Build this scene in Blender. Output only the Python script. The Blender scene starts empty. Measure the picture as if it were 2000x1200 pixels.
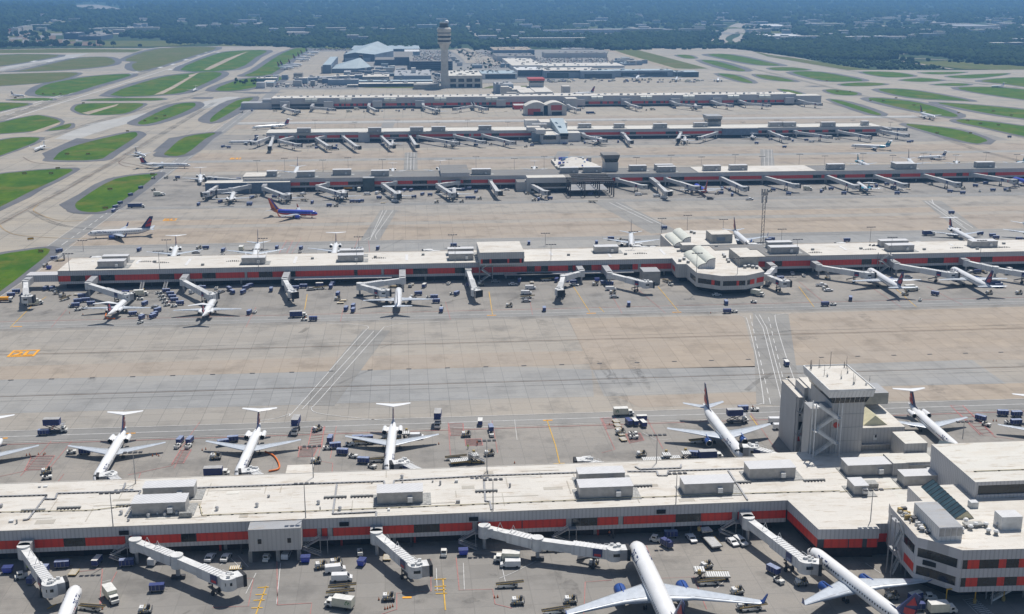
import bpy, math, random
import numpy as np
from math import sin, cos, radians as rad, pi, hypot, atan2, sqrt
S = bpy.context.scene
C = S.collection
R = random.Random(7)
# ---------------------------------------------------------------- camera
CH, TH, FP, PS = 154.0, rad(15.15), 2326.0, rad(5.2)
cd = bpy.data.cameras.new('camera'); cam = bpy.data.objects.new('camera', cd); C.objects.link(cam)
cam.location = (0, 0, CH); cam.rotation_euler = (pi/2-TH, 0, -PS)
cd.sensor_width = 36; cd.lens = 36*FP/2000; cd.clip_end = 60000; cd.clip_start = 1
S.camera = cam
# ---------------------------------------------------------------- world and sun
SUNV = (0.25, 0.42, 1.0)
el = math.atan2(1, hypot(SUNV[0], SUNV[1])); az = math.atan2(SUNV[0], SUNV[1])
w = bpy.data.worlds.new('World'); S.world = w; w.use_nodes = True
nt = w.node_tree; bg = nt.nodes['Background']
sk = nt.nodes.new('ShaderNodeTexSky'); sk.sky_type = 'NISHITA'; sk.sun_disc = False
sk.sun_elevation = el; sk.sun_rotation = az; sk.air_density = 1.0; sk.dust_density = 1.2
nt.links.new(sk.outputs[0], bg.inputs[0]); bg.inputs[1].default_value = 0.08
sl = bpy.data.lights.new('sun', 'SUN'); so = bpy.data.objects.new('sun', sl); C.objects.link(so)
sl.energy = 4.6; sl.angle = rad(0.5); sl.color = (1, 0.955, 0.9)
so.rotation_euler = (pi/2-el, 0, -az+pi); so.location = (0, 0, 500)
from mathutils import Vector
so.rotation_euler = Vector(SUNV).to_track_quat('Z', 'Y').to_euler()
S.view_settings.view_transform = 'Standard'; S.view_settings.look = 'None'
S.view_settings.exposure = 0.0; S.view_settings.gamma = 1
S.cycles.volume_bounces = 0; S.cycles.max_bounces = 5; S.cycles.diffuse_bounces = 3; S.cycles.glossy_bounces = 2
S.cycles.use_adaptive_sampling = True
# ---------------------------------------------------------------- photo point -> ground point
hx, hy, rx, ry = sin(PS), cos(PS), cos(PS), -sin(PS)
FW = (hx*cos(TH), hy*cos(TH), -sin(TH)); UP = (hx*sin(TH), hy*sin(TH), cos(TH))
def G(px, py, z=0.0):
    u = (px-1000)/FP; v = (600-py)/FP
    dx = FW[0]+u*rx+v*UP[0]; dy = FW[1]+u*ry+v*UP[1]; dz = FW[2]+v*UP[2]
    t = (z-CH)/dz
    return (dx*t, dy*t)
def P(x, y, z=0.0):
    z -= CH
    c = x*FW[0]+y*FW[1]+z*FW[2]
    return (1000+FP*(x*rx+y*ry)/c, 600-FP*(x*UP[0]+y*UP[1]+z*UP[2])/c)
def XA(px, Y, z=0.0):       # X on the row Y that sits at column px
    lo, hi = -6.*Y, 6.*Y
    for _ in range(40):
        m = (lo+hi)/2
        if P(m, Y, z)[0] < px: lo = m
        else: hi = m
    return m
def ZA(py, X, Y):           # height above (X, Y) that sits at line py
    lo, hi = -50., 400.
    for _ in range(40):
        m = (lo+hi)/2
        if P(X, Y, m)[1] > py: lo = m
        else: hi = m
    return m
def hill(x, y):
    r = hypot(x, y); k = max(0, min(1, (r-3600)/5000)); a = atan2(x, y)
    h = 22*sin(x/900.+1)*cos(y/1300.)+16*sin(x/2300.+y/1700.)+20
    return k*(h+k*30+22*max(0, math.exp(-((a+.33)/.16)**2)*math.exp(-((r-6800)/1500)**2)))
def GH(px, py, up=0.):      # point of the hilly land at a photo point
    bx, by = G(px, py); k = 1.
    for _ in range(25): k = .5*k+.5*(CH-hill(bx*k, by*k)-up)/CH
    return (bx*k, by*k)
# ---------------------------------------------------------------- materials
MATS = {}
def nodes_of(name):
    m = bpy.data.materials.new(name); m.use_nodes = True; MATS[name] = m
    n = m.node_tree.nodes; l = m.node_tree.links
    return m, n, l, n['Principled BSDF']
def N(n, t, **k):
    x = n.new(t)
    for a, b in k.items():
        if a.startswith('i_'):
            q = a[2:]; x.inputs[int(q) if q.isdigit() else q.replace('_', ' ')].default_value = b
        else: setattr(x, a, b)
    return x
def c4(c): return (c[0], c[1], c[2], 1)
def mixc(n, l, fac, a, b, mode='MIX'):
    x = n.new('ShaderNodeMix'); x.data_type = 'RGBA'; x.blend_type = mode
    for s, v in ((0, fac), (6, a), (7, b)):
        if isinstance(v, (int, float)): x.inputs[s].default_value = v
        elif isinstance(v, tuple): x.inputs[s].default_value = c4(v)
        else: l.new(v, x.inputs[s])
    return x.outputs[2]
def ramp(n, l, src, a, b, ca=0., cb=1.):
    x = n.new('ShaderNodeMapRange'); x.inputs[1].default_value = a; x.inputs[2].default_value = b
    x.inputs[3].default_value = ca; x.inputs[4].default_value = cb
    l.new(src, x.inputs[0]); return x.outputs[0]
def noise(n, l, co, scale, detail=3, rough=.55, sx=1, sy=1, sz=1):
    mp = n.new('ShaderNodeMapping'); mp.inputs[3].default_value = (sx, sy, sz); l.new(co, mp.inputs[0])
    x = n.new('ShaderNodeTexNoise'); x.inputs['Scale'].default_value = scale
    x.inputs['Detail'].default_value = detail; x.inputs['Roughness'].default_value = rough
    l.new(mp.outputs[0], x.inputs['Vector']); return x.outputs[0]
def coords(n, kind='Object'):
    return n.new('ShaderNodeTexCoord').outputs[kind]
def mat(name, col, rough=.6, metal=0., dirt=.12, scale=.6, emit=None, spec=None):
    m, n, l, b = nodes_of(name); co = coords(n)
    f = ramp(n, l, noise(n, l, co, scale, 4), .35, .7)
    d = tuple(x*(1-dirt*2.2) for x in col)
    l.new(mixc(n, l, f, col, d), b.inputs['Base Color'])
    b.inputs['Roughness'].default_value = rough; b.inputs['Metallic'].default_value = metal
    if spec is not None: b.inputs['Specular IOR Level'].default_value = spec
    return m
def ribmat(name, col, pitch=1.0, depth=.25, horiz=0., rough=.6):
    m, n, l, b = nodes_of(name); co = coords(n)
    sp = n.new('ShaderNodeSeparateXYZ'); l.new(co, sp.inputs[0])
    a = N(n, 'ShaderNodeMath', operation='ADD'); l.new(sp.outputs[0], a.inputs[0]); l.new(sp.outputs[1], a.inputs[1])
    d = N(n, 'ShaderNodeMath', operation='DIVIDE', i_1=pitch); l.new(a.outputs[0], d.inputs[0])
    fr = N(n, 'ShaderNodeMath', operation='FRACT'); l.new(d.outputs[0], fr.inputs[0])
    g = N(n, 'ShaderNodeMath', operation='LESS_THAN', i_1=.3); l.new(fr.outputs[0], g.inputs[0])
    f2 = ramp(n, l, noise(n, l, co, .35, 4, sz=.25), .3, .75, 0, .28)
    g2 = N(n, 'ShaderNodeMath', operation='MULTIPLY', i_1=depth); l.new(g.outputs[0], g2.inputs[0])
    c = mixc(n, l, g2.outputs[0], col, tuple(x*.45 for x in col))
    c = mixc(n, l, f2, c, tuple(x*.6 for x in col))
    l.new(c, b.inputs['Base Color']); b.inputs['Roughness'].default_value = rough
    return m
def slabmat(name, c1, c2, stain=.35, slab=7.62, joint=.16, streak=1.0, jd=.62):
    m, n, l, b = nodes_of(name); co = coords(n)
    br = n.new('ShaderNodeTexBrick'); br.offset = 0; br.squash = 1
    br.inputs['Scale'].default_value = 1; br.inputs['Brick Width'].default_value = slab
    br.inputs['Row Height'].default_value = slab; br.inputs['Mortar Size'].default_value = joint
    br.inputs['Mortar Smooth'].default_value = .6; br.inputs['Bias'].default_value = 0
    l.new(co, br.inputs['Vector'])
    br.inputs['Color1'].default_value = c4(c1)
    br.inputs['Color2'].default_value = c4(tuple(x*.8+.06*y for x, y in zip(c1, c2)))
    br.inputs['Mortar'].default_value = c4(tuple(x*jd for x in c1))
    big = ramp(n, l, noise(n, l, co, .012, 4, sx=.5, sy=1.6), .38, .62)
    c = mixc(n, l, big, br.outputs[0], c2)
    jm = N(n, 'ShaderNodeMath', operation='MULTIPLY', i_1=.55); l.new(br.outputs['Fac'], jm.inputs[0])
    c = mixc(n, l, jm.outputs[0], c, tuple(x*jd for x in c1))
    st = ramp(n, l, noise(n, l, co, .06, 6, .65, sx=streak, sy=1), .5, .72, 0, stain)
    c = mixc(n, l, st, c, tuple(x*.5 for x in c1))
    fine = ramp(n, l, noise(n, l, co, 1.1, 3), .3, .7, .0, .22)
    c = mixc(n, l, fine, c, tuple(x*.72 for x in c1))
    lt = ramp(n, l, noise(n, l, co, .09, 5, .6, sx=1.6, sy=.7), .55, .75, 0, .3)
    c = mixc(n, l, lt, c, tuple(min(1, x*1.25) for x in c1))
    l.new(c, b.inputs['Base Color']); b.inputs['Roughness'].default_value = .85
    b.inputs['Specular IOR Level'].default_value = .25
    return m
def grassmat(name, c1, c2, c3):
    m, n, l, b = nodes_of(name); co = coords(n)
    a = ramp(n, l, noise(n, l, co, .045, 6, .7, sx=1, sy=.6), .4, .6)
    c = mixc(n, l, a, c1, c2)
    d = ramp(n, l, noise(n, l, co, .018, 6, .75), .5, .66, 0, .75)
    c = mixc(n, l, d, c, c3)
    e = ramp(n, l, noise(n, l, co, .35, 3), .3, .7, 0, .35)
    c = mixc(n, l, e, c, tuple(x*.65 for x in c1))
    l.new(c, b.inputs['Base Color']); b.inputs['Roughness'].default_value = .95
    b.inputs['Specular IOR Level'].default_value = .1
    return m
slabmat('concrete', (.325, .305, .272), (.36, .322, .27), .75)
slabmat('ramp_concrete', (.255, .243, .222), (.31, .285, .25), .9, jd=.78)
slabmat('tan_concrete', (.38, .316, .245), (.345, .30, .25), .75)
slabmat('pale_concrete', (.30, .30, .292), (.33, .318, .292), .5)
slabmat('far_concrete', (.345, .318, .272), (.385, .34, .27), .5, 23, .5)
slabmat('bright_concrete', (.46, .455, .43), (.4, .39, .36), .3, 30, .3)
slabmat('asphalt', (.125, .128, .138), (.15, .15, .155), .4, 40, .05)
slabmat('lane_concrete', (.265, .258, .242), (.29, .277, .25), .5)
slabmat('road_asphalt', (.25, .245, .232), (.28, .27, .25), .4, 40, .05)
grassmat('grass', (.042, .11, .004), (.09, .155, .005), (.18, .155, .03))
grassmat('dry_grass', (.1, .125, .03), (.13, .14, .04), (.2, .16, .08))
grassmat('land', (.035, .065, .028), (.055, .085, .035), (.12, .12, .07))
mat('white_paint', (.66, .66, .64), .7, dirt=.15, scale=.5)
mat('red_paint', (.5, .2, .18), .8, dirt=.2, scale=.5)
mat('pink_paint', (.36, .2, .18), .9, dirt=.2, scale=.8)
mat('yellow_paint', (.68, .4, .03), .7, dirt=.15)
mat('orange_paint', (.85, .38, .01), .7, dirt=.1)
mat('faded_orange', (.5, .33, .13), .8, dirt=.25, scale=.1)
mat('rust_line', (.22, .14, .09), .9, dirt=.25, scale=.2)
mat('tan_gravel', (.42, .35, .26), .95, dirt=.2, scale=.05)
mat('brown_earth', (.2, .13, .08), .95, dirt=.2, scale=.05)
def roofmat(name, col, dark):
    m, n, l, b = nodes_of(name); co = coords(n)
    f = ramp(n, l, noise(n, l, co, .16, 6, .7, sx=.5), .5, .72, 0, .7)
    c = mixc(n, l, f, col, dark)
    g = ramp(n, l, noise(n, l, co, .035, 3), .35, .65, 0, .35)
    c = mixc(n, l, g, c, tuple(x*.8 for x in col))
    h = ramp(n, l, noise(n, l, co, 2.2, 2), .35, .7, 0, .15)
    c = mixc(n, l, h, c, tuple(x*.7 for x in col))
    br = n.new('ShaderNodeTexBrick'); br.offset = .5; br.squash = 1; br.inputs['Scale'].default_value = 1; br.inputs['Brick Width'].default_value = 14; br.inputs['Row Height'].default_value = 3.1; br.inputs['Mortar Size'].default_value = .06
    br.inputs['Color1'].default_value = (0, 0, 0, 1); br.inputs['Color2'].default_value = (.22, .22, .22, 1); br.inputs['Mortar'].default_value = (.6, .6, .6, 1); l.new(co, br.inputs['Vector'])
    c = mixc(n, l, br.outputs[0], c, tuple(x*.72 for x in col))
    k = ramp(n, l, noise(n, l, co, .5, 5, .75, sx=.25, sy=1.2), .55, .7, 0, .8)
    c = mixc(n, l, k, c, (.3, .22, .13))
    l.new(c, b.inputs['Base Color']); b.inputs['Roughness'].default_value = .8
    return m
roofmat('roof_white', (.64, .61, .55), (.42, .35, .26))
roofmat('patch_pale', (.68, .66, .6), (.5, .45, .36)); roofmat('patch_dull', (.46, .43, .37), (.3, .25, .18))
roofmat('roof_cream', (.64, .62, .56), (.55, .47, .36))
roofmat('roof_gravel', (.2, .195, .185), (.12, .115, .105))
roofmat('roof_grey', (.36, .37, .38), (.25, .25, .25))
ribmat('cladding', (.55, .54, .54), 1.1, .4)
ribmat('cladding_tower', (.5, .485, .465), 1.2, .28)
ribmat('cladding_pale', (.56, .54, .51), 1.2, .22)
ribmat('cladding_white', (.7, .69, .67), 1.2, .3)
mat('unit_grey', (.44, .43, .41), .5, .1)
ribmat('unit_roof', (.6, .6, .6), 1.3, .3)
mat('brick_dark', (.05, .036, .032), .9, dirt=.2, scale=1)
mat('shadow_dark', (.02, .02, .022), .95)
mat('concrete_block', (.36, .355, .33), .85, dirt=.15, scale=.3)
mat('tower_concrete', (.66, .62, .55), .8, dirt=.12, scale=.2)
ribmat('red_panel', (.68, .038, .016), 2.0, .3, rough=.45)
mat('red_metal', (.5, .05, .03), .45)
mat('glass_dark', (.022, .024, .022), .12, dirt=.25, scale=.5)
mat('glass_blue', (.035, .075, .11), .12, dirt=.2, scale=.3)
mat('glass_teal', (.045, .085, .1), .2, dirt=.2, scale=.3)
mat('metal_grey', (.4, .4, .4), .45, .3)
mat('metal_dark', (.07, .07, .075), .6, .2)
mat('steel_blue', (.17, .22, .3), .5, .2)
mat('blue_roof', (.38, .46, .49), .5, dirt=.1, scale=.05)
mat('blue_wall', (.3, .36, .43), .7, dirt=.1, scale=.1)
mat('navy_wall', (.09, .12, .17), .6, dirt=.1, scale=.1)
mat('bridge_white', (.72, .72, .7), .5, dirt=.12, scale=.5)
ribmat('bridge_rib', (.7, .7, .69), 1.0, .3)
mat('bridge_grey', (.42, .42, .42), .5, .1)
mat('bridge_mid', (.56, .56, .55), .5, dirt=.1)
mat('rubber', (.025, .025, .027), .8)
mat('plane_white', (.82, .82, .81), .22, dirt=.03, scale=.3)
mat('wing_grey', (.56, .6, .64), .3, .1, dirt=.08, scale=.6)
mat('plane_belly', (.38, .4, .43), .35, dirt=.05)
mat('navy', (.02, .035, .14), .35, dirt=.1)
mat('blue', (.025, .08, .3), .4, dirt=.1)
mat('cart_blue', (.03, .05, .2), .55, dirt=.2, scale=1.5)
mat('cart_top', (.28, .33, .48), .5, dirt=.2, scale=1.5)
mat('livery_red', (.5, .02, .03), .35)
mat('sw_blue', (.06, .09, .52), .3)
mat('sw_red', (.6, .07, .03), .35)
mat('sw_orange', (.75, .22, .02), .4)
mat('teal', (.02, .3, .42), .4)
mat('light_blue', (.25, .45, .7), .4)
mat('titanium', (.5, .48, .45), .3, .8)
mat('white_car', (.75, .75, .74), .3, dirt=.06)
mat('silver_car', (.45, .46, .47), .3, .3, dirt=.06)
mat('dark_car', (.05, .055, .065), .3, dirt=.06)
mat('blue_car', (.06, .12, .28), .3, dirt=.06)
mat('red_car', (.4, .04, .03), .3, dirt=.06)
mat('truck_white', (.74, .73, .68), .5, dirt=.12)
mat('cream_box', (.68, .66, .52), .6, dirt=.1)
mat('machine_grey', (.38, .38, .36), .6, .2, dirt=.25, scale=2)
mat('machine_yellow', (.5, .36, .12), .6, dirt=.2, scale=2)
mat('hazard_orange', (.8, .2, .03), .6)
mat('lime', (.55, .8, .05), .5)
mat('green', (.05, .25, .06), .6)
mat('skylight_cream', (.66, .62, .42), .4, dirt=.08)
mat('vault_cream', (.72, .72, .62), .4, dirt=.08)
mat('skin', (.35, .2, .13), .7)
mat('cloth_dark', (.04, .05, .09), .9)
mat('bark', (.09, .065, .045), .95, dirt=.2, scale=2)
def leafmat(name, a, b2):
    m, n, l, b = nodes_of(name); co = coords(n)
    g = n.new('ShaderNodeNewGeometry')
    f = ramp(n, l, noise(n, l, co, .006, 4), .35, .65)
    c = mixc(n, l, f, a, b2)
    c = mixc(n, l, ramp(n, l, g.outputs['Random Per Island'], 0, 1, 0, .75), c, tuple(x*.45 for x in a))
    l.new(c, b.inputs['Base Color']); b.inputs['Roughness'].default_value = .95
    b.inputs['Specular IOR Level'].default_value = .1
leafmat('leaves', (.03, .058, .02), (.05, .08, .026))
leafmat('forest_leaves', (.012, .034, .01), (.052, .088, .02))
# ---------------------------------------------------------------- mesh builder
class MB:
    def __init__(s): s.v = []; s.f = []; s.m = []; s.s = []
    def add(s, vs, fs, m, smooth=False):
        o = len(s.v); s.v += [tuple(p) for p in vs]
        for f in fs: s.f.append([i+o for i in f]); s.m.append(m); s.s.append(smooth)
        return s
    def box(s, x0, x1, y0, y1, z0, z1, m, mt=None):
        s.add([(x0,y0,z0),(x1,y0,z0),(x1,y1,z0),(x0,y1,z0),(x0,y0,z1),(x1,y0,z1),(x1,y1,z1),(x0,y1,z1)],
              [(3,2,1,0),(0,1,5,4),(1,2,6,5),(2,3,7,6),(3,0,4,7)], m)
        s.add([(x0,y0,z1),(x1,y0,z1),(x1,y1,z1),(x0,y1,z1)], [(0,1,2,3)], mt or m); return s
    def cbox(s, cx, cy, cz, L, W, H, m, mt=None): return s.box(cx-L/2, cx+L/2, cy-W/2, cy+W/2, cz-H/2, cz+H/2, m, mt)
    def prism(s, pts, z0, z1, m, mt=None, top=True):
        k = len(pts)
        s.add([(x,y,z0) for x,y in pts]+[(x,y,z1) for x,y in pts], [(i,(i+1)%k,(i+1)%k+k,i+k) for i in range(k)], m)
        if top: s.add([(x,y,z1) for x,y in pts], [tuple(range(k))], mt or m)
        return s
    def sheet(s, pts, z, m): s.add([(p[0],p[1],z) for p in pts], [tuple(range(len(pts)))], m); return s
    def beam(s, p, q, wd, h, m, mt=None):
        p, q = Vector(p), Vector(q); d = (q-p).normalized()
        a = d.cross(Vector((0,0,1)))
        if a.length < 1e-4: a = Vector((1,0,0))
        a.normalize(); b = a.cross(d)
        a *= wd/2; b *= h/2
        vs = [p-a-b,p+a-b,p+a+b,p-a+b,q-a-b,q+a-b,q+a+b,q-a+b]
        s.add(vs, [(0,1,2,3),(7,6,5,4),(0,4,5,1),(1,5,6,2),(3,7,4,0)], m)
        s.add([vs[2],vs[6],vs[7],vs[3]], [(0,1,2,3)], mt or m); return s
    def tube(s, p, q, r, r2=None, n=8, m='metal_grey', caps=True):
        r2 = r if r2 is None else r2
        p, q = Vector(p), Vector(q); d = (q-p).normalized(); a = d.orthogonal().normalized(); b = d.cross(a)
        vs = [p+(a*cos(2*pi*i/n)+b*sin(2*pi*i/n))*r for i in range(n)]+[q+(a*cos(2*pi*i/n)+b*sin(2*pi*i/n))*r2 for i in range(n)]
        s.add(vs, [(i,(i+1)%n,(i+1)%n+n,i+n) for i in range(n)], m, True)
        if caps: s.add(vs, [tuple(range(n))[::-1], tuple(range(n,2*n))], m)
        return s
    def loft(s, rings, m, smooth=True, caps=True, closed=True):
        n = len(rings[0]); vs = [p for r in rings for p in r]; fs = []
        for j in range(len(rings)-1):
            for i in range(n if closed else n-1):
                fs.append((j*n+i, j*n+(i+1)%n, (j+1)*n+(i+1)%n, (j+1)*n+i))
        if callable(m):
            o = len(s.v); s.v += [tuple(p) for p in vs]; q = 0
            for j in range(len(rings)-1):
                for i in range(n if closed else n-1):
                    s.f.append([k+o for k in fs[q]]); s.m.append(m(j, i)); s.s.append(smooth); q += 1
            m = m(0, 0)
        else: s.add(vs, fs, m, smooth)
        if caps: s.add(list(rings[0])+list(rings[-1]), [tuple(range(n))[::-1], tuple(range(n, 2*n))], m)
        return s
    def merge(s, o, loc=(0,0,0), rz=0):
        c, k = cos(rz), sin(rz)
        off = len(s.v); s.v += [(x*c-y*k+loc[0], x*k+y*c+loc[1], z+loc[2]) for x, y, z in o.v]
        s.f += [[i+off for i in f] for f in o.f]; s.m += o.m; s.s += o.s; return s
    def mesh(s, name):
        me = bpy.data.meshes.new(name); me.from_pydata(s.v, [], s.f)
        names = []
        for m in s.m:
            if m not in names: names.append(m)
        for m in names: me.materials.append(MATS[m])
        ix = {m: i for i, m in enumerate(names)}
        me.polygons.foreach_set('material_index', [ix[m] for m in s.m])
        me.polygons.foreach_set('use_smooth', s.s)
        return me
    def build(s, name, parent=None):
        if not s.v: return None
        o = bpy.data.objects.new(name, s.mesh(name)); C.objects.link(o)
        if parent: o.parent = parent
        return o
def tag(o, label, cat=None, group=None, kind=None):
    o['label'] = label
    if cat: o['category'] = cat
    if group: o['group'] = group
    if kind: o['kind'] = kind
    return o
def empty(name, loc=(0,0,0), rz=0):
    o = bpy.data.objects.new(name, None); C.objects.link(o); o.location = loc; o.rotation_euler = (0,0,rz)
    o.empty_display_size = .5
    return o
def struct(name, mb, label): return tag(mb.build(name), label, kind='structure')
KIDS = {}
class Model:                     # a thing: root plus parts; far copies are one merged mesh
    def __init__(s, name): s.name = name; s.parts = []; s.proto = None; s.far = None
    def part(s, name, parent=None):
        b = MB(); s.parts.append([name, b, parent]); return b
    def make(s):
        r = empty(s.name); obs = []; tree = []
        for nm, b, par in s.parts:
            o = b.build(nm, obs[par] if par is not None else r); obs.append(o); tree.append((o, par))
        KIDS[r.name] = tree; s.proto = r; return r
    def place(s, loc, rz=0, far=False):
        if far:
            if s.far is None:
                b = MB()
                for _, q, _ in s.parts: b.merge(q)
                s.far = b.mesh(s.name)
            o = bpy.data.objects.new(s.name, s.far); C.objects.link(o)
            o.location = loc; o.rotation_euler = (0, 0, rz); return o
        if s.proto is None: r = s.make()
        else:
            r = s.proto.copy(); C.objects.link(r); obs = []
            for o, par in KIDS[s.proto.name]:
                c = o.copy(); C.objects.link(c); c.parent = obs[par] if par is not None else r; obs.append(c)
        r.location = loc; r.rotation_euler = (0, 0, rz); return r
REG = []                         # (object, description, category, group) labelled at the end
def reg(o, desc, cat, group): REG.append((o, desc, cat, group)); return o
# ---------------------------------------------------------------- lettering
_tx = {}
def text_geo(body, size=1.0):
    if (body, size) in _tx: return _tx[(body, size)]
    cu = bpy.data.curves.new('lettering', 'FONT'); cu.body = body; cu.size = size; cu.resolution_u = 3; cu.offset = .03*size
    o = bpy.data.objects.new('lettering', cu); C.objects.link(o)
    dg = bpy.context.evaluated_depsgraph_get(); dg.update()
    me = o.evaluated_get(dg).to_mesh()
    vs = [tuple(v.co) for v in me.vertices]; fs = [tuple(p.vertices) for p in me.polygons]
    o.evaluated_get(dg).to_mesh_clear(); bpy.data.objects.remove(o); bpy.data.curves.remove(cu)
    _tx[(body, size)] = (vs, fs); return vs, fs
# ================================================================ GROUND
def smooth(pts, k=3):
    n = len(pts); out = []
    for i in range(n):
        p0, p1, p2, p3 = pts[i-1], pts[i], pts[(i+1)%n], pts[(i+2)%n]
        for j in range(k):
            t = j/k
            out.append(tuple(.5*((2*p1[a])+(-p0[a]+p2[a])*t+(2*p0[a]-5*p1[a]+4*p2[a]-p3[a])*t*t+(-p0[a]+3*p1[a]-3*p2[a]+p3[a])*t**3) for a in (0, 1)))
    return out
def offset(pts, d):
    n = len(pts); A = sum(pts[i][0]*pts[(i+1)%n][1]-pts[(i+1)%n][0]*pts[i][1] for i in range(n)); sg = 1 if A > 0 else -1
    out = []
    for i in range(n):
        a, b, c = pts[i-1], pts[i], pts[(i+1)%n]
        n1 = (b[1]-a[1], a[0]-b[0]); n2 = (c[1]-b[1], b[0]-c[0])
        l1 = hypot(*n1) or 1; l2 = hypot(*n2) or 1
        v = (n1[0]/l1+n2[0]/l2, n1[1]/l1+n2[1]/l2); L = hypot(*v) or 1
        k = min(1.6, 2/L)*sg*d/L if L > .3 else sg*d/L
        out.append((b[0]+v[0]*k, b[1]+v[1]*k))
    return out
from mathutils.geometry import tessellate_polygon
def flat(name, polys, z, m, label, kind='structure'):
    b = MB()
    for zi, p in enumerate(polys):
        z += .0013 if zi else 0
        t = tessellate_polygon([[Vector((x, y, 0)) for x, y in p]])
        A = lambda q: (p[q[1]][0]-p[q[0]][0])*(p[q[2]][1]-p[q[0]][1])-(p[q[2]][0]-p[q[0]][0])*(p[q[1]][1]-p[q[0]][1])
        b.add([(x, y, z) for x, y in p], [q if A(q) > 0 else q[::-1] for q in t], m)
    return tag(b.build(name), label, kind=kind)
W = lambda ps: [G(*p) for p in ps]
# land: polar sheet rising into low hills far away
rs = [60*1.09**i for i in range(72)]; na = 144
vs = [(0, 0, -.6)]+[(r*sin(2*pi*j/na), r*cos(2*pi*j/na), -.6+hill(r*sin(2*pi*j/na), r*cos(2*pi*j/na))) for r in rs for j in range(na)]
b = MB()
b.add(vs, [(0, 1+(j+1)%na, 1+j) for j in range(na)]+[(1+i*na+j, 1+i*na+(j+1)%na, 1+(i+1)*na+(j+1)%na, 1+(i+1)*na+j) for i in range(len(rs)-1) for j in range(na)], 'land', True)
struct('land', b, 'wooded green land around the airfield rising into low hills')
far = W([(-600,98),(0,96.5),(125,94.5),(290,94.5),(320,92),(440,90.5),(560,91),(575,93),(545,118),(500,150),(505,160),(640,172),(700,168),
         (1100,160),(1180,120),(1190,97),(1240,95),(1420,94),(1470,100),(1560,113),(1640,129),(1700,137),(1850,137.5),(2010,136),(2600,138)])
flat('airfield_concrete', [[(-3000, 900)]+far+[(3000, 1000), (3000, -700), (-3000, -700)]], -.12, 'far_concrete', 'pale concrete taxiways and aprons of the whole airfield')
AX = lambda x, y: XA(x, y)
def rect(x0, x1, y0, y1): return [(x0,y0),(x1,y0),(x1,y1),(x0,y1)]
tax = []
flat('gate_apron', [rect(-900, 900, -300, 413), rect(-218, 700, 545, 690), rect(-205, 640, 865, 1010), rect(-215, 620, 1170, 1290)], -.08, 'ramp_concrete', 'grey stained concrete around the aircraft stands')
flat('taxiway_concrete', [rect(-900, 900, 413, 545), rect(-215, 700, 690, 865)], -.08, 'concrete', 'beige jointed concrete taxiway between the concourses')
tanp = [W([(-200,722),(0,716),(1000,688),(1470,680),(1475,700),(1000,716),(0,742),(-200,748)]),
        W([(1110,622),(1452,616),(1478,717),(1155,722)]),
        W([(1520,613),(2300,590),(2500,700),(1900,703),(1548,714)]),
        W([(1205,775),(1490,766),(1500,788),(1250,796)]), W([(1540,760),(1975,749),(2300,740),(2300,775),(1560,786)])]
pale = [W([(-200,748),(0,742),(1000,716),(1155,722),(1160,775),(1000,778),(0,808),(-200,815)]),
        W([(1157,723),(1477,715),(1488,764),(1180,774)]), W([(1550,714),(1898,703),(1965,749),(1560,757)])]
y1 = [(660, 700, 't'), (733, 782, 't'), (793, 812, 't'), (700, 731, 'p'), (1030, 1080, 't'), (1100, 1150, 't'), (1085, 1098, 'p'), (1345, 1385, 't'), (1400, 1440, 't'), (1386, 1399, 'p'), (1040,1060,'p')]
for a, b_, k in y1: (tanp if k == 't' else pale).append(rect(-205, 640, a, b_))
flat('tan_concrete_bays', tanp, -.05, 'tan_concrete', 'tan patches of older concrete in the taxiways')
flat('pale_concrete_bays', pale, -.05, 'pale_concrete', 'blue grey patches of newer concrete in the taxiways')
flat('bright_concrete_strips', [W(p) for p in ([(105,272),(170,243),(300,218),(310,224),(220,250),(180,262),(150,274)], [(380,210),(400,198),(440,190),(472,189),(425,206),(400,213)],
     [(0,134),(40,122),(130,107),(175,104),(150,112),(60,130),(0,140)], [(-50,1),(-50,1.5),(-49,1)])][:3]+[rect(-190,620,1395,1412)], -.02, 'bright_concrete', 'bright washed concrete strips in the taxiways')
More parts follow.
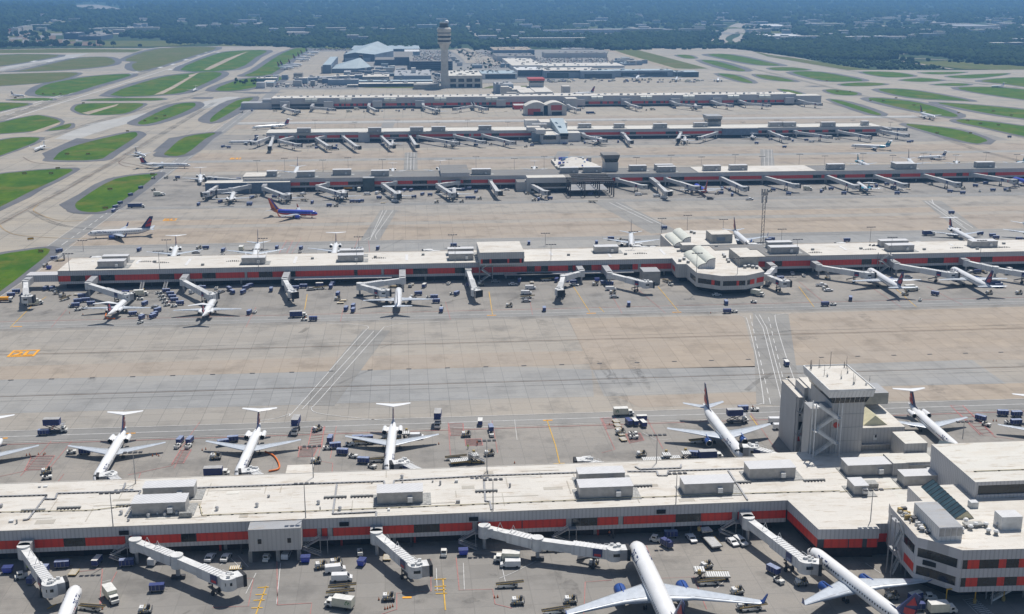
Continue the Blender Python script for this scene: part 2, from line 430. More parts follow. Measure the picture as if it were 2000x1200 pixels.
IS = """0,108 115,108 60,120 0,129 -30,128|30,140 52,136 140,116 175,112 210,112.5 225,121 207,129 125,137|-20,148 75,143 140,142 150,146 100,160 0,168 -20,168
72,176 100,163 175,150 245,145 252,149 190,167 125,186 74,186|245,116 312,95 422,93 375,110 287,137 262,136 258,126 268,121|352,137 410,110 452,100.5 520,99 500,112 457,136
215,186 312,152 390,142 422,141 432,147 385,170 337,184|22,194.5 60,192 100,193 95,196.5 30,196.5|172,195.5 210,192.5 312,192.5 300,196.5 180,197|-25,202 45,202 55,205 20,213 -25,221
146,211 162,203 225,202 277,202.5 272,210 240,222.5 175,224.5 150,218|269,241 287,230 342,205 375,201 382,204 375,212 330,231 287,243|-30,248 60,227 85,227 118,238 82,254 -30,262
92,255 135,242 138,246 128,252|-30,284 25,270 72,269 75,273 57,283 -30,312|107,308 125,293 175,277 255,259 268,262 262,270 215,300 190,312 112,313|322,303 330,292 362,268 420,260 400,272 360,302
410,235 425,220 462,197 495,191 475,205 422,236|420,176 455,160 490,153 545,150 540,160 470,176|478,148 500,138 545,108 580,94 602,97 570,115 530,145|-30,350 40,336 137,330 125,343 60,374 -30,412
147,402 160,388 225,350 300,340 302,345 250,385 205,412 160,413|-40,512 50,490 98,488 60,524 -40,590|1322,108 1345,108 1358,114 1340,114|1370,119 1400,120 1455,137 1430,137
1383,107 1425,107 1500,122 1522,128 1480,127 1420,116|1503,133 1545,132 1580,137 1520,138|1475,146 1510,149 1552,159 1520,158 1490,153|1547,142 1600,141 1683,156 1660,159 1610,158
1683,141 1740,141 1785,148 1760,151 1722,150|1800,142 1885,141 1855,145 1820,145|1853,149 1970,143.5 1925,151.5 1880,153|1760,157 1800,153 1840,157 1800,160|1643,164.5 1690,161.5 1730,164.5 1700,168 1655,168
1822,166 1862,163 1893,165 1872,168|1917,158 2010,152 2060,175 1960,164|1612,177 1632,175.5 1672,181 1670,186 1635,185|1715,176 1750,174 1800,179 1890,196 1870,196.5 1780,191
1870,172 1950,171 2045,182 2045,199 1925,184|1696,194 1725,192.5 1800,202 1868,224 1850,228 1765,212|1832,201 1925,207 2045,221 2045,236 1950,225 1875,211|1622,196 1650,199 1718,222 1700,222.5
1522,175 1545,177 1570,185 1550,186|1868,237 1900,234.5 2045,255 2045,274 1925,250|1770,244.5 1812,246 1875,255 1925,272 1920,278 1890,278|1402,145 1435,147 1470,161 1450,160"""
gr, sh = [], []
for s in IS.replace('\n', '|').split('|'):
    p = [tuple(map(float, q.split(','))) for q in s.split()]
    wp = smooth(W(p), 3); gr.append(wp)
    d = max(5, min(13, hypot(wp[0][0]-wp[len(wp)//2][0], wp[0][1]-wp[len(wp)//2][1])*.05))
    sh.append(smooth(offset(W(p), d), 3))
flat('asphalt_shoulders', sh, .02, 'asphalt', 'dark asphalt shoulders edging the grass islands')
sh2 = [W(p) for p in ([(115,400),(210,350),(225,345),(165,385),(150,410),(125,408)], [(-60,372),(60,342),(125,340),(135,336),(60,385),(-60,440)], [(82,300),(150,270),(180,272),(110,305),(120,315),(88,308)],
      [(298,297),(330,270),(365,265),(325,295)], [(392,234),(415,214),(440,206),(412,228)], [(252,240),(290,222),(330,205),(290,228),(272,240)], [(1870,277),(1925,270),(1946,274),(1935,283),(1885,280)],
      [(1850,225),(1872,222),(1886,224),(1875,229)], [(58,185),(60,176),(76,174),(74,187)], [(370,192.5),(380,190),(418,190),(415,193.5),(385,194)], [(452,181),(500,180),(560,181),(500,183.5)], [(1570,168.5),(1590,167.5),(1610,168.8),(1590,169.8)])]
flat('asphalt_patches', sh2, .0, 'asphalt', 'wide dark asphalt blast pads beside the grass islands')
g1 = [i for i in range(len(gr)) if i not in (0, 1, 2, 4)]
flat('grass', [gr[i] for i in g1], .06, 'grass', 'mown green grass islands between the taxiways')
flat('dry_grass', [gr[i] for i in (0, 1, 2, 4)]+[W(p) for p in (
    [(-60,99),(130,95.5),(280,97),(262,102.5),(0,104),(-60,105)], [(148,88),(185,80),(370,80),(390,84),(345,91),(200,91.5)], [(420,91),(445,83),(520,82),(560,86),(555,89.5),(430,90)],
    [(1196,97),(1236,95.5),(1300,112),(1382,134),(1350,135),(1296,133),(1240,113)], [(1462,97),(1500,107),(1560,115),(1700,137),(1655,137),(1500,111)], [(1775,122),(1850,119),(2060,134),(1960,137),(1880,135)],
    [(630,90),(690,90),(690,97),(640,96)], [(780,168),(860,168),(860,173),(700,172)], [(960,168),(1040,168),(1040,172),(940,173)])], .04, 'dry_grass', 'rough yellow green grass along the edges of the airfield')
flat('hangar_apron', [W(p) for p in ([(574,93.2),(640,96.8),(700,97),(700,152),(640,171.5),(505,159.8),(500,150),(545,118.2)],)], -.1, 'far_concrete', 'pale concrete apron beside the hangars')
flat('terminal_pavement', [W(p) for p in ([(700.5,97),(1189,97),(1179,119.5),(1099,159.5),(700.5,167.5)], [(500,161),(640,172.5),(700,168.5),(700,175),(500,175)])], -.11, 'road_asphalt', 'grey paved ground between the terminal buildings')
be = MB()
for x_ in range(-60, 200, 13):
    for y_ in range(62, 90, 4):
        if x_ > 110 and y_ < 76: continue
        be.add([(*GH(a, c), hill(*GH(a, c))+.9) for a, c in ((x_,y_+4),(x_+13,y_+4),(x_+13,y_),(x_,y_))], [(0,1,2,3)], R.choice(['brown_earth','road_asphalt','dry_grass','land','road_asphalt','brown_earth']))
struct('town_ground', be, 'bare brown building ground and lots at the far left town')
def ribbon(b, pts, wd, m, z, dash=None):
    pts = [Vector((x, y, 0)) for x, y in pts]
    if dash:
        a, g_ = dash; out = []; tot = 0
        for p, q in zip(pts, pts[1:]):
            L = (q-p).length; d = (q-p)/L; t = 0
            while t < L: ribbon(b, [tuple((p+d*t)[:2]), tuple((p+d*min(L, t+a))[:2])], wd, m, z); t += a+g_
        return
    ls, rsd = [], []
    for i, p in enumerate(pts):
        d = (pts[min(i+1, len(pts)-1)]-pts[max(i-1, 0)]).normalized(); n_ = Vector((-d.y, d.x, 0))*wd/2
        ls.append(p+n_); rsd.append(p-n_)
    for i in range(len(pts)-1):
        b.add([(rsd[i].x,rsd[i].y,z),(rsd[i+1].x,rsd[i+1].y,z),(ls[i+1].x,ls[i+1].y,z),(ls[i].x,ls[i].y,z)], [(0,1,2,3)], m)
def curve(pts, k=6):
    q = [pts[0]]+pts+[pts[-1]]; out = []
    for i in range(1, len(q)-2):
        p0, p1, p2, p3 = q[i-1:i+3]
        for j in range(k):
            t = j/k; out.append(tuple(.5*((2*p1[a])+(-p0[a]+p2[a])*t+(2*p0[a]-5*p1[a]+4*p2[a]-p3[a])*t*t+(-p0[a]+3*p1[a]-3*p2[a]+p3[a])*t**3) for a in (0, 1)))
    return out+[pts[-1]]
mk = MB(); Z = .03
def ln(s, wd, m='white_paint', dash=None, cv=False, z=Z):
    p = W([tuple(map(float, q.split(','))) for q in s.split()])
    ribbon(mk, curve(p) if cv else p, wd, m, z, dash)
# service roads between the concourses
rd = MB()
for Ya, Yb, x0, x1 in ((403.5, 413.5, -500, 500), (549, 559, -215, 500), (722, 732, -205, 640), (854, 864, -205, 640)): ribbon(rd, [(x0, (Ya+Yb)/2), (x1, (Ya+Yb)/2)], Yb-Ya, 'road_asphalt', -.03)
wr = W([(-80,610),(100,490),(300,352),(480,222),(560,160)]); wr = [(x, y) for x, y in wr]
ribbon(rd, [(wr[0][0], wr[0][1])]+wr[1:], 13, 'road_asphalt', 0)
ribbon(rd, W([(620,792),(735,645)]), 13, 'lane_concrete', -.02); ribbon(rd, W([(1505,612),(1522,792)]), 17, 'lane_concrete', -.02)
ribbon(rd, W([(722,470),(760,410)]), 12, 'lane_concrete', -.02); ribbon(rd, W([(802,332),(803,298)]), 12, 'lane_concrete', -.02)
ribbon(rd, W([(1500,330),(1497,292)]), 12, 'lane_concrete', -.02); ribbon(rd, W([(1180,392),(1300,455)]), 20, 'lane_concrete', -.02); ribbon(rd, W([(1088,318),(1102,296)]), 12, 'road_asphalt', -.02)
ribbon(rd, W([(1820,392),(1895,452)]), 14, 'lane_concrete', -.02); ribbon(rd, W([(755,250),(762,234)]), 14, 'road_asphalt', -.02)
rw = W([(-60,238),(0,229),(100,196),(250,152),(380,108),(430,93)]); ribbon(rd, rw, 62, 'far_concrete', .005)
struct('service_road', rd, 'grey service roads crossing and edging the aprons')
for Y, wd in ((402.6,.36),(408.2,.5),(413.9,.36),(549,.36),(554,.45),(559.4,.36),(722,.35),(727,.35),(732,.35),(854,.4),(859,.4),(864,.4)):
    ribbon(mk, [(-205 if Y > 420 else -500, Y), (640, Y)], wd*.75, 'white_paint', Z)
ribbon(mk, [(-500,400.6),(500,400.6)], .3, 'red_paint', Z); ribbon(mk, [(-205,561.6),(500,561.6)], .25, 'red_paint', Z)
for Y in (452, 508, 770, 818, 1060, 1110): ribbon(mk, [(-700 if Y < 600 else -215, Y), (700, Y)], .3, 'rust_line', Z)
for i in range(-25, 30): mk.box(i*16.-1, i*16.+1, 472, 472.8, 0, Z+.04, 'metal_dark')
ln('500,823 540,817 565,808 580,797 705,655 718,643 716,637 690,634 640,632', .26, cv=True)
ln('590,800 730,647', .26); ln('760,822 700,817 625,808 608,797 625,780 740,650 755,639 790,632 860,628', .26, cv=True)
ln('1445,616 1455,620 1460,628 1478,700 1491,780 1488,788 1470,793', .26, cv=True)
ln('1465,616 1505,790', .26, dash=(7, 5)); ln('1475,615 1490,640 1528,790', .26); ln('1483,615 1497,640 1535,782', .26)
ln('1501,620 1540,785', .26, dash=(7, 5)); ln('1545,612 1520,615 1514,622 1530,680 1556,755', .26, cv=True)
ln('710,470 725,462 735,440 748,411', .27); ln('722,470 755,411', .32); ln('735,468 733,460 768,411', .27)
ln('795,332 797,298', .27); ln('802,332 803,298', .32); ln('808,332 809,298', .27); ln('1494,330 1492,292', .27); ln('1501,330 1500,292', .27); ln('1508,330 1507,292', .27)
ln('1190,396 1275,436', .5); ln('1204,396 1295,440', .5); ln('1806,393 1890,450', .45); ln('1820,390 1823,398 1900,445', .45); ln('1815,393 1880,440', .4)
ln('-80,596 40,516 100,476 200,404 330,310 480,200', .27); ln('-60,600 60,520 125,476 215,412 345,312 490,204', .5, dash=(8, 6)); ln('-40,607 75,530 140,480 230,412 360,316 500,205', .27)
ln('195,414 250,376 293,348', .9, 'white_paint')
for s in ('0,221.5 120,186 262,142 352,107 398,97', '0,239 90,210 220,170 345,130 420,100'): ln(s, 1.6)
ln('-20,236 110,192 250,148 395,100', 1.2, dash=(36, 24))
for s in ('398,103 404,102', '423,103 429,102', '335,127 341,125', '330,137 336,135', '310,133 316,131', '360,118 366,116', '385,110 391,109'): ln(s, 7)
for s in ('62,121 70,119', '92,121 102,119', '138,113 146,112'): ln(s, 9)
ln('0,438 70,400 130,370 290,276', .5, 'rust_line'); ln('0,440 10,450 40,460 130,466 170,466', .6, 'faded_orange', cv=True); ln('170,430 120,432 80,420 65,410 75,400', .6, 'faded_orange', cv=True)
ln('45,307 70,318 150,325', .7, 'rust_line', cv=True); ln('230,315 290,328 300,330', .7, 'rust_line', cv=True); ln('290,326 250,326 232,318 245,308', .8, 'rust_line', cv=True)
# stand markings
def poly(s, wd=.2, m='red_paint', **k): ln(s, wd, m, **k)
for s in ('540,1030 542,1181 541,1181', '541,1182 609,1178 606,1200', '1262,1066 1288,1130 1355,1127 1380,1190', '1140,1210 1143,1137 1195,1133', '841,1093 842,1155 775,1159 775,1190 745,1200',
          '891,1090 897,1153 962,1151 967,1180 1000,1188', '150,1117 200,1112 195,1180', '228,1117 196,1180', '470,1130 495,1130 485,1184 415,1187', '55,1070 57,1045',
          '1172,816 1201,878 1175,885', '1261,813 1295,877', '1466,807 1530,900', '100,862 40,930', '140,862 85,930', '107,827 100,842', '390,825 350,880', '372,853 340,915', '635,833 620,900 650,905 648,928',
          '657,833 645,895', '875,825 880,892', '961,822 972,885', '905,828 905,850', '1856,792 1920,850 1980,858', '1882,795 1945,855', '125,926 108,948', '0,931 55,919', '275,924 265,950', '340,905 335,910 250,928',
          '100,640 130,605', '320,600 345,575', '480,640 500,600', '665,628 670,605', '880,625 870,590', '1040,615 1030,560', '1215,612 1185,560', '1300,612 1240,560', '1620,600 1560,550', '1760,600 1700,560', '1880,596 1810,560',
          '570,495 588,465', '690,490 702,462', '720,470 722,492', '1530,470 1580,500', '1640,466 1680,490', '70,496 90,480'): poly(s)
for s in ('85,868 175,862', '60,880 50,900', '232,1133 217,1137'): pass
for x0, y0, x1, y1, s in ((52,930,88,930,28),):
    pass
hat = ['62,891 107,890 88,918 48,919', '352,880 374,878 358,905 335,907', '610,835 633,833 628,875 600,878', '586,872 622,871 612,892 582,893', '876,828 904,827 906,851 880,852', '908,858 940,857 943,870 910,871',
       '1175,817 1200,816 1215,835 1185,838', '1222,848 1250,846 1258,860 1230,866', '1856,792 1880,792 1940,848 1915,850', '560,470 572,470 560,495 545,495']
for s in hat:
    q = [tuple(map(float, t.split(','))) for t in s.split()]; k = 9
    for i in range(k):
        t = (i+.5)/k; a = tuple(q[0][j]*(1-t)+q[3][j]*t for j in (0, 1)); c = tuple(q[1][j]*(1-t)+q[2][j]*t for j in (0, 1))
        ribbon(mk, W([a, c]), .3, 'pink_paint', Z)
    ribbon(mk, W(q+[q[0]]), .3, 'red_paint', Z+.01)
for s in ('520,1145 498,1205', '865,1130 870,1192', '92,1190 110,1180', '1068,820 1085,870 1095,915', '258,850 242,865', '20,640 60,600 90,580', '955,570 962,615', '1120,560 1152,610', '1285,560 1325,608', '1560,560 1590,600', '1745,560 1790,600',
          '165,940 160,960', '1465,812 1480,832', '595,605 600,575', '1180,610 1170,600'): ln(s, .32, 'yellow_paint')
for x, y in ((520,1147),(516,1161),(512,1172),(508,1187),(866,1131),(866,1145),(866,1152),(868,1159),(1098,905),(1098,910),(1098,915)): ln('%g,%g %g,%g' % (x-17, y+1, x+5, y), .4, 'yellow_paint')
for x, y in ((256,846),(960,616),(1070,821),(1322,610),(6,856),(34,638),(1155,612),(795,1167)): ln('%g,%g %g,%g' % (x-9, y+.5, x+9, y), .9, 'orange_paint')
for s in ('200,1137 217,1133', '548,1100 540,1180', '852,1110 854,1155', '905,1100 907,1152', '975,1130 1000,1120 1060,1090', '980,1105 990,1150', '480,1160 500,1120', '1420,1130 1400,1150', '1570,1180 1620,1150',
          '1880,1170 1915,1205', '1903,1168 1935,1205', '450,1090 470,1110', '465,1085 485,1108', '440,1095 430,1105', '1690,1100 1720,1120', '905,836 960,834 958,822', '1005,820 1010,860', '1255,845 1282,860 1310,858'): ln(s, .16)
for i in range(12): ln('%g,%g %g,%g' % (1884+i*4, 1172+i*3.4, 1905+i*4, 1169+i*3.4), .35)
struct('apron_marking', mk, 'white red and yellow lines painted on the concrete')
# painted stand number boxes (orange frame, figure 2 and letter L)
def pad(px, py, wx, wy, txt, ang):
    b = MB(); x, y = G(px, py); f = 1.35*wx/14
    for q in (rect(-wx/2, wx/2, -wy/2, -wy/2+f), rect(-wx/2, wx/2, wy/2-f, wy/2), rect(-wx/2, -wx/2+f, -wy/2+f, wy/2-f), rect(wx/2-f, wx/2, -wy/2+f, wy/2-f)): b.sheet(q, 0, 'orange_paint')
    tv, tf = text_geo(txt, wy*.85); mx = max(v[0] for v in tv); my = max(v[1] for v in tv)
    b.add([((v[0]-mx/2)*1.1, v[1]-my/2, .01) for v in tv], tf, 'orange_paint')
    o = b.build('pavement_marking'); o.location = (x, y, .05); o.rotation_euler = (0, 0, ang)
    return tag(o, 'orange painted box reading %s on the taxiway concrete' % txt, kind='structure')
pad(46, 690.5, 11.5, 9.5, '2L', 0); pad(332, 429.5, 8.5, 8, '2L', 0); pad(460, 310, 9, 12, '3L', 0)
# stains: oil and water marks near the stands
st = MB()
for px, py, rx_, ry_ in ((1095,1105,5,.6),(1090,1118,1.2,4),(752,1085,1,6),(760,1100,2,2),(960,1123,2,1),(920,1173,2.5,1.5),(820,1175,2.5,1.5),(900,1120,1.2,1),(1115,1150,3,6),(75,1095,5,1),(1180,720,2,14),(1195,735,3,10),(1240,715,3,16),(1255,740,2,16),(1150,700,2,8),(1210,780,4,10),(1060,630,3,8),(1225,745,1.5,9),(180,740,2,5),(1690,620,3,8),(1575,660,6,3),(1830,760,4,6),(390,560,3,2),(785,560,2,5),(90,610,2,7),(565,590,1.5,3),(1380,1060,2,2),(1220,1145,3,1.4),(940,1085,3,1.2),(440,1095,4,1.5)):
    x, y = G(px, py); k = 14; ps = []
    for i in range(k):
        r_ = .55+.6*R.random(); ps.append((x+cos(2*pi*i/k)*rx_*r_, y+sin(2*pi*i/k)*ry_*r_))
    st.add([(p[0], p[1], .012) for p in ps]+[(x, y, .012)], [(i, (i+1) % k, k) for i in range(k)], 'stain')
m_, n_, l_, b_ = nodes_of('stain'); co_ = coords(n_)
l_.new(ramp(n_, l_, noise(n_, l_, co_, .5, 5, .7), .4, .75, 0, .35), b_.inputs['Alpha']); b_.inputs['Base Color'].default_value = (.09, .085, .075, 1); b_.inputs['Roughness'].default_value = .8
m_, n_, l_, b_ = nodes_of('rubber_streak'); co_ = coords(n_)
l_.new(ramp(n_, l_, noise(n_, l_, co_, .05, 5, .7), .3, .75, 0, .38), b_.inputs['Alpha']); b_.inputs['Base Color'].default_value = (.1, .095, .085, 1); b_.inputs['Roughness'].default_value = .9
tm = MB()
for s, wd in (('-60,470 0,436 130,368 290,277 420,200',9),('-60,320 0,300 160,247 330,200 470,165',14),('-40,243 0,233 120,193 250,152 390,105',22),('2060,285 1800,217 1600,166 1450,130',12),('2060,180 1800,152 1650,137 1480,104',20),('2060,330 1900,290 1740,232 1560,188',10),('60,412 120,440 260,455',7),('-40,150 60,128 150,113',26)):
    q_ = W([tuple(map(float, t.split(','))) for t in s.split()])
    for k_ in (-.32, .0, .3): ribbon(tm, curve([(x+k_*wd, y) for x, y in q_]), wd*(.2 if k_ else .5), 'rubber_streak', .009+.0015*(k_+1))
for Y in (450, 510, 770, 818, 1060, 1110, 1370, 1420):
    for k_ in (-3.4, 3.1): ribbon(tm, [(-300 if Y > 600 else -700, Y+k_), (700, Y+k_)], .9, 'rubber_streak', .01+.0004*(k_+4))
for i in range(40):
    x, y = R.uniform(-280, 600), R.choice([R.uniform(270,300), R.uniform(350,400), R.uniform(575,615), R.uniform(665,715), R.uniform(870,910), R.uniform(420,540)]); a = R.uniform(-1.2, 1.2); L = R.uniform(5, 22)
    ribbon(tm, [(x, y), (x+L*cos(a)*.4, y+L*.5), (x+L*cos(a), y+L*abs(sin(a))+L*.6)], R.uniform(.4, 2.5), 'rubber_streak', .015+.0003*i)
struct('tire_marks', tm, 'dark tyre streaks along the taxi lines')
struct('oil_stains', st, 'dark oil and water stains on the concrete')
flat('gravel_path', [W(p) for p in ([(300,186),(330,172),(370,150),(368,147),(390,142),(384,145),(372,153),(345,170),(318,184)], [(398,137),(410,130),(440,116),(470,105),(486,101),(476,105),(455,115),(420,132),(408,137)],
     [(160,221),(200,211),(232,203),(228,207),(205,214),(173,224)], [(50,262),(120,238),(116,243),(85,257)], [(1176,96),(1190,97),(1340,140),(1320,140)])], .09, 'tan_gravel', 'pale gravel strips crossing the grass')
# ================================================================ BUILDINGS
def unit(par, x0, x1, y0, d, z, h, hood=True):
    b = MB(); b.box(x0-1.2, x1+2.4, y0-1.3, y0+d+.9, z, z+.2, 'machine_grey'); b.box(x0, x1, y0, y0+d, z+.25, z+h, 'unit_grey')
    b.box(x0-.15, x1+.15, y0-.15, y0+d+.15, z+h, z+h+.12, 'unit_roof')
    b.box(x0+(x1-x0)*.58, x0+(x1-x0)*.78, y0-.03, y0, z+.6, z+h-.4, 'metal_grey')
    o = b.build('rooftop_unit', par)
    if hood:
        c = MB(); xm = x0+(x1-x0)*.72; c.box(xm-.7, xm+.7, y0-1.1, y0-.03, z+.9, z+2.3, 'bridge_white'); c.build('vent_hood', o)
    return o
def runit(par, pl, pr, pyb, d=6., h=3.6, z=10.):
    y = G((pl+pr)/2, pyb, z)[1]; unit(par, XA(pl, y, z), XA(pr, y, z), y, d, z, h)
def pbox(b, xl, xr, yb, yt, yr, m, mt=None, z0=0.):
    xc = (xl+xr)/2; Y0 = G(xc, yb, z0)[1]; Xc = XA(xc, Y0, z0); z1 = ZA(yt, Xc, Y0); Y1 = max(Y0+1, G(xc, yr, z1)[1])
    x0, x1 = XA(xl, Y0, z1), XA(xr, Y0, z1)
    b.box(x0, x1, Y0, Y1, z0, z1, m, mt); return x0, x1, Y0, Y1, z0, z1
def facade(par, Y, X0, X1, blacks, greys, zlo, zhi, step=15.):
    cuts = []
    for a, c in blacks: cuts.append((XA(a, Y, 6), XA(c, Y, 6), 'g'))
    for a, c in greys: cuts.append((XA(a, Y, 6), XA(c, Y, 6), 'd'))
    cuts = sorted(c for c in cuts if c[1] > X0 and c[0] < X1); x = X0; segs = []
    for a, c, k in cuts+[(X1, X1, None)]:
        L = a-x
        if L > .5:
            n = max(1, round(L/step)); segs += [(x+L*i/n, x+L*(i+1)/n, 'r') for i in range(n)]
        if k: segs.append((a, c, k))
        x = max(x, c)
    for a, c, k in segs:
        b = MB()
        if k == 'r': b.box(a+.12, c-.12, Y-.10, Y+.1, zlo, zhi, 'red_panel'); b.box(a-.1, a+.1, Y-.16, Y+.1, zlo, zhi, 'metal_dark'); b.build('red_panel', par)
        elif k == 'g':
            b.box(a+.1, c-.1, Y-.06, Y+.1, zlo, zhi, 'glass_dark')
            n = max(1, int((c-a)/2.))
            for i in range(1, n): b.box(a+(c-a)*i/n-.05, a+(c-a)*i/n+.05, Y-.1, Y+.1, zlo, zhi, 'metal_dark')
            b.build('window', par)
        else: b.box(a, c, Y-.08, Y+.1, zlo, zhi, 'metal_grey'); b.build('service_door', par)
def concourse(name, label, Y0, Y1, X0, X1, blacks, greys, zr=10., bands=(3.2, 4.5, 6.95), roof='roof_white', step=15.):
    root = empty(name, ((X0+X1)/2, Y0, 0)); root_loc = root.location.copy()
    root.location = (0, 0, 0)
    tag(root, label, 'building', 'airport concourses')
    a, c, d = bands; b = MB()
    b.box(X0, X1, Y0, Y1, d, zr-.15, 'cladding'); b.build('upper_wall', root)
    b = MB(); b.box(X0+.1, X1-.1, Y0+.06, Y1-.06, c, d, 'metal_dark'); b.box(X0+.02, X1-.02, Y0, Y1, a, c, 'cladding'); b.build('lower_wall', root)
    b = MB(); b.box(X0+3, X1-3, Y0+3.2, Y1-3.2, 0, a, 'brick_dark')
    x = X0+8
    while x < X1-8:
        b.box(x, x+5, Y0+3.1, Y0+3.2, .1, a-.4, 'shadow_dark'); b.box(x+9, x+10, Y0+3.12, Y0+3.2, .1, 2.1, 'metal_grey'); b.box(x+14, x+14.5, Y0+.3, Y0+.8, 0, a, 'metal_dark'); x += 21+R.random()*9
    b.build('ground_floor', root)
    b = MB(); b.box(X0-.25, X1+.25, Y0-.25, Y1+.25, zr-.15, zr, 'cladding_pale', roof)
    for y in (Y0-.25, Y1+.0): b.box(X0-.25, X1+.25, y, y+.25, zr, zr+.12, 'metal_grey' if roof == 'roof_gravel' else 'roof_white')
    b.build('roof', root)
    facade(root, Y0, X0, X1, blacks, greys, c, d, step)
    return root
# nearest concourse
row1 = concourse('concourse_building', 'nearest long grey concourse with a red panel band and white roof across the photo bottom', 309.4, 342, -420, 108,
    [(-60,-20),(125,166),(354,383),(809,858),(1118,1166),(1320,1368)], [(245,254),(620,628),(640,650),(923,933),(1106,1116),(1208,1217),(1430,1440)])
for a in ((258,363,1006),(280,380,975,5),(737,826,985),(1132,1236,974),(1130,1220,947,5),(1336,1432,967),(1463,1553,937),(1655,1743,930)): runit(row1, *a)
d = MB()                                             # pipes, conduits and seams on the roof
def zl(s, z=10.): return [(*G(*map(float, q.split(',')), z), z) for q in s.split()]
for s in ('-60,1003 180,998 260,988', '390,987 395,1008 720,995 960,985 1200,975 1460,965 1640,960', '1640,962 1700,958 1760,955'):
    p = zl(s)
    for u, v in zip(p, p[1:]):
        d.tube((u[0],u[1],10.25), (v[0],v[1],10.25), .13, n=6, m='pipe_cream'); L = hypot(v[0]-u[0], v[1]-u[1]); k = int(L/3.2)
        for i in range(k):
            t = (i+.5)/k; x, y = u[0]+(v[0]-u[0])*t, u[1]+(v[1]-u[1])*t; d.box(x-.35, x+.35, y-.18, y+.12, 10, 10.2, 'rubber')
mat('pipe_cream', (.62, .55, .36), .6); d.build('roof_pipe', row1)
d = MB()
for s in ('-40,972 90,968 90,976 108,976 112,965 276,960', '385,954 550,948 750,941 752,949 768,949 770,940 950,930 1130,924', '1225,922 1283,922 1285,930 1303,930 1305,921 1460,916', '1240,912 1250,918 1330,915 1330,909', '92,968 55,1016 45,1017', '275,960 245,1009', '658,947 650,1005 735,1001 735,1012', '945,936 948,980 957,981 960,997', '240,959 245,945', '1422,920 1460,978'):
    p = zl(s)
    for u, v in zip(p, p[1:]):
        d.beam((u[0],u[1],10.3), (v[0],v[1],10.3), .5, .1, 'metal_grey'); d.tube((u[0],u[1]-.3,10.3), (v[0],v[1]-.3,10.3), .06, n=5, m='metal_dark'); L = hypot(v[0]-u[0], v[1]-u[1]); k = max(1, int(L/1.3))
        for i in range(k):
            t = (i+.5)/k; x, y = u[0]+(v[0]-u[0])*t, u[1]+(v[1]-u[1])*t; d.box(x-.3, x+.3, y-.3, y+.15, 10, 10.25, 'metal_dark')
    d.build('roof_conduit', row1); d = MB()
d = MB()
for px, py in ((65,998),(135,993),(250,988),(655,972),(707,970),(950,960),(1252,950),(1445,943),(1590,939)):
    x, y = G(px, py, 10)
    for i in range(7): d.tube((x-3+i, y-.8, 10.0), (x-3+i, y-.8, 10.2+.35*sin(pi*(i+.5)/7)), .25, n=6, m='metal_dark')
    d.beam((x-3.3,y,10.3), (x+3.3,y,10.3), .8, .4, 'machine_grey'); d.build('pipe_bridge', row1); d = MB()
for px, py in ((424,997),(622,985),(237,1005),(502,990),(1170,935),(290,1010),(308,1005),(322,1008),(345,1005),(355,1000),(785,935),(664,997)):
    x, y = G(px, py, 10); d.tube((x,y,10), (x,y,10.9), .45, n=10, m='bridge_white'); d.tube((x,y,10.9), (x,y,11.2), .6, .3, n=10, m='metal_grey'); d.build('roof_vent', row1); d = MB()
for a in ((330,1003,4.5,1.6),(350,1012,3.5,1.),(1690,955,4,3)): x, y = G(a[0], a[1], 10); d.box(x, x+a[2], y, y+a[3], 10.1, 11.4, 'machine_grey'); d.build('rooftop_box', row1); d = MB()
b = MB(); x0, x1 = XA(484, 304, 10), XA(587, 304, 10)
b.box(x0, x1, 304, 309.38, 3.4, 9.9, 'cladding_pale', 'roof_grey'); b.build('projecting_block', row1)
b = MB()
for px in (507, 565): X = XA(px, 303.95, 6); b.box(X-.5, X+.5, 303.92, 304, 5.6, 7., 'glass_dark'); b.build('window', row1); b = MB()
b = MB()
for px in (489, 543, 584): X = XA(px, 304.5, 2); b.box(X-.5, X+.5, 304.1, 305.1, 0, 3.4, 'concrete_block'); b.build('column', row1); b = MB()
for px in (254-12, 672, 925, 1291): 
    b = MB(); X = XA(px, 309.3, 8.3); b.box(X-1.3, X+1.3, 308.95, 309.35, 7.5, 8.6, 'shadow_dark'); b.build('wall_lamp', row1)
for px in (667, 1168, 430, 1368, 810):
    b = MB(); X = XA(px, 312.4, 2); b.box(X-.3, X+.3, 312.2, 312.58, 0, 3.1, 'red_metal'); b.build('red_door_post', row1)
b = MB(); x0, x1, y0, y1, z0, z1 = pbox(b, 557, 610, 933, 927, 908, 'concrete_block', 'roof_white'); b.build('rear_annex', row1)
for i in range(64):
    x, y = R.uniform(-140, 100), R.uniform(310, 338); w0, d0 = R.choice([(R.uniform(2,7), R.uniform(1,3)), (R.uniform(8,18), R.uniform(.3,.6)), (.3, R.uniform(4,10))]); b = MB(); b.box(x, x+w0, y, min(y+d0, 341.5), 10, 10.03+i*.0008, R.choice(['patch_dull','patch_pale','patch_dull'])); b.build('roof_patch', row1)
for i in range(26):
    x, y = R.uniform(-140, 104), R.uniform(311, 339); b = MB(); h = R.uniform(.4, 1.6); k = R.choice((0, 1))
    if k: b.tube((x,y,10), (x,y,10+h), R.uniform(.15,.4), n=8, m='metal_grey')
    else: b.box(x, x+R.uniform(.6,2), y, y+R.uniform(.5,1.3), 10, 10+h*.7, R.choice(['machine_grey','bridge_white','metal_grey']))
    b.build('roof_vent', row1)
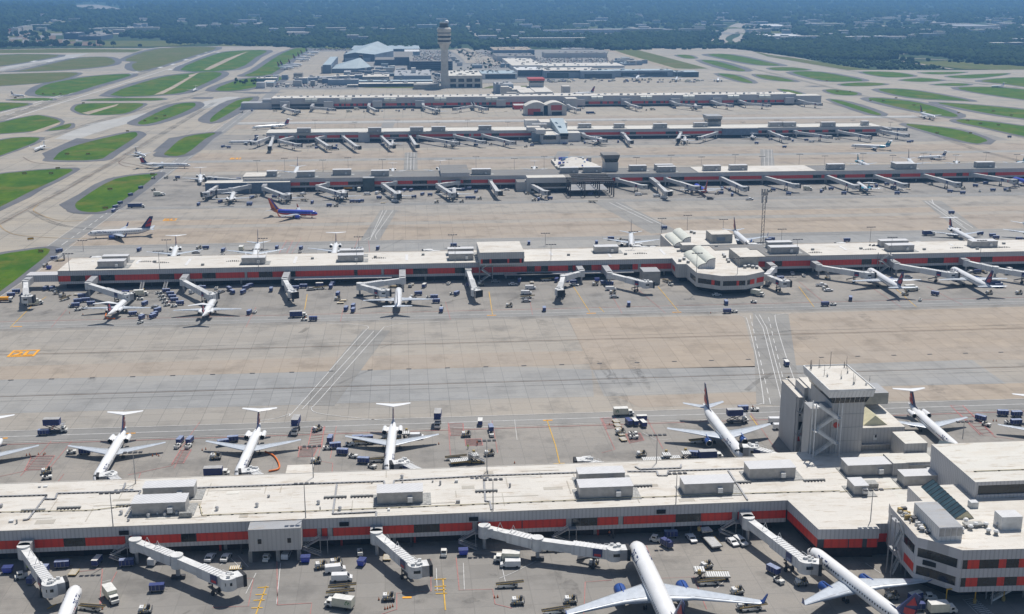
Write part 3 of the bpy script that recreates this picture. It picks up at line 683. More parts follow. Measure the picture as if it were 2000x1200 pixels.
# low wing, round ended wing and hub of the nearest concourse
def band(b, p, q, s0, s1, z0, z1, m, off=.08):
    dx, dy = q[0]-p[0], q[1]-p[1]; L = hypot(dx, dy); nx, ny = dy/L*off, -dx/L*off
    a = (p[0]+dx*s0+nx, p[1]+dy*s0+ny); c = (p[0]+dx*s1+nx, p[1]+dy*s1+ny); e = (a[0]-nx*1.9, a[1]-ny*1.9); g = (c[0]-nx*1.9, c[1]-ny*1.9)
    b.add([(*a,z0),(*c,z0),(*c,z1),(*a,z1),(*e,z0),(*g,z0),(*g,z1),(*e,z1)], [(0,1,2,3),(3,2,6,7),(0,4,5,1),(0,3,7,4),(1,5,6,2)], m)
def bands(par, name, m, L):
    for a in L: b = MB(); band(b, *a, m); b.build(name, par)
hub1 = tag(empty('hub_building'), 'large grey hub at lower right with angled three level front and roof skylights', 'building')
b = MB(); LW = [(108.2,309.3),(110.6,301),(111.5,289.6),(127.5,288.8),(127.5,318),(108.2,318)]
b.prism([(p[0],p[1]) for p in ((108.2,309.38),(110.7,290),(127.5,289),(127.5,345),(108.2,345))], 7., 10, 'cladding', 'roof_white'); b.build('low_wing_wall', hub1)
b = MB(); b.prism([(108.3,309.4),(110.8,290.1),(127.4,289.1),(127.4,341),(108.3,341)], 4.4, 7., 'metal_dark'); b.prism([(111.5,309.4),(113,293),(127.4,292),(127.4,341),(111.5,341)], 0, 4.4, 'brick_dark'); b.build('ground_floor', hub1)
bands(hub1, 'red_panel', 'red_panel', [((108.3,309.3),(110.8,290.1),.02,.98,4.4,7.), ((110.8,290.1),(127.4,289.1),.1,.5,4.4,7.), ((110.8,290.1),(127.4,289.1),.52,.74,4.4,7.), ((110.8,290.1),(127.4,289.1),.82,.99,4.4,7.)])
Wp = [G(*p, 16) for p in ((1741,992),(1792,1050),(1822,1057),(1880,1075),(2000,1072),(2260,1066))]
gx_, gy_ = G(1773, 950, 16); yb = max(300., gy_); WP = [(gx_, yb), (gx_, Wp[0][1]+3.5), (Wp[0][0]+.6, Wp[0][1]+3)]+Wp+[(Wp[-1][0]+5, yb)]
for nm, z0, z1, ins, m, mt in (('wing_wall', 13.2, 16, 0, 'cladding', 'roof_white'), ('wing_wall', 8.2, 10.7, 0, 'cladding', None), ('wing_wall', 4.2, 5.7, 0, 'cladding', None)):
    b = MB(); b.prism(WP, z0, z1, m, mt); b.build(nm, hub1)
b = MB(); ip = [(gx_+.1, yb), (gx_+.1, Wp[0][1]+3.4), (Wp[0][0]+.7, Wp[0][1]+2.9)]+[(x+.12*(1 if i < 2 else 0), y+.15) for i, (x, y) in enumerate(Wp)]+[(Wp[-1][0]+4.8, yb)]
b.prism(ip, 5.7, 8.2, 'cladding'); b.prism(ip, 10.7, 13.2, 'cladding'); b.build('wall_panel', hub1)
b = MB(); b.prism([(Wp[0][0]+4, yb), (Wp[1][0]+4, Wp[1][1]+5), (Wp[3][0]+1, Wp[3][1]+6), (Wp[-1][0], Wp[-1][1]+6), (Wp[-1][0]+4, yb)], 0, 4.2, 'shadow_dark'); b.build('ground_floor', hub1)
E_ = list(zip(ip[3:], ip[4:]))
bands(hub1, 'window', 'glass_dark', [(*E_[0],.55,.93,10.7,13.2),(*E_[1],.1,1,10.7,13.2),(*E_[2],0,.88,10.7,13.2),(*E_[1],.1,1,5.7,8.2),(*E_[2],0,.88,5.7,8.2)]+
      [(*E_[3],s0,s1,z,z+2.5) for z in (5.7,10.7) for s0, s1 in ((.03,.11),(.3,.62),(.74,.95))]+[(*E_[4],s0,s1,z,z+2.5) for z in (5.7,10.7) for s0, s1 in ((.1,.3),(.4,.6),(.7,.9))])
bands(hub1, 'red_panel', 'red_panel', [(*E_[0],.6,.95,5.7,8.2)]+[(*E_[3],s0,s1,z,z+2.5) for z in (5.7,10.7) for s0, s1 in ((.11,.30),(.62,.74),(.95,1.))]+[(*E_[4],s0,s1,z,z+2.5) for z in (5.7,10.7) for s0, s1 in ((0,.1),(.3,.4))])
b = MB(); band(b, *E_[1], .5, 1.4, 8.9, 10.2, 'shadow_dark', .4); b.build('wall_lamp', hub1)
b = MB(); b.box(gx_-.04, 300, yb+.1, 345, 3, 10, 'cladding', 'roof_cream'); b.build('main_hall', hub1)
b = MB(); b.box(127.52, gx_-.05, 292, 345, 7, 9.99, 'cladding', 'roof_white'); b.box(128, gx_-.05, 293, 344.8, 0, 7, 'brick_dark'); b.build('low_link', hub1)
b = MB(); b.box(127.6, gx_-.1, 291.9, 292.05, 4.5, 7, 'red_panel'); b.build('red_panel', hub1)
b = MB(); q = G(1905, 942, 21); q2 = G(1818, 868, 21); b.box(q[0], 300, q[1], q2[1], 19.9, 21, 'cladding', 'roof_cream'); b.box(q[0]+.1, 300, q[1]+.1, q2[1]-.1, 10, 17, 'cladding'); b.box(q[0], q[0]+1, q[1], q2[1], 17, 19.9, 'cladding'); b.build('upper_hall', hub1)
b = MB(); b.box(q[0]+1, 300, q[1]+.5, q2[1]-.3, 17, 19.9, 'glass_dark'); b.build('window', hub1)
d = MB()
for i in range(9):
    x = q[0]+3+i*7; d.tube((x,q[1]+7,21.2), (x+6.9,q[1]+7,21.2), .14, n=6, m='pipe_cream'); d.box(x, x+.6, q[1]+6.8, q[1]+7.2, 21, 21.25, 'rubber')
d.build('roof_pipe', hub1)
b = MB(); x0, x1, y0, y1, z0, z1 = pbox(b, 1835, 1881, 1057, 1030, 979, 'cladding_white', 'roof_grey', 16.); b.build('plant_room', hub1)
b = MB()
for i in range(4): t = (x1-x0)/4; b.box(x0+t*i+.15, x0+t*(i+1)-.1, y0-.05, y0+.05, z0+1.4, z1-.35, 'metal_grey')
b.build('louvre', hub1)
b = MB(); ya, yc = G(1882, 1014, 16)[1], min(yb-.4, G(1803, 937, 18.3)[1]); xa, xb = XA(1864, ya, 16), XA(1902, ya, 16); xm = (xa+xb)/2+.6
b.add([(xa,ya,16),(xm,ya,18.3),(xb,ya,16),(xa,yc,16),(xm,yc,18.3),(xb,yc,16)], [(0,1,2)], 'skylight_cream')
b.add([(xa,ya,16),(xm,ya,18.3),(xb,ya,16),(xa,yc,16),(xm,yc,18.3),(xb,yc,16)], [(1,4,5,2),(5,4,3),(3,4,1,0)], 'glass_teal')
for i in range(12): y = ya+(yc-ya)*i/11; b.beam((xa,y,16.05),(xm,y,18.35),.12,.12,'metal_dark'); b.beam((xb,y,16.05),(xm,y,18.35),.12,.12,'metal_dark')
b.build('skylight', hub1)
for a in ((1958,1998,1036,1010,996,16.),(1897,1912,993,982,976,16.)): b = MB(); pbox(b, *a[:5], 'bridge_white', 'unit_roof', a[5]); b.build('rooftop_unit', hub1)
b = MB()
for px, py in ((1878,1040),(1925,1030),(1930,1042),(1950,1030),(1945,1045),(1805,1010),(1810,1025),(1790,1000),(1800,1038),(1895,1035),(1905,1030),(1886,1022)):
    x, y = G(px, py, 16); b.tube((x,y,16), (x,y,17), .5, n=10, m='machine_grey'); b.tube((x,y,17), (x,y,17.4), .8, .5, n=10, m='bridge_white'); b.build('roof_vent', hub1); b = MB()
x, y = G(1900, 1032, 16); b.box(x-2, x+3, y, y+2, 16.4, 17, 'machine_grey'); b.build('roof_vent', hub1)
for a in ((1765,1866,950,5,3.4,10.),(1775,1825,926,4,3.,10.)): runit(hub1, *a)
runit(hub1, 1668, 1695, 968, 6, 3, 10.)
for _ in range(46):
    t = R.random(); px, py = 1752+60*t+R.uniform(-4,10), 1000+48*t+R.uniform(-6,3); x, y = G(px, py, 16); b = MB(); b.box(x, x+R.uniform(.5,1.8), y, y+R.uniform(.4,1.2), 16, 16+R.uniform(.3,1.3), R.choice(['machine_grey','bridge_white','metal_grey','metal_dark','machine_yellow'])); b.build('rooftop_box', hub1)
for a in ((1768,1812,905,866,842,10.),(1751,1828,926,903,884,10.), (1745,1770,930,905,885,10.)): b = MB(); pbox(b, *a[:5], 'cladding_tower', 'roof_cream', a[5]); b.build('roof_block', hub1)
b = MB(); b.box(XA(1810,330,17), XA(1895,330,17), 330, 338, 10, 13, 'concrete_block'); b.beam((XA(1830,328,14),326,13.5), (XA(1870,328,14),334,16), 6, .3, 'glass_teal'); b.build('sloped_skylight', hub1)
# ramp control tower on the nearest concourse
tw = tag(empty('control_tower'), 'tall grey ramp control tower with white antenna roof and outside stairs at the right', 'tower')
b = MB(); b.box(132.7, 143, 343.2, 364, 0, 27, 'cladding_tower'); b.box(125.8, 132.65, 343.8, 350, 0, 25, 'cladding_tower', 'roof_grey')
for z in (5, 9.5, 14, 18.5, 23): b.box(132.65, 143.05, 343.12, 343.2, z, z+.15, 'metal_grey')
b.build('shaft', tw)
b = MB(); n4 = lambda e, z: [(132.2-e, 342.8-e, z), (143.3+e, 342.8-e, z), (143.3+e, 364.2+e, z), (132.2-e, 364.2+e, z)]
b.loft([n4(0,27), n4(.8,29.3)], 'glass_dark', False); b.build('cab_window', tw)
b = MB(); b.loft([n4(1.5,29.3), n4(1.9,31.6)], 'cladding_white', False); b.box(130.6, 144.9, 341.2, 365.8, 31.6, 31.75, 'cladding_white', 'roof_white')
for q_ in ((130.3,145.2,340.9,341.2),(130.3,145.2,365.8,366.1),(130.3,130.6,341.2,365.8),(144.9,145.2,341.2,365.8)): b.box(*q_, 31.5, 32.1, 'bridge_white')
b.build('cab_roof', tw)
for i in range(7):
    b = MB(); x = 132.2+11.1*(i+.5)/7; b.beam((x,342.75,27), (x,341.95,29.3), .12, .08, 'metal_grey'); b.build('mullion', tw)
for i in range(16):
    b = MB(); px, py = R.choice([(1585,722),(1600,720),(1612,735),(1626,752),(1645,740),(1655,728),(1668,750),(1690,752),(1700,745),(1640,725),(1594,725),(1622,745),(1634,735),(1650,718)]); x, y = G(px+R.uniform(-3,3), py+R.uniform(-2,2), 31.7)
    h = R.uniform(1.5, 5.5); b.tube((x,y,31.7), (x,y,30.7+h), .09, .04, n=5, m='metal_dark'); b.tube((x-.6,y,30.7+h*.6), (x+.6,y,30.7+h*.6), .05, n=4, m='metal_grey')
    if i % 3 == 0: b.tube((x+.2,y,31), (x+.2,y,32.6), .22, n=6, m='bridge_white')
    b.build('antenna', tw)
b = MB(); X, Y = G(1645, 770, 30); X, Y = 139, 364.5; b.tube((X,Y,30), (X,Y,37), .08, n=5, m='metal_dark'); b.build('antenna', tw)
b = MB(); pbox(b, 1690, 1736, 790, 768, 748, 'concrete_block', 'roof_grey', 20); b.build('plant_block', tw)
b = MB(); ml = G(1683, 836, 17.5); mr = G(1768, 834, 17.5); b.box(143, mr[0], ml[1]-.2, 366, 8, 17.5, 'cladding_tower', 'roof_white'); b.build('office_block', tw); MX, MY = mr[0], ml[1]-.2
b = MB(); b.box(MX-7, MX, 366, 376, 0, 17.8, 'cladding_tower', 'roof_white'); x, y = MX-3, 371.; b.tube((x,y,17.8), (x,y,19.5), .2, n=6, m='metal_grey'); b.tube((x,y,20), (x+.6,y-.5,20.2), 1.6, 1.5, n=14, m='metal_dark'); b.build('dish_block', tw)
b = MB(); xs, xe = XA(1686, MY+2, 17.5), XA(1733, MY+2, 17.5); pk = ((xs+xe)/2-1, MY+5.5, 21.2); bk = (xs-.3, MY+14, 17.6)
b.add([(xs,MY+2,17.55),(xe,MY+2,17.55),(xe,MY+12,17.55),(xs,MY+12,17.55),(xs+4,MY+2.6,20.6),(xs+4,MY+11,20.6)], [(0,1,4),(1,2,5,4),(2,3,5),(3,0,4,5)], 'skylight_cream'); b.build('skylight', tw)
b = MB(); b.box(143, MX-.1, MY-1.6, MY, 12.1, 12.3, 'metal_grey')
for x in np.arange(143, MX, 1.2): b.box(x, x+.06, MY-1.6, MY-1.54, 12.3, 13.4, 'metal_grey')
b.box(143, MX-.1, MY-1.6, MY-1.54, 13.3, 13.4, 'metal_grey'); b.build('walkway', tw)
b = MB()
for px in (1648, 1679, 1710): X = XA(px, MY, 14.5); b.box(X-.3, X+.3, MY-.25, MY-.02, 14.2, 15, 'metal_dark')
X = XA(1708, MY, 11.5); b.box(X-.6, X+.6, MY-.08, MY-.02, 13.2, 15, 'bridge_white'); b.build('wall_lamp', tw)
sw = G(1590, 770, 23)
b = MB(); b.box(131.55, 132.65, 366.5, 376, 0, 24, 'cladding_tower', 'roof_white'); b.box(132.66, 136, 364.1, 376, 0, 24.5, 'cladding_tower', 'roof_white'); b.build('lift_shaft', tw)
b = MB(); b.box(129.4, 131.5, 365.5, 384, 0, 21, 'cladding_tower', 'roof_white'); b.box(131.5, 134, 376.1, 384, 0, 21.5, 'cladding_tower', 'roof_white'); b.build('lower_block', tw)
b = MB(); 
for z in (5.4, 9.5, 14.5): b.box(129.7, 131.1, 365.4, 365.5, z, z+2.8, 'red_metal' if z < 6 else 'glass_dark')
b.build('window', tw)
b = MB(); b.tube((134.2,343.3,19.5), (134.2,343.0,19.5), .95, n=14, m='red_metal'); b.build('red_dish', tw)
def stair(root, x0, x1, y0, y1, zs, m='metal_grey'):
    fr = MB()
    for x in (x0, x1):
        for y in (y0, y1): fr.box(x-.15, x+.15, y-.15, y+.15, 0 if zs[0] < 12 else zs[0], zs[-1]+1.1, m)
    fr.build('stair_frame', root); z = zs[0]; k = 0
    for z2 in zs[1:]:
        f = MB(); a, c = (x0+1.2, x1-1.2) if k % 2 == 0 else (x1-1.2, x0+1.2); ym = y0+.6 if k % 2 else y1-.6
        n = int((z2-z)/.3); 
        for i in range(n): t = (i+.5)/n; f.box(a+(c-a)*t-.16, a+(c-a)*t+.16, ym-.55, ym+.55, z+(z2-z)*t, z+(z2-z)*t+.07, m)
        for yy in (ym-.6, ym+.6): f.beam((a,yy,z+.05),(c,yy,z2+.05),.14,.5,'bridge_white'); f.beam((a,yy,z+1.1),(c,yy,z2+1.1),.07,.07,'bridge_white'); f.beam((a,yy,z+.6),(c,yy,z2+.6),.04,.3,m)
        f.box(min(c, c+(1.2 if c > a else -1.2)), max(c, c+(1.2 if c > a else -1.2)), y0, y1, z2, z2+.1, m); f.build('stair_flight', root)
        z = z2; k += 1
st_ = empty('stair_tower', (0,0,0)); stair(st_, 126.2, 134.6, 340, 343, [10, 14.2, 18.4, 22.6, 26.8], 'bridge_white'); tag(st_, 'zigzag metal fire escape on the front of the grey control tower', 'stairs')
st_ = empty('stair_tower', (0,0,0)); stair(st_, 128.9, 132.5, 363.3, 366.2, [0, 4, 8, 12, 16, 20]); tag(st_, 'shaded zigzag metal staircase in the corner left of the control tower', 'stairs')
X0_, Y0_ = G(1735, 1085, 0); st_ = empty('stair_tower'); stair(st_, 127.6, 131.6, 279.5, 282.5, [0, 4, 8, 12, 16.2]); tag(st_, 'metal lattice stair tower beside the angled front of the lower right hub', 'stairs')
X0_, Y0_ = G(1965, 1180, 0); st_ = empty('stair_tower'); stair(st_, X0_-4, X0_+6, Y0_, Y0_+3, [0, 4.4, 8.8, 11]); tag(st_, 'white zigzag stair climbing the hub front at the lower right corner', 'stairs')
def small_stair(px, py, flip, label):
    X = XA(px, 307, 5); s = empty('metal_stair', (X, 308, 0)); k = -1 if flip else 1; f = MB()
    f.box(min(0,k*2.2), max(0,k*2.2), -1, 1.2, 4.5, 4.6, 'metal_grey'); f.build('platform', s)
    for (a, za, c, zc) in ((-.2*k, 4.5, -4.2*k, 2.3), (-4.6*k, 2.3, .4*k, 0)):
        f = MB(); y = 0 if za > 3 else -1.4
        for yy in (y-.5, y+.5): f.beam((a,yy,za),(c,yy,zc),.1,.3,'metal_grey'); f.beam((a,yy,za+1),(c,yy,zc+1),.07,.07,'bridge_white')
        for i in range(8): t = (i+.5)/8; f.box(a+(c-a)*t-.15, a+(c-a)*t+.15, y-.5, y+.5, za+(zc-za)*t, za+(zc-za)*t+.06, 'metal_grey')
        f.build('stair_flight', s)
    f = MB(); f.box(-4.9*k if k > 0 else 4.0, -4.0*k if k > 0 else 4.9, -2, .6, 2.2, 2.3, 'metal_grey')
    for x, y in ((-4.4*k,.4),(0,-1),(2*k,-1)): f.tube((x,y,0),(x,y,4.5 if abs(x) < 3 else 2.2),.1,n=6,m='metal_grey'); f.build('stair_support', s); f = MB()
    reg(s, label, 'stairs', 'metal stairs along the nearest concourse')
for px, fl in ((248,0),(625,0),(929,0),(1112,0),(1438,0),(1612,0),(1690,0)): small_stair(px, 0, fl, 'short metal zigzag stair under the red panel band')
g = empty('height_barrier', (*G(1905, 1180), 0)); tag(g, 'yellow pipe height barrier across the lane at the lower right corner', 'barrier')
b = MB(); b.tube((-8,0,4.6),(8,1,4.6),.16,n=8,m='yellow_paint'); b.build('crossbar', g)
for x, y in ((-8,0),(0,.5),(8,1)): b = MB(); b.tube((x,y,0),(x,y,4.6),.16,n=8,m='yellow_paint'); b.tube((x,y,0),(x,y,1.2),.45,n=10,m='machine_yellow'); b.build('post', g)
# second concourse
row2 = concourse('concourse_building', 'second concourse with long white roof, red band and barrel vaulted hub', 622.5, 652.5, -181, 640,
    [(138,166),(197,224),(311,340),(395,421),(506,532),(568,577),(692,698),(807,835),(889,915),(1029,1044),(1057,1070),(1110,1118),(1138,1155),(1210,1235),(1513,1527),(1683,1702),(1812,1843),(1915,1938),(2050,2080)],
    [(478,483),(745,750),(1246,1252),(1500,1506),(1718,1722)], bands=(2.9,4.3,7.3), step=26)
for a in ((191,243,524),(200,250,514,5),(472,518,517),(660,710,512),(664,710,502,5),(877,925,509),(875,925,499,5),(1162,1208,495),(1720,1774,483,5),(1735,1785,492),(1898,1948,484)): runit(row2, *a, z=10.)
b = MB(); x0, x1, y0, y1, z0, z1 = pbox(b, 937, 1024, 518, 493, 472, 'cladding_pale', 'roof_white', 10.); b.build('penthouse', row2)
b = MB(); b.box(x0+.5, x1-.5, y0-.06, y0+.05, 11, 13.3, 'brick_dark'); b.build('window', row2)
for s0 in (.02, .22, .62, .9): b = MB(); b.box(x0+(x1-x0)*s0, x0+(x1-x0)*(s0+.04), y0-.12, y0-.02, 11, 13.3, 'red_panel'); b.build('red_panel', row2)
b = MB(); b.box(XA(50,624,8), -181.2, 624, 632, 4, 7.6, 'cladding'); b.build('end_corridor', row2)
b = MB(); b.box(XA(1500,622,10)-1, XA(1583,622,10), 622.1, 652.8, 10.15, 10.3, 'roof_gravel'); b.box(XA(1395,622,10)+5, XA(1500,622,10)-1, 640, 652.8, 10.15, 10.3, 'roof_gravel'); b.build('gravel_roof', row2)
for a in ((1505,1560,496),(1500,1547,486,5)): runit(row2, *a, z=10.3)
b = MB()
for a, c in ((575,765),(985,1080),(1010,1238)): b.box(XA(a,619,4), XA(c,619,4), 618.8+(.2 if a == 1010 else 0), 622.45, 3.3, 3.7, 'unit_grey', 'bridge_white')
b.build('awning', row2)
b = MB(); pbox(b, 1257, 1290, 556, 531, 522, 'concrete_block', 'roof_grey'); b.build('ramp_block', row2)
b = MB(); pbox(b, 1957, 2010, 519, 503, 496, 'cladding_pale', 'roof_white'); b.build('ramp_block', row2)
HP = [G(*p, 10.6) for p in ((1312.5,504),(1322,516),(1341,516),(1361,533),(1410,539.5),(1459,538),(1493,530.5),(1481,519))]
HP[0] = (HP[0][0], 622.4); HP = HP+[(HP[-1][0]+1, 622.4)]
HI = lambda d_: [(x+(3*d_ if i < 4 else 0)-(2*d_ if i > 6 else 0), min(622.4, y+d_*(5 if 1 <= i <= 7 else 0))) for i, (x, y) in enumerate(HP)]
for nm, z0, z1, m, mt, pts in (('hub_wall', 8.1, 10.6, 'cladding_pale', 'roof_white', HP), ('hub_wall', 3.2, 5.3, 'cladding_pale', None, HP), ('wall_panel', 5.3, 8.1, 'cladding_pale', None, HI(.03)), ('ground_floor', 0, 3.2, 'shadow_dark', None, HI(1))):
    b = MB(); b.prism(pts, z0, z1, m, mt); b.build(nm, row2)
q = HI(.03); E2 = list(zip(q, q[1:]))
bands(row2, 'window', 'glass_dark', [(*E2[4],.06,.6,5.3,7.8),(*E2[4],.7,.95,5.3,7.8),(*E2[3],.06,.6,5.3,7.8),(*E2[3],.72,.95,5.3,7.8),(*E2[5],.04,.2,5.3,7.8),(*E2[2],.4,.9,5.3,7.8)])
bands(row2, 'red_panel', 'red_panel', [(*E2[0],.2,.7,5,7.6),(*E2[4],.6,.7,5.3,7.8),(*E2[3],.6,.72,5.3,7.8),(*E2[5],.2,.45,5.3,7.8),(*E2[5],.58,.98,5.3,7.9)])
b = MB(); BP = [G(*p, 10.6) for p in ((1290,458),(1318,452),(1351,450),(1400,451),(1433,459),(1440,478))]; BP = [(BP[0][0], 652.6)]+BP+[(BP[-1][0], 652.6)]
b.prism(BP, 3, 10.6, 'cladding_pale', 'roof_white'); b.build('rear_lobe', row2)
def vault(par, X, Ya, Yb, z, w_=4.6, rise=2.65, n=2):
    b = MB()
    for k in range(n):
        a = [(X+w_*k+w_*(1-cos(t*pi/12)), z+rise*k+rise*sin(t*pi/12)) for t in range(7)]
        b.loft([[(x, Ya, zz) for x, zz in a], [(x, Yb, zz) for x, zz in a]], 'vault_cream', True, False, False)
        for Y, rev in ((Ya, 0), (Yb, 1)):
            f = [(X+w_*k, Y, z)]+[(x, Y, zz) for x, zz in a]+[(X+w_*(k+1), Y, z)]
            b.add(f, [tuple(range(len(f))) if rev else tuple(range(len(f)))[::-1]], 'cladding_white')
        for i in range(6): b.beam((a[i][0],Ya-.05,a[i][1]+.1), (a[i+1][0],Ya-.05,a[i+1][1]+.1), .3, .25, 'metal_dark')
    xr = X+w_*n; b.add([(xr,Ya,z),(xr,Yb,z),(xr,Yb,z+rise*n),(xr,Ya,z+rise*n)], [(0,1,2,3)], 'cladding_white')
    b.build('vaulted_skylight', par)
x, y = G(1363, 525, 10.6); vault(row2, x, y, G(1342, 498, 10.6)[1], 10.6)
x, y = G(1318, 482, 10.6); vault(row2, x, y, G(1297, 463, 10.6)[1], 10.6)
for a in ((1390,1431,475,458,449),(1333,1358,490,479,474),(1446,1482,521,502,484)):
    b = MB(); x0, x1, y0, y1, z0, z1 = pbox(b, *a, 'concrete_block', 'roof_white', 10.6); b.build('roof_block', row2)
    if a[0] == 1390: b = MB(); b.box(x0+3, x0+8, y0-.1, y0+.1, 12, 14, 'steel_blue'); b.build('window', row2)
b = MB()
for px, py in ((1328,511),(1336,508),(1344,514),(1413,500),(1415,503),(1421,509),(1423,513),(1448,520),(1455,524),(1462,522),(1470,524),(1478,525),(1350,455),(1356,457)):
    x, y = G(px, py, 10.6); b.tube((x,y,10.6), (x,y,11.9), .9, n=9, m='machine_grey'); b.tube((x,y,11.9), (x,y,12.2), 1., .6, n=9, m='bridge_white'); b.build('roof_vent', row2); b = MB()
d = MB()
for px, py in ((1594,494),(1870,485),(1962,484),(1252,496),(1700,488),(742,505),(318,514),(287,512),(458,511)):
    x, y = G(px, py, 10); 
    for i in range(8): d.tube((x-4+i, y, 10.), (x-4+i, y, 10.2+.5*sin(pi*(i+.5)/8)), .3, n=6, m='metal_dark')
    d.build('pipe_bridge', row2); d = MB()
for i in range(26):
    x = -170+i*28+R.uniform(-5,5); d.box(x, x+1.5, 636+R.uniform(-8,8), 637.5+8, 10.0, 10.1, 'cladding_white'); d.build('roof_patch', row2); d = MB(); y = 625+R.uniform(0,24); d.box(x+9, x+10.6, y, y+1.2, 10, 11, 'machine_grey'); d.build('roof_vent', row2); d = MB()
x, y = G(1700, 481, 10)
for i in range(14): d.tube((x+i*1.2, y+R.uniform(-2,2), 10), (x+i*1.2, y+R.uniform(-2,2), 10.6), .5, n=6, m='metal_dark')
d.build('roof_vent', row2)
x = XA(1720, 620, 5); st_ = empty('stair_tower'); stair(st_, x-1, x+6, 618.5, 622, [0, 3.3, 6.6, 10]); tag(st_, 'zigzag fire escape on the right half of the second concourse front', 'stairs')
x = XA(940, 620, 5); st_ = empty('stair_tower'); stair(st_, x-1, x+6, 618.5, 622, [0, 3.3, 6.6, 10]); tag(st_, 'zigzag fire escape below the white penthouse of the second concourse', 'stairs')
# third concourse
row3 = concourse('concourse_building', 'third concourse with dark gravel roof and steel frame works at its middle', 921.5, 951, XA(475,921,10), 700,
    [(586,604),(680,708),(806,834),(905,920),(1025,1042),(1255,1276),(1310,1336),(1405,1425),(1588,1604),(1635,1650),(1690,1712),(1742,1758),(1826,1841),(1868,1880),(1930,1944)], [(855,862),(1190,1196)], roof='roof_gravel', bands=(3.,4.4,7.), step=40)
for a in ((521,541,346),(580,615,347),(650,686,343),(725,760,345),(922,959,342),(1095,1130,339),(1140,1175,338),(1230,1263,335),(1280,1315,333),(1285,1320,337),(1375,1408,335),(1426,1460,334),(1617,1650,332),(1745,1780,329),(1750,1790,331),(1908,1943,328)): runit(row3, *a, h=4.4, z=10.)
b = MB(); b.box(XA(1365,921,10), XA(1595,921,10), 921.6, 952, 10.12, 10.3, 'roof_white'); b.build('white_roof', row3)
b = MB(); x0, x1, y0, y1, z0, z1 = pbox(b, 861, 917, 346, 338, 322, 'cladding', 'roof_gravel', 10.); b.build('penthouse', row3)
b = MB(); x0, x1, y0, y1, z0, z1 = pbox(b, 900, 925, 362, 347, 343, 'glass_teal', 'roof_grey'); b.build('glass_annex', row3)
b = MB(); x0, x1, y0, y1, z0, z1 = pbox(b, 708, 731, 374, 348, 345, 'glass_teal', 'roof_grey'); b.build('glass_annex', row3)
b = MB(); pbox(b, 400, 566, 378, 357, 352, 'steel_blue', 'roof_cream'); pbox(b, 474, 540, 352, 345, 337, 'concrete_block', 'roof_white', 8.); b.build('end_pavilion', row3)
b = MB(); pbox(b, 1010, 1045, 374, 356, 348, 'cladding_pale', 'roof_gravel'); x0, x1, y0, y1, z0, z1 = pbox(b, 1030, 1116, 376, 347, 342, 'cladding_pale', 'roof_cream'); b.box(x0+3, x1-1, y0-.1, y0+.1, 4.3, 7.3, 'glass_dark'); b.box(x0+3, x1-1, y0-.1, y0+.1, 0, 3, 'shadow_dark'); b.build('hub_block', row3)
b = MB(); x0, x1, y0, y1, z0, z1 = pbox(b, 1090, 1166, 334, 327, 311, 'concrete_block', 'roof_white', 9.)
yc_, xc_ = (y0+y1)/2, (x0+x1)/2; q_ = [(x0-2,y0+8),(x0+6,y0-2),(x1-6,y0-2),(x1+3,y0+8),(x1-4,y1),(x0+8,y1)]
b.add([(x, y, z1+.1) for x, y in q_]+[(x0+14, yc_, z1+5), (x1-14, yc_, z1+5)], [(0,1,6),(1,2,7,6),(2,3,7),(3,4,7),(4,5,6,7),(5,0,6)], 'roof_white')
for i in range(26): x = R.uniform(x0+1, x1-4); y = R.uniform(y0, y1-3); b.box(x, x+R.uniform(1,4), y, y+R.uniform(.5,3), z1+.1, z1+1.5+min(3, 7*min(abs(y-y0),abs(y1-y))/(y1-y0)), R.choice(['sw_blue','light_blue','bridge_white','metal_grey']))
b.build('membrane_roof', row3)
def ctl(name, label, px0, px1, pyt, pyb, zb, Y, mw, mr, wg='glass_dark', group=None):
    t = tag(empty(name), label, 'tower'); x0, x1 = XA(px0, Y, 20), XA(px1, Y, 20); zt = ZA(pyt, (x0+x1)/2, Y); L = x1-x0
    b = MB(); b.box(x0+L*.12, x1-L*.05, Y+1, Y+L*1.2, 0, zt-6, mw); b.build('shaft', t)
    k = lambda e, z: [(x0+e, Y+e, z), (x1-e, Y+e, z), (x1-e, Y+L*1.3-e, z), (x0+e, Y+L*1.3-e, z)]
    b = MB(); b.loft([k(1.3,zt-6), k(.4,zt-3)], wg, False); b.build('cab_window', t)
    b = MB(); b.loft([k(.2,zt-3), k(-.3,zt)], mr, False); b.build('cab_roof', t); return t, x0, x1, zt
t, x0, x1, zt = ctl('control_tower', 'small dark roofed ramp tower on the third concourse beside the blue white roof', 1179, 1210, 303, 338, 0, 935, 'cladding_pale', 'roof_gravel')
b = MB(); b.box(x0-3, x0+2, 935, 945, 0, zt-12, 'cladding_pale'); b.build('lift_shaft', t)
sf = tag(empty('steel_frame', (*G(1160, 385), 0)), 'rusty open steel frame of an extension under works at the third concourse', 'steel frame')
X, Y = G(1160, 385); b = MB()
for i in range(4):
    for j in range(5): b2 = MB(); b2.box(-18+i*11-.4, -18+i*11+.4, j*9-.4, j*9+.4, 0, 10.5, 'brick_dark'); b2.build('column', sf)
for i in range(4): b.box(-18+i*11-.3, -18+i*11+.3, 0, 36, 10.5, 11.2, 'brick_dark')
for j in range(9): b.box(-18.4, 15.4, j*4.5-.25, j*4.5+.25, 11.2, 11.8, 'machine_grey' if j % 2 else 'brick_dark')
b.build('roof_beams', sf); b = MB(); b.box(-18, 12, 6, 33, 4, 4.3, 'roof_grey'); b.build('deck', sf)
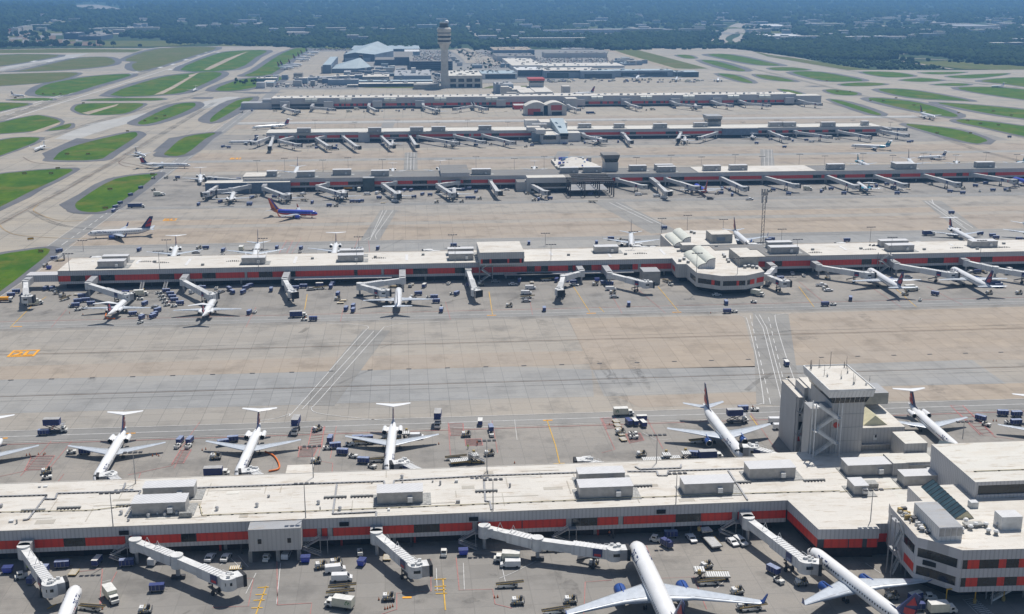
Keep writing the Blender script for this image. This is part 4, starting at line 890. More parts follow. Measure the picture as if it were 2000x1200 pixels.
# fourth concourse
row4 = concourse('concourse_building', 'fourth concourse with white roof and small beige tower, low and far', 1219, 1249, XA(520,1219,10), XA(1722,1219,10),
    [(584,598),(664,673),(762,779),(906,916),(960,975),(1230,1242),(1300,1320),(1395,1401)]+[(1410+i*26,1424+i*26) for i in range(11)], [(700,722),(920,925)], bands=(3.,4.4,7.), roof='roof_cream', step=60)
for a in ((580,607,260),(719,745,259),(801,827,258),(843,870,257),(935,960,255),(1040,1068,252),(1130,1155,251),(1200,1220,251),(1277,1303,251),(1356,1382,249),(1503,1528,248),(1530,1555,248),(1605,1632,248),(1684,1697,246)): runit(row4, *a, h=4.6, z=10.)
b = MB(); b.box(XA(700,1218,5), XA(722,1218,5), 1216, 1219, 0, 9.9, 'cladding', 'roof_cream'); b.build('plain_block', row4)
b = MB(); b.box(XA(1410,1218,5), XA(1480,1218,5), 1216, 1219, 3, 9.9, 'steel_blue', 'roof_cream'); b.build('glass_annex', row4)
b = MB()
for a in ((1026,1050,248,235.5,232.5),(1056,1078,250,239,233),(1094,1108,251,240,233),(1030,1056,257,249,246),(1048,1066,262,254,250)): pbox(b, *a, 'cladding_white', 'roof_white', 10.)
b.build('rear_block', row4)
b = MB(); pbox(b, 1058, 1087, 281, 264, 256, 'cladding_white', 'roof_cream'); pbox(b, 1087, 1094, 280.8, 263, 256, 'cladding_white'); x0, x1, y0, y1, z0, z1 = pbox(b, 1094, 1110, 281.2, 261, 256, 'cladding_white', 'blue_roof'); pbox(b, 1110.5, 1134, 277, 260, 250, 'cladding_white', 'roof_cream'); pbox(b, 1040, 1057.5, 277, 259, 254, 'blue_wall', 'roof_grey'); b.build('hub_block', row4)
b = MB(); b.box(XA(1061,y0-1,6), XA(1086,y0-1,6), y0-1.2, y0-.9, 4.5, 8, 'glass_dark'); b.box(x0+.5, x1-.5, y0-.2, y0-.05, 4.5, 8, 'glass_dark'); b.build('window', row4)
b = MB(); yb_ = G(1090, 233, 18)[1]
b.add([(x0,y0,z1+.2),(x1,y0,z1+.2),(XA(1100,yb_,18),yb_,19),(XA(1074,yb_,18),yb_,19),(x0,y0,z1-3),(x1,y0,z1-3),(XA(1100,yb_,18),yb_,10),(XA(1074,yb_,18),yb_,10)], [(0,1,2,3),(1,5,6,2),(4,0,3,7),(4,5,1,0)], 'blue_roof')
for s in (.35, .6): b.add([(x0+2,y0+(yb_-y0)*s,z1+.5+(19-z1)*s),(x1-1-8*s,y0+(yb_-y0)*s,z1+.5+(19-z1)*s),(x1-1-9*s,y0+(yb_-y0)*(s+.1),z1+.6+(19-z1)*(s+.1)),(x0+2-4*s,y0+(yb_-y0)*(s+.1),z1+.6+(19-z1)*(s+.1))], [(0,1,2,3)], 'glass_teal')
b.build('sloped_roof', row4)
ctl('control_tower', 'small beige flat topped tower rising from the fourth concourse', 1382, 1411, 227, 250, 0, 1236, 'concrete_block', 'roof_grey')
# fifth concourse
row5 = tag(empty('concourse_building'), 'farthest long concourse, two grey storeys with cream barrel canopies and red panels', 'building', 'airport concourses')
Y5 = 1557.; xl, xr = XA(530, Y5, 10), XA(1555, Y5, 10)
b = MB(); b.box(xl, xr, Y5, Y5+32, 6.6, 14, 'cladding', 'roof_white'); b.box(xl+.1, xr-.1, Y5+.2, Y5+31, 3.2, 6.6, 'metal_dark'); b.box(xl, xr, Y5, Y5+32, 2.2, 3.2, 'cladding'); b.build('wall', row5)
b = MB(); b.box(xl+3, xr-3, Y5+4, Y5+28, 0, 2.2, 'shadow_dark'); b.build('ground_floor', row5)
b = MB(); b.box(XA(470,Y5,6), xl-.1, Y5+2, Y5+26, 0, 8, 'cladding', 'roof_grey'); b.box(xl-12, xl-.1, Y5+6, Y5+24, 8, 12, 'cladding', 'roof_grey'); b.box(xr+.1, XA(1605,Y5,6), Y5+2, Y5+26, 0, 11.5, 'cladding', 'roof_white'); b.build('end_wing', row5)
for px in (608,675,762,860,960,1166,1262,1345,1432,1493):
    X = XA(px, Y5, 11); b = MB()
    for k in (-1, 1):
        a = [(Y5-2.6*sin(t*pi/10), 9.3+4*cos(t*pi/10)) for t in range(6)]
        b.loft([[(X+k*4-3.7, y, z) for y, z in a], [(X+k*4+3.7, y, z) for y, z in a]], 'vault_cream', True, False, False); b.box(X+k*4-3.7, X+k*4+3.7, Y5-2.6, Y5-.01, 9.0, 9.3, 'cladding_pale')
    b.build('barrel_canopy', row5)
px = 642; k = 0
while px < 1550:
    wd = R.choice((5, 6, 9, 22))
    if not (1005 < px < 1120):
        b = MB(); b.box(XA(px,Y5,5), XA(min(px+wd,1552),Y5,5), Y5-.15, Y5+.2, 3.3, 6.4, 'red_panel'); b.build('red_panel', row5)
    px += wd+R.choice((3, 5, 6, 9)); k += 1
b = MB()
for px in (557,642,737,820,978,1133,1221,1318,1399,1540): X = XA(px, Y5, 6); b.box(X-6, X+6, Y5-6, Y5-.01, 2, 10, 'cladding', 'roof_grey')
b.build('stair_core', row5)
b = MB()
for i in range(70): x = xl+5+i*(xr-xl-8)/70; y = Y5+R.uniform(3,28); h = R.choice((1, 1.6, 2.2)); b.box(x, x+R.uniform(1.5,4), y, y+2, 14, 14+h, R.choice(['bridge_white','metal_grey','unit_grey'])); b.build('roof_vent', row5); b = MB()
h5 = tag(empty('hub_building'), 'cluster of white roofed halls behind the arched red fronts of the farthest concourse', 'building')
b = MB()
for a in ((1005,1034,205,190,186),(1016,1045,192,181,170),(1046,1080,192,180,166),(1034,1040,196,186,184),(990,1010,196,181,180),(1000,1024,186,175,168),(1099,1114,184,169,167),(1028,1078,200,188,185),(1080,1128,196,189,182),(1012,1026,198,189,186),(985,1000,186,172,169),(1106,1128,214,193,190)): pbox(b, *a, 'cladding_pale', 'roof_white'); b.build('hall', h5); b = MB()
b = MB()
for a in ((1004,1026,214,206,203),(1112,1128,213,206,203)): pbox(b, *a, 'red_panel', 'cladding'); b.build('red_panel', h5); b = MB()
def archf(x0p, x1p, ytl, ytm, yb, Y):
    b = MB(); x0, x1 = XA(x0p, Y, 8), XA(x1p, Y, 8); za, zm = ZA(ytl, x0, Y), ZA(ytm, x0, Y); a = [(x0+(x1-x0)*t/8, za+(zm-za)*sin(pi*t/8)) for t in range(9)]
    b.loft([[(x, Y, z) for x, z in a], [(x, Y+26, z) for x, z in a]], 'roof_cream', True, False, False); f = [(x0,Y,0),(x1,Y,0)]+[(x,Y,z) for x, z in a[::-1]]
    b.add(f, [tuple(range(len(f)))], 'cladding_pale'); b.box(x0, x0+.1, Y, Y+26, 0, za, 'cladding_pale'); b.box(x1-.1, x1, Y, Y+26, 0, za, 'cladding_pale'); b.build('arched_front', h5); return x0, x1, za, zm
Ya = G(1045, 226)[1]
for a in ((1026,1070,208,200),(1062,1107,208,200)):
    x0, x1, za, zm = archf(*a, 226, Ya); b = MB()
    if a[0] == 1026: b.box(x0+3, x1-9, Ya-.2, Ya-.02, .5, za-3, 'red_metal')
    else: b.box(x0+9, x1-6, Ya-.2, Ya-.02, za*.55, za+1.3, 'red_metal')
    b.build('red_panel', h5)
    b = MB(); b.box(x0+10, x1-6, Ya-.25, Ya-.03, 0, za*.4, 'shadow_dark'); b.build('gate_opening', h5)
ctl('control_tower', 'red topped ramp control tower above the farthest concourse', 1033, 1064, 154, 178, 0, G(1048, 183)[1]+6, 'cladding_pale', 'red_metal')
bpy.context.view_layer.update()
# ================================================================ AIRCRAFT
TYPES = {  # L, R, half span, root LE frac, root chord, tip chord, sweep, zc, engine, fin h, fin chord, stab half, winglet
 'twin':   (39.5,1.9,17.3,.33,7.9,1.7,27,3.3,'wing',7.2,6.2,7.1,2.4),
 'short':  (33.6,1.9,17.3,.31,7.9,1.7,27,3.3,'wing',7.2,6.2,7.1,2.4),
 'long':   (47.3,1.9,18.6,.34,8.6,1.9,27,4.3,'wing',7.6,6.8,7.6,2.5),
 'longw':  (47.3,1.9,18.6,.34,8.6,1.9,27,4.3,'wing',7.6,6.8,7.6,0),
 'wide':   (55.,2.5,24.5,.33,11.,2.4,31,5.2,'wing',9.,8.5,9.3,0),
 'widew':  (55.,2.5,24.5,.36,11.5,2.6,33,4.9,'wing',9.,8.5,9.3,2.8),
 'tjet':   (45.,1.67,16.2,.50,6.6,1.4,25,2.95,'tail',4.9,5.6,6.1,0),
 'stjet':  (37.,1.67,14.0,.47,6.4,1.4,25,2.95,'tail',4.6,5.2,5.6,0),
 'rjet':   (29.,1.35,11.4,.47,5.2,1.3,25,2.3,'tail',3.8,4.0,4.2,1.2)}
LIV = {  # top, belly, engine, fin, fin patch, winglet
 'blue_red': ('plane_white','plane_white','blue','navy','livery_red','blue'),
 'grey_red': ('plane_white','plane_belly','plane_white','navy','livery_red','navy'),
 'rainbow':  ('sw_blue','sw_red','sw_blue','sw_red','sw_blue','sw_red'),
 'teal':     ('plane_white','light_blue','teal','teal','plane_white','teal'),
 'white':    ('plane_white','plane_belly','plane_white','plane_white','light_blue','plane_white'),
 'whitenavy':('plane_white','plane_belly','plane_white','navy','plane_white','navy')}
PROF = [(0,.05,-.30),(.004,.2,-.29),(.012,.38,-.26),(.028,.6,-.2),(.05,.79,-.12),(.08,.94,-.04),(.11,1,0),(.30,1,0),(.5,1,0),(.70,1,0),(.77,.96,.05),(.83,.83,.16),(.89,.62,.32),(.94,.4,.47),(.98,.2,.58),(1,.07,.62)]
def airplane(ty, lv, title=None):
    L, Rr, hs, rf, rc, tc, swp, zc, eng, fh, fc, sb, wl = TYPES[ty]; top, belly, em, fm, fp, wm = LIV[lv]
    M = Model('airplane'); nr = 24
    def sec(x):
        t = min(1, max(0, -x/L))
        for (a, r0, z0), (c, r1, z1) in zip(PROF, PROF[1:]):
            if t <= c: k = (t-a)/(c-a); return Rr*(r0+(r1-r0)*k), zc+Rr*(z0+(z1-z0)*k)
        return Rr*.07, zc+Rr*.62
    def fpt(x, ang, off=0.): r, z = sec(x); return (x, (r+off)*cos(ang), z+(r+off)*sin(ang))
    b = M.part('fuselage'); rings = []
    for t, r, zo in PROF: rings.append([fpt(-t*L, 2*pi*i/nr) for i in range(nr)])
    bl = rad(-38 if lv != 'rainbow' else -22)
    def fm_(j, i):
        s = sin(2*pi*(i+.5)/nr)
        if s < sin(bl): return 'blue' if lv == 'blue_red' and PROF[j][0] > .3 else belly
        if lv == 'rainbow' and PROF[j][0] > .82: return 'sw_orange'
        if lv == 'teal' and PROF[j][0] > .7 and s < .3: return 'light_blue'
        return top
    rr = [rg[::-1] for rg in rings]
    b.loft(rings, fm_, True, True)
    def patch(b, x0, x1, a0, a1, m, nx=1, na=3, off=.03):
        for i in range(nx):
            for j in range(na):
                xa, xb = x0+(x1-x0)*i/nx, x0+(x1-x0)*(i+1)/nx; aa, ab = a0+(a1-a0)*j/na, a0+(a1-a0)*(j+1)/na
                b.add([fpt(xa,aa,off),fpt(xb,aa,off),fpt(xb,ab,off),fpt(xa,ab,off)], [(0,1,2,3)], m)
    b = M.part('cockpit_window')
    for s in (0, 1):
        for k in range(3):
            a0 = rad(86-k*22); a1 = rad(86-k*22-19)
            if s: a0, a1 = pi-a0, pi-a1
            patch(b, -.034*L-k*.3, -.052*L-k*.3, a0, a1, 'glass_dark', 2, 2, .02)
    for s in (0, 1):
        b = M.part('cabin_window_row'); x = -.13*L
        while x > -.8*L:
            if not (-.36*L > x > -.38*L): a = rad(14) if not s else pi-rad(14); patch(b, x, x-.42, a-.11*(1 if Rr < 2 else .8), a+.11, 'glass_dark', 1, 1, .02)
            x -= 1.05
        b = M.part('door'); a = rad(0) if not s else pi
        patch(b, -.105*L, -.105*L-.9, a-.3, a+.55, 'plane_belly', 1, 3, .015)
    if title:
        tv, tf = text_geo(title, 1.9 if Rr < 2.2 else 2.3); mx = max(v[0] for v in tv)
        for s in (0, 1):
            b = M.part('title_lettering'); vs = []
            for v in tv:
                x = -.14*L-(mx-v[0]) if s == 1 else -.14*L-v[0]
                a = rad(30)+(v[1]-.7)/Rr; a = a if s == 0 else pi-a
                vs.append(fpt(x if s else x, a, .035))
            b.add(vs, tf, 'navy')
            xc = -.14*L+(1.0 if s == 0 else -mx-1.0); am = lambda q: rad(30)+q if s == 0 else pi-rad(30)-q
            b.add([fpt(xc-.9, am(-.3), .035), fpt(xc+.9, am(-.3), .035), fpt(xc, am(.55), .035)], [(0,1,2)], 'livery_red')
    # lifting surfaces: sections of 8 points
    def foil(x, y, z, c, th, vert=False):
        P_ = [(0,0),(.12,.55),(.4,1.),(.75,.5),(1,.03),(.75,-.25),(.4,-.5),(.12,-.42)]
        return [(x-u*c, y+(v*th*c/2 if vert else 0), z+(0 if vert else v*th*c/2)) for u, v in P_]
    xr = -rf*L; tn = math.tan(rad(swp)); dih = math.tan(rad(4.2)); zr = zc-.55*Rr
    for s in (1, -1):
        b = M.part('wing'); wi = len(M.parts)-1; ys = [0, Rr*.9, hs*.36, hs*.97, hs]; sc = []
        for y in ys:
            t = y/hs; le = xr-y*tn
            c = rc*1.0 if y == 0 else (rc-(y*tn)*(.82) if y <= hs*.36 else None)
            if c is None:
                ck = rc-(hs*.36*tn)*.82; c = ck+(tc-ck)*(y-hs*.36)/(hs*.64)
            if y == hs: c *= .8
            sc.append(foil(le, s*y, zr+y*dih, c, .13-.05*t))
        if s < 0: sc = [q[::-1] for q in sc]
        b.loft(sc, 'wing_grey' if lv != 'rainbow' else 'wing_grey')
        yk = hs*.36
        for k in range(3):
            y = hs*(.3+.2*k); x0 = xr-y*tn-2.2*(1-.2*k); b.tube((x0,s*y,zr+y*dih-.35),(x0-2.6+.3*k,s*y,zr+y*dih-.25),.22,.08,n=6,m='wing_grey')
        if wl:
            b = M.part('winglet', wi); xt = xr-hs*tn; zt = zr+hs*dih
            b.loft([foil(xt-.1, s*hs, zt, tc*.85, .1), foil(xt-.9, s*(hs+.35), zt+.5, tc*.7, .08), foil(xt-2.0, s*(hs+.35+wl*.28), zt+wl, tc*.3, .08)][::1], wm)
        b = M.part('flap_line', wi)
        for y0, y1 in ((hs*.12, hs*.34),(hs*.38,hs*.7),(hs*.73,hs*.93)):
            q = []
            for y in (y0, y1):
                ck = rc-(y*tn)*.82 if y <= yk else (rc-yk*tn*.82)+(tc-(rc-yk*tn*.82))*(y-yk)/(hs*.64); q.append((xr-y*tn-ck*.74, s*y, zr+y*dih+ck*.035))
            b.beam(q[0], q[1], .1, .03, 'metal_grey')
        b = M.part('tailplane')
        if eng == 'wing': xs, zs, r0 = -.885*L, zc+Rr*.5, .2
        else: xs, zs, r0 = -.925*L, zc+Rr+fh, .05
        c0 = sb*.62; b.loft([foil(xs-y*.6, s*y, zs+y*(.1 if eng == 'wing' else -.02), c0*(1-.62*y/sb), .09) for y in ((0, r0*Rr, sb*.96, sb) if True else ())][::s], 'wing_grey' if eng == 'wing' else 'plane_white')
        b = M.part('engine')
        if eng == 'wing':
            ye = hs*.335; xe = xr-ye*tn+3.4*Rr/1.9; ze = zr+ye*dih-1.3*Rr/1.9; re = Rr*.6; le = 4.4*Rr/1.9
        else: ye = Rr+1.05*Rr/1.67; xe = -.715*L; ze = zc+.35*Rr; re = Rr*.52; le = 6.2*Rr/1.67
        ye *= s; n = 16; rg = lambda x, r: [(xe-x, ye+r*cos(2*pi*i/n), ze+r*sin(2*pi*i/n)) for i in range(n)]
        b.loft([rg(.5,re*.8), rg(.05,re*.9), rg(0,re*.96), rg(.3,re*1.04), rg(le*.4,re*1.05), rg(le*.85,re*.86), rg(le,re*.66)], lambda j, i: 'titanium' if j < 3 or j > 4 else em, True, False)
        b.add([tuple(p) for p in rg(.5,re*.8)], [tuple(range(n))], 'shadow_dark'); b.add([tuple(p) for p in rg(le,re*.66)], [tuple(range(n))[::-1]], 'shadow_dark')
        if eng == 'wing': b.beam((xe-.8,ye,ze+re*.95),(xe-le-.6,ye,ze+re*1.1),.3,.7,em if lv != 'rainbow' else 'wing_grey')
        else: b.box(xe-le*.8, xe-le*.25, min(ye,s*Rr*.7), max(ye,s*Rr*.7), ze-.15, ze+.2, 'plane_white')
        b = M.part('landing_gear'); xg = xr-rc*.72 if eng == 'wing' else -.57*L; yg = s*(2.9 if Rr > 1.5 else 1.6)
        b.tube((xg,yg,.5),(xg,yg*.95,zr+.3),.14,n=6,m='metal_grey')
        for dx in ((-.6,.6) if ty in ('long','longw','wide') else (0,)):
            for dy in (-.3,.3): b.tube((xg+dx,yg+dy-.14,.52),(xg+dx,yg+dy+.14,.52),.52,n=12,m='rubber')
    b = M.part('landing_gear'); xn = -.12*L; b.tube((xn,0,.4),(xn,0,zc-Rr*.8),.1,n=6,m='metal_grey')
    for dy in (-.22,.22): b.tube((xn,dy-.1,.36),(xn,dy+.1,.36),.36,n=10,m='rubber')
    b = M.part('tail_fin'); fi = len(M.parts)-1; xf = -.80*L if eng == 'wing' else -.835*L; zf = zc+Rr*.75; ft = zc+Rr+fh
    sw = (fc*1.02 if eng == 'wing' else fc*.72); cT = fc*(.36 if eng == 'wing' else .62)
    def fs(t, c=1.): return foil(xf-sw*t, 0, zf+(ft-zf)*t, (fc+(cT-fc)*t)*c, .09, True)
    b.loft([fs(0), fs(.5), fs(1)], fm)
    b.add([(xf+2.6,0,zc+Rr*.96),(xf-.2,.1,zf+.9),(xf-1.5,.1,zc+Rr*.9),(xf-.2,-.1,zf+.9),(xf-1.5,-.1,zc+Rr*.9)], [(0,1,2),(0,4,3)], fm)
    b = M.part('fin_emblem', fi)
    for s in (1, -1):
        Fp = lambda u, t: (xf-sw*t-u*(fc+(cT-fc)*t), s*(.055*(fc+(cT-fc)*t)*.95+.02), zf+(ft-zf)*t)
        def tri(q, m): v = [Fp(*p) for p in q]; b.add(v, [tuple(range(len(v))) if s > 0 else tuple(range(len(v)))[::-1]], m)
        if fp == 'livery_red': tri([(.3,.42),(.35,.86),(.95,.66)], fp); tri([(.45,.14),(.3,.34),(.98,.5),(.98,.2)], 'livery_red')
        elif lv == 'rainbow': tri([(.1,.05),(.1,.98),(.42,.98),(.36,.05)], 'sw_blue'); tri([(.36,.05),(.42,.98),(.62,.98),(.6,.05)], 'sw_orange')
        else: tri([(.2,.5),(.2,.9),(.8,.9),(.6,.5)], fp)
    return M
PM = {}
MIDD = {}
def plane(ty, lv, nose, tail, label, titl=None, zn=3.2, group='parked and taxiing jets'):
    k = (ty, lv, titl)
    if k not in PM: PM[k] = airplane(ty, lv, titl)
    zn += 1.2 if ty == 'widew' else 0; a = G(*nose, zn); c = G(*tail, zn+.6); h = atan2(a[1]-c[1], a[0]-c[0])
    o = PM[k].place((a[0], a[1], 0), h); tag(o, label, 'airplane', group); return o
DN = 'DELTA'
N1, N2, N3, N4, N5 = 'nearest concourse', 'second concourse', 'third concourse', 'fourth concourse', 'farthest concourse'
for a in [
 ('widew','blue_red',(1238,1062),(1345,1290),'big white jet with blue engines and upturned blue winglets at the bottom centre',DN),
 ('long','blue_red',(1578,1078),(1760,1215),'white jet with blue engines docked diagonally at the lower right hub',DN),
 ('long','blue_red',(152,1150),(95,1290),'white jet nose with titles docked at the bottom left corner',DN),
 ('tjet','grey_red',(186,938),(240,845),'white T tail jet behind the nearest concourse, leftmost of three with full wings',DN),
 ('tjet','grey_red',(463,930),(506,833),'white T tail jet behind the nearest concourse with orange ground hose beside it',DN),
 ('tjet','grey_red',(758,918),(768,826),'white T tail jet pointing straight at the viewer behind the nearest concourse',DN),
 ('longw','blue_red',(1448,896),(1380,806),'white low tail jet pointing down right beside the ramp control tower',DN),
 ('tjet','grey_red',(1875,880),(1772,786),'white T tail jet partly hidden behind the right side of the control tower',DN),
 ('tjet','grey_red',(-66,948),(-12,855),'left edge jet of which only one wing shows behind the nearest concourse',None),
 ('tjet','grey_red',(2112,895),(2012,803),'right edge jet of which a white wing shows above the baggage carts',None),
 ('tjet','grey_red',(263,571),(214,612),'white T tail jet with orange steps behind, leftmost at the second concourse front',None),
 ('tjet','grey_red',(424,574),(399,612),'white T tail jet with orange tow gear in front of second concourse, second from left',None),
 ('twin','whitenavy',(779,565),(776,607),'white jet seen from behind, nose on the middle of the second concourse front',None),
 ('longw','blue_red',(1695,530),(1768,573),'white jet with red and navy fin, docked right of the vaulted hub',DN),
 ('longw','blue_red',(1857,528),(1938,568),'white jet with red and navy fin, docked far right at the second concourse',DN),
 ('tjet','grey_red',(335,512),(346,474),'white T tail jet peeking over the left end roof of the second concourse',None),
 ('twin','whitenavy',(496,505),(504,478),'white jet with upright dark fin behind the left part of the second concourse',None),
 ('tjet','grey_red',(650,506),(659,462),'white T tail jet with long thin wings behind the second concourse',None),
 ('twin','whitenavy',(1234,483),(1232,453),'white jet facing the viewer just left of the vaulted hub',DN),
 ('twin','blue_red',(1462,478),(1434,452),'white jet with tall dark fin right behind the vaulted hub',None),
 ('tjet','grey_red',(1905,472),(1860,446),'white T tail jet behind the second concourse near the right edge',None),
 ('longw','whitenavy',(2045,470),(2012,448),'white jet cut by the right photo edge behind the second concourse',None),
 ('twin','blue_red',(171,457),(290,449),'white jet with red and navy fin taxiing left past the second concourse',DN),
 ('short','rainbow',(620,417),(527,412),'bright blue jet with red belly and orange tail taxiing alone',None),
 ('tjet','grey_red',(372,322),(291,320),'white T tail jet with red fin taxiing behind the third concourse',DN),
 ('stjet','grey_red',(391,355),(392,330),'small T tail jet at the left end of the third concourse',None),
 ('stjet','white',(457,376),(447,396),'white small jet seen from behind, leftmost in front of the third concourse',None),
 ('rjet','white',(565,376),(561,389),'tiny regional jet by the second bridge of the third concourse',None),
 ('stjet','whitenavy',(671,372),(665,394),'white jet seen from behind between baggage carts at the third concourse',None),
 ('rjet','white',(780,372),(778,386),'tiny white regional jet under a bridge of the third concourse, middle left',None),
 ('stjet','white',(887,368),(887,390),'white rear engine jet with carts on both sides before the third concourse',None),
 ('short','rainbow',(1358,362),(1384,377),'blue jet with orange fin docked at the third concourse, middle right',None),
 ('stjet','teal',(1675,357),(1702,374),'white and pale blue jet with teal fin docked at the third concourse',None),
 ('short','rainbow',(1978,349),(2040,364),'blue jet cut by the right photo edge at the third concourse',None),
 ('twin','whitenavy',(575,341),(583,324),'white jet tail behind the left part of the third concourse roof',None),
 ('stjet','white',(858,340),(862,316),'white T tail behind the grey penthouse of the third concourse',None),
 ('rjet','white',(1042,334),(1045,318),'white T tail left of the blue white membrane roof',None),
 ('rjet','white',(767,338),(767,325),'small white T tail between the roof units of the third concourse',None),
 ('stjet','teal',(1700,326),(1672,312),'white jet with pale teal tail behind the right half of the third concourse',None),
 ('twin','whitenavy',(1785,324),(1771,308),'white jet with thin navy fin behind the third concourse, right part',None),
 ('rjet','whitenavy',(1792,306),(1843,303),'small white jet with dark tail taxiing at the far right behind the third concourse',None),
 ('rjet','white',(1868,322),(1869,308),'small white T tail facing away behind the third concourse near its right end',None),
 ('stjet','teal',(1965,325),(1995,317),'white jet with blue tail at the right edge behind the third concourse',None),
 ('stjet','teal',(1662,284),(1718,285),'white and blue jet taxiing with navy tail in front of the fourth concourse',None),
 ('rjet','whitenavy',(284,303),(259,293),'small jet turning on the taxiway left of the white T tail jet',None),
 ('rjet','white',(67,291),(90,281),'small white jet with winglets taxiing between the grass islands on the left',None),
 ('rjet','whitenavy',(48,186),(16,183),'small jet with dark fin on the far left taxiway',None),
 ('rjet','white',(377,176),(390,168),'tiny white T tail jet on the far taxiway beside the runway',None),
 ('tjet','grey_red',(492,249),(534,245),'white T tail jet taxiing left behind the fourth concourse',None),
 ('rjet','white',(767,274),(763,286),'small white jet nosed up to the fourth concourse, left part',None),
 ('rjet','white',(885,275),(885,286),'small white jet under the bridges of the fourth concourse, centre left',None),
 ('stjet','white',(1175,270),(1157,281),'white rear engine jet angled beside the fourth concourse hub',None),
 ('stjet','white',(1338,268),(1337,279),'white jet seen from behind below the fourth concourse, right of the hub',None),
 ('rjet','white',(1468,262),(1478,277),'small white jet by the dark glass section of the fourth concourse',None),
 ('rjet','whitenavy',(446,276),(490,274),'small white jet at the left end bridges of the fourth concourse',None),
 ('rjet','white',(583,216),(575,222),'small white jet at the left part of the farthest concourse',None),
 ('stjet','white',(853,213),(856,221),'white jet nosed in at the farthest concourse, left of centre',None),
 ('short','whitenavy',(1357,205),(1366,214),'white jet nosed in at the farthest concourse, right part',None),
 ('twin','grey_red',(1115,184),(1140,182),'red and navy fin showing behind the farthest concourse hub',None),
 ('longw','grey_red',(1826,231),(1793,221),'white jet with red fin turning on the right taxiway among grass islands',None),
 ('rjet','white',(1936,168),(1976,165),'small white jet taxiing on the far right taxiway',None),
 ('wide','grey_red',(1243,156),(1250,148),'wide jet with long wings at the glass fronted far terminal',None),
 ('longw','grey_red',(1320,157),(1324,150),'jet with red fin at the glass terminal, second from left',None),
 ('twin','whitenavy',(1402,157),(1404,150),'jet at the right end of the glass terminal',None)]:
    plane(*a[:5], a[5])
for i, (x0, y0, x1, y1) in enumerate(((623,104,577,101),(615,109,568,106),(607,114,571,111),(605,118,573,116),(590,128,548,124),(585,131,550,129),(574,134,537,131))):
    o = plane('longw', 'grey_red', (x0,y0), (x1,y1), 'stored jet in the row beside the grass bank, number %d from the back' % (i+1), None, 3.2, 'stored jets by the hangar')
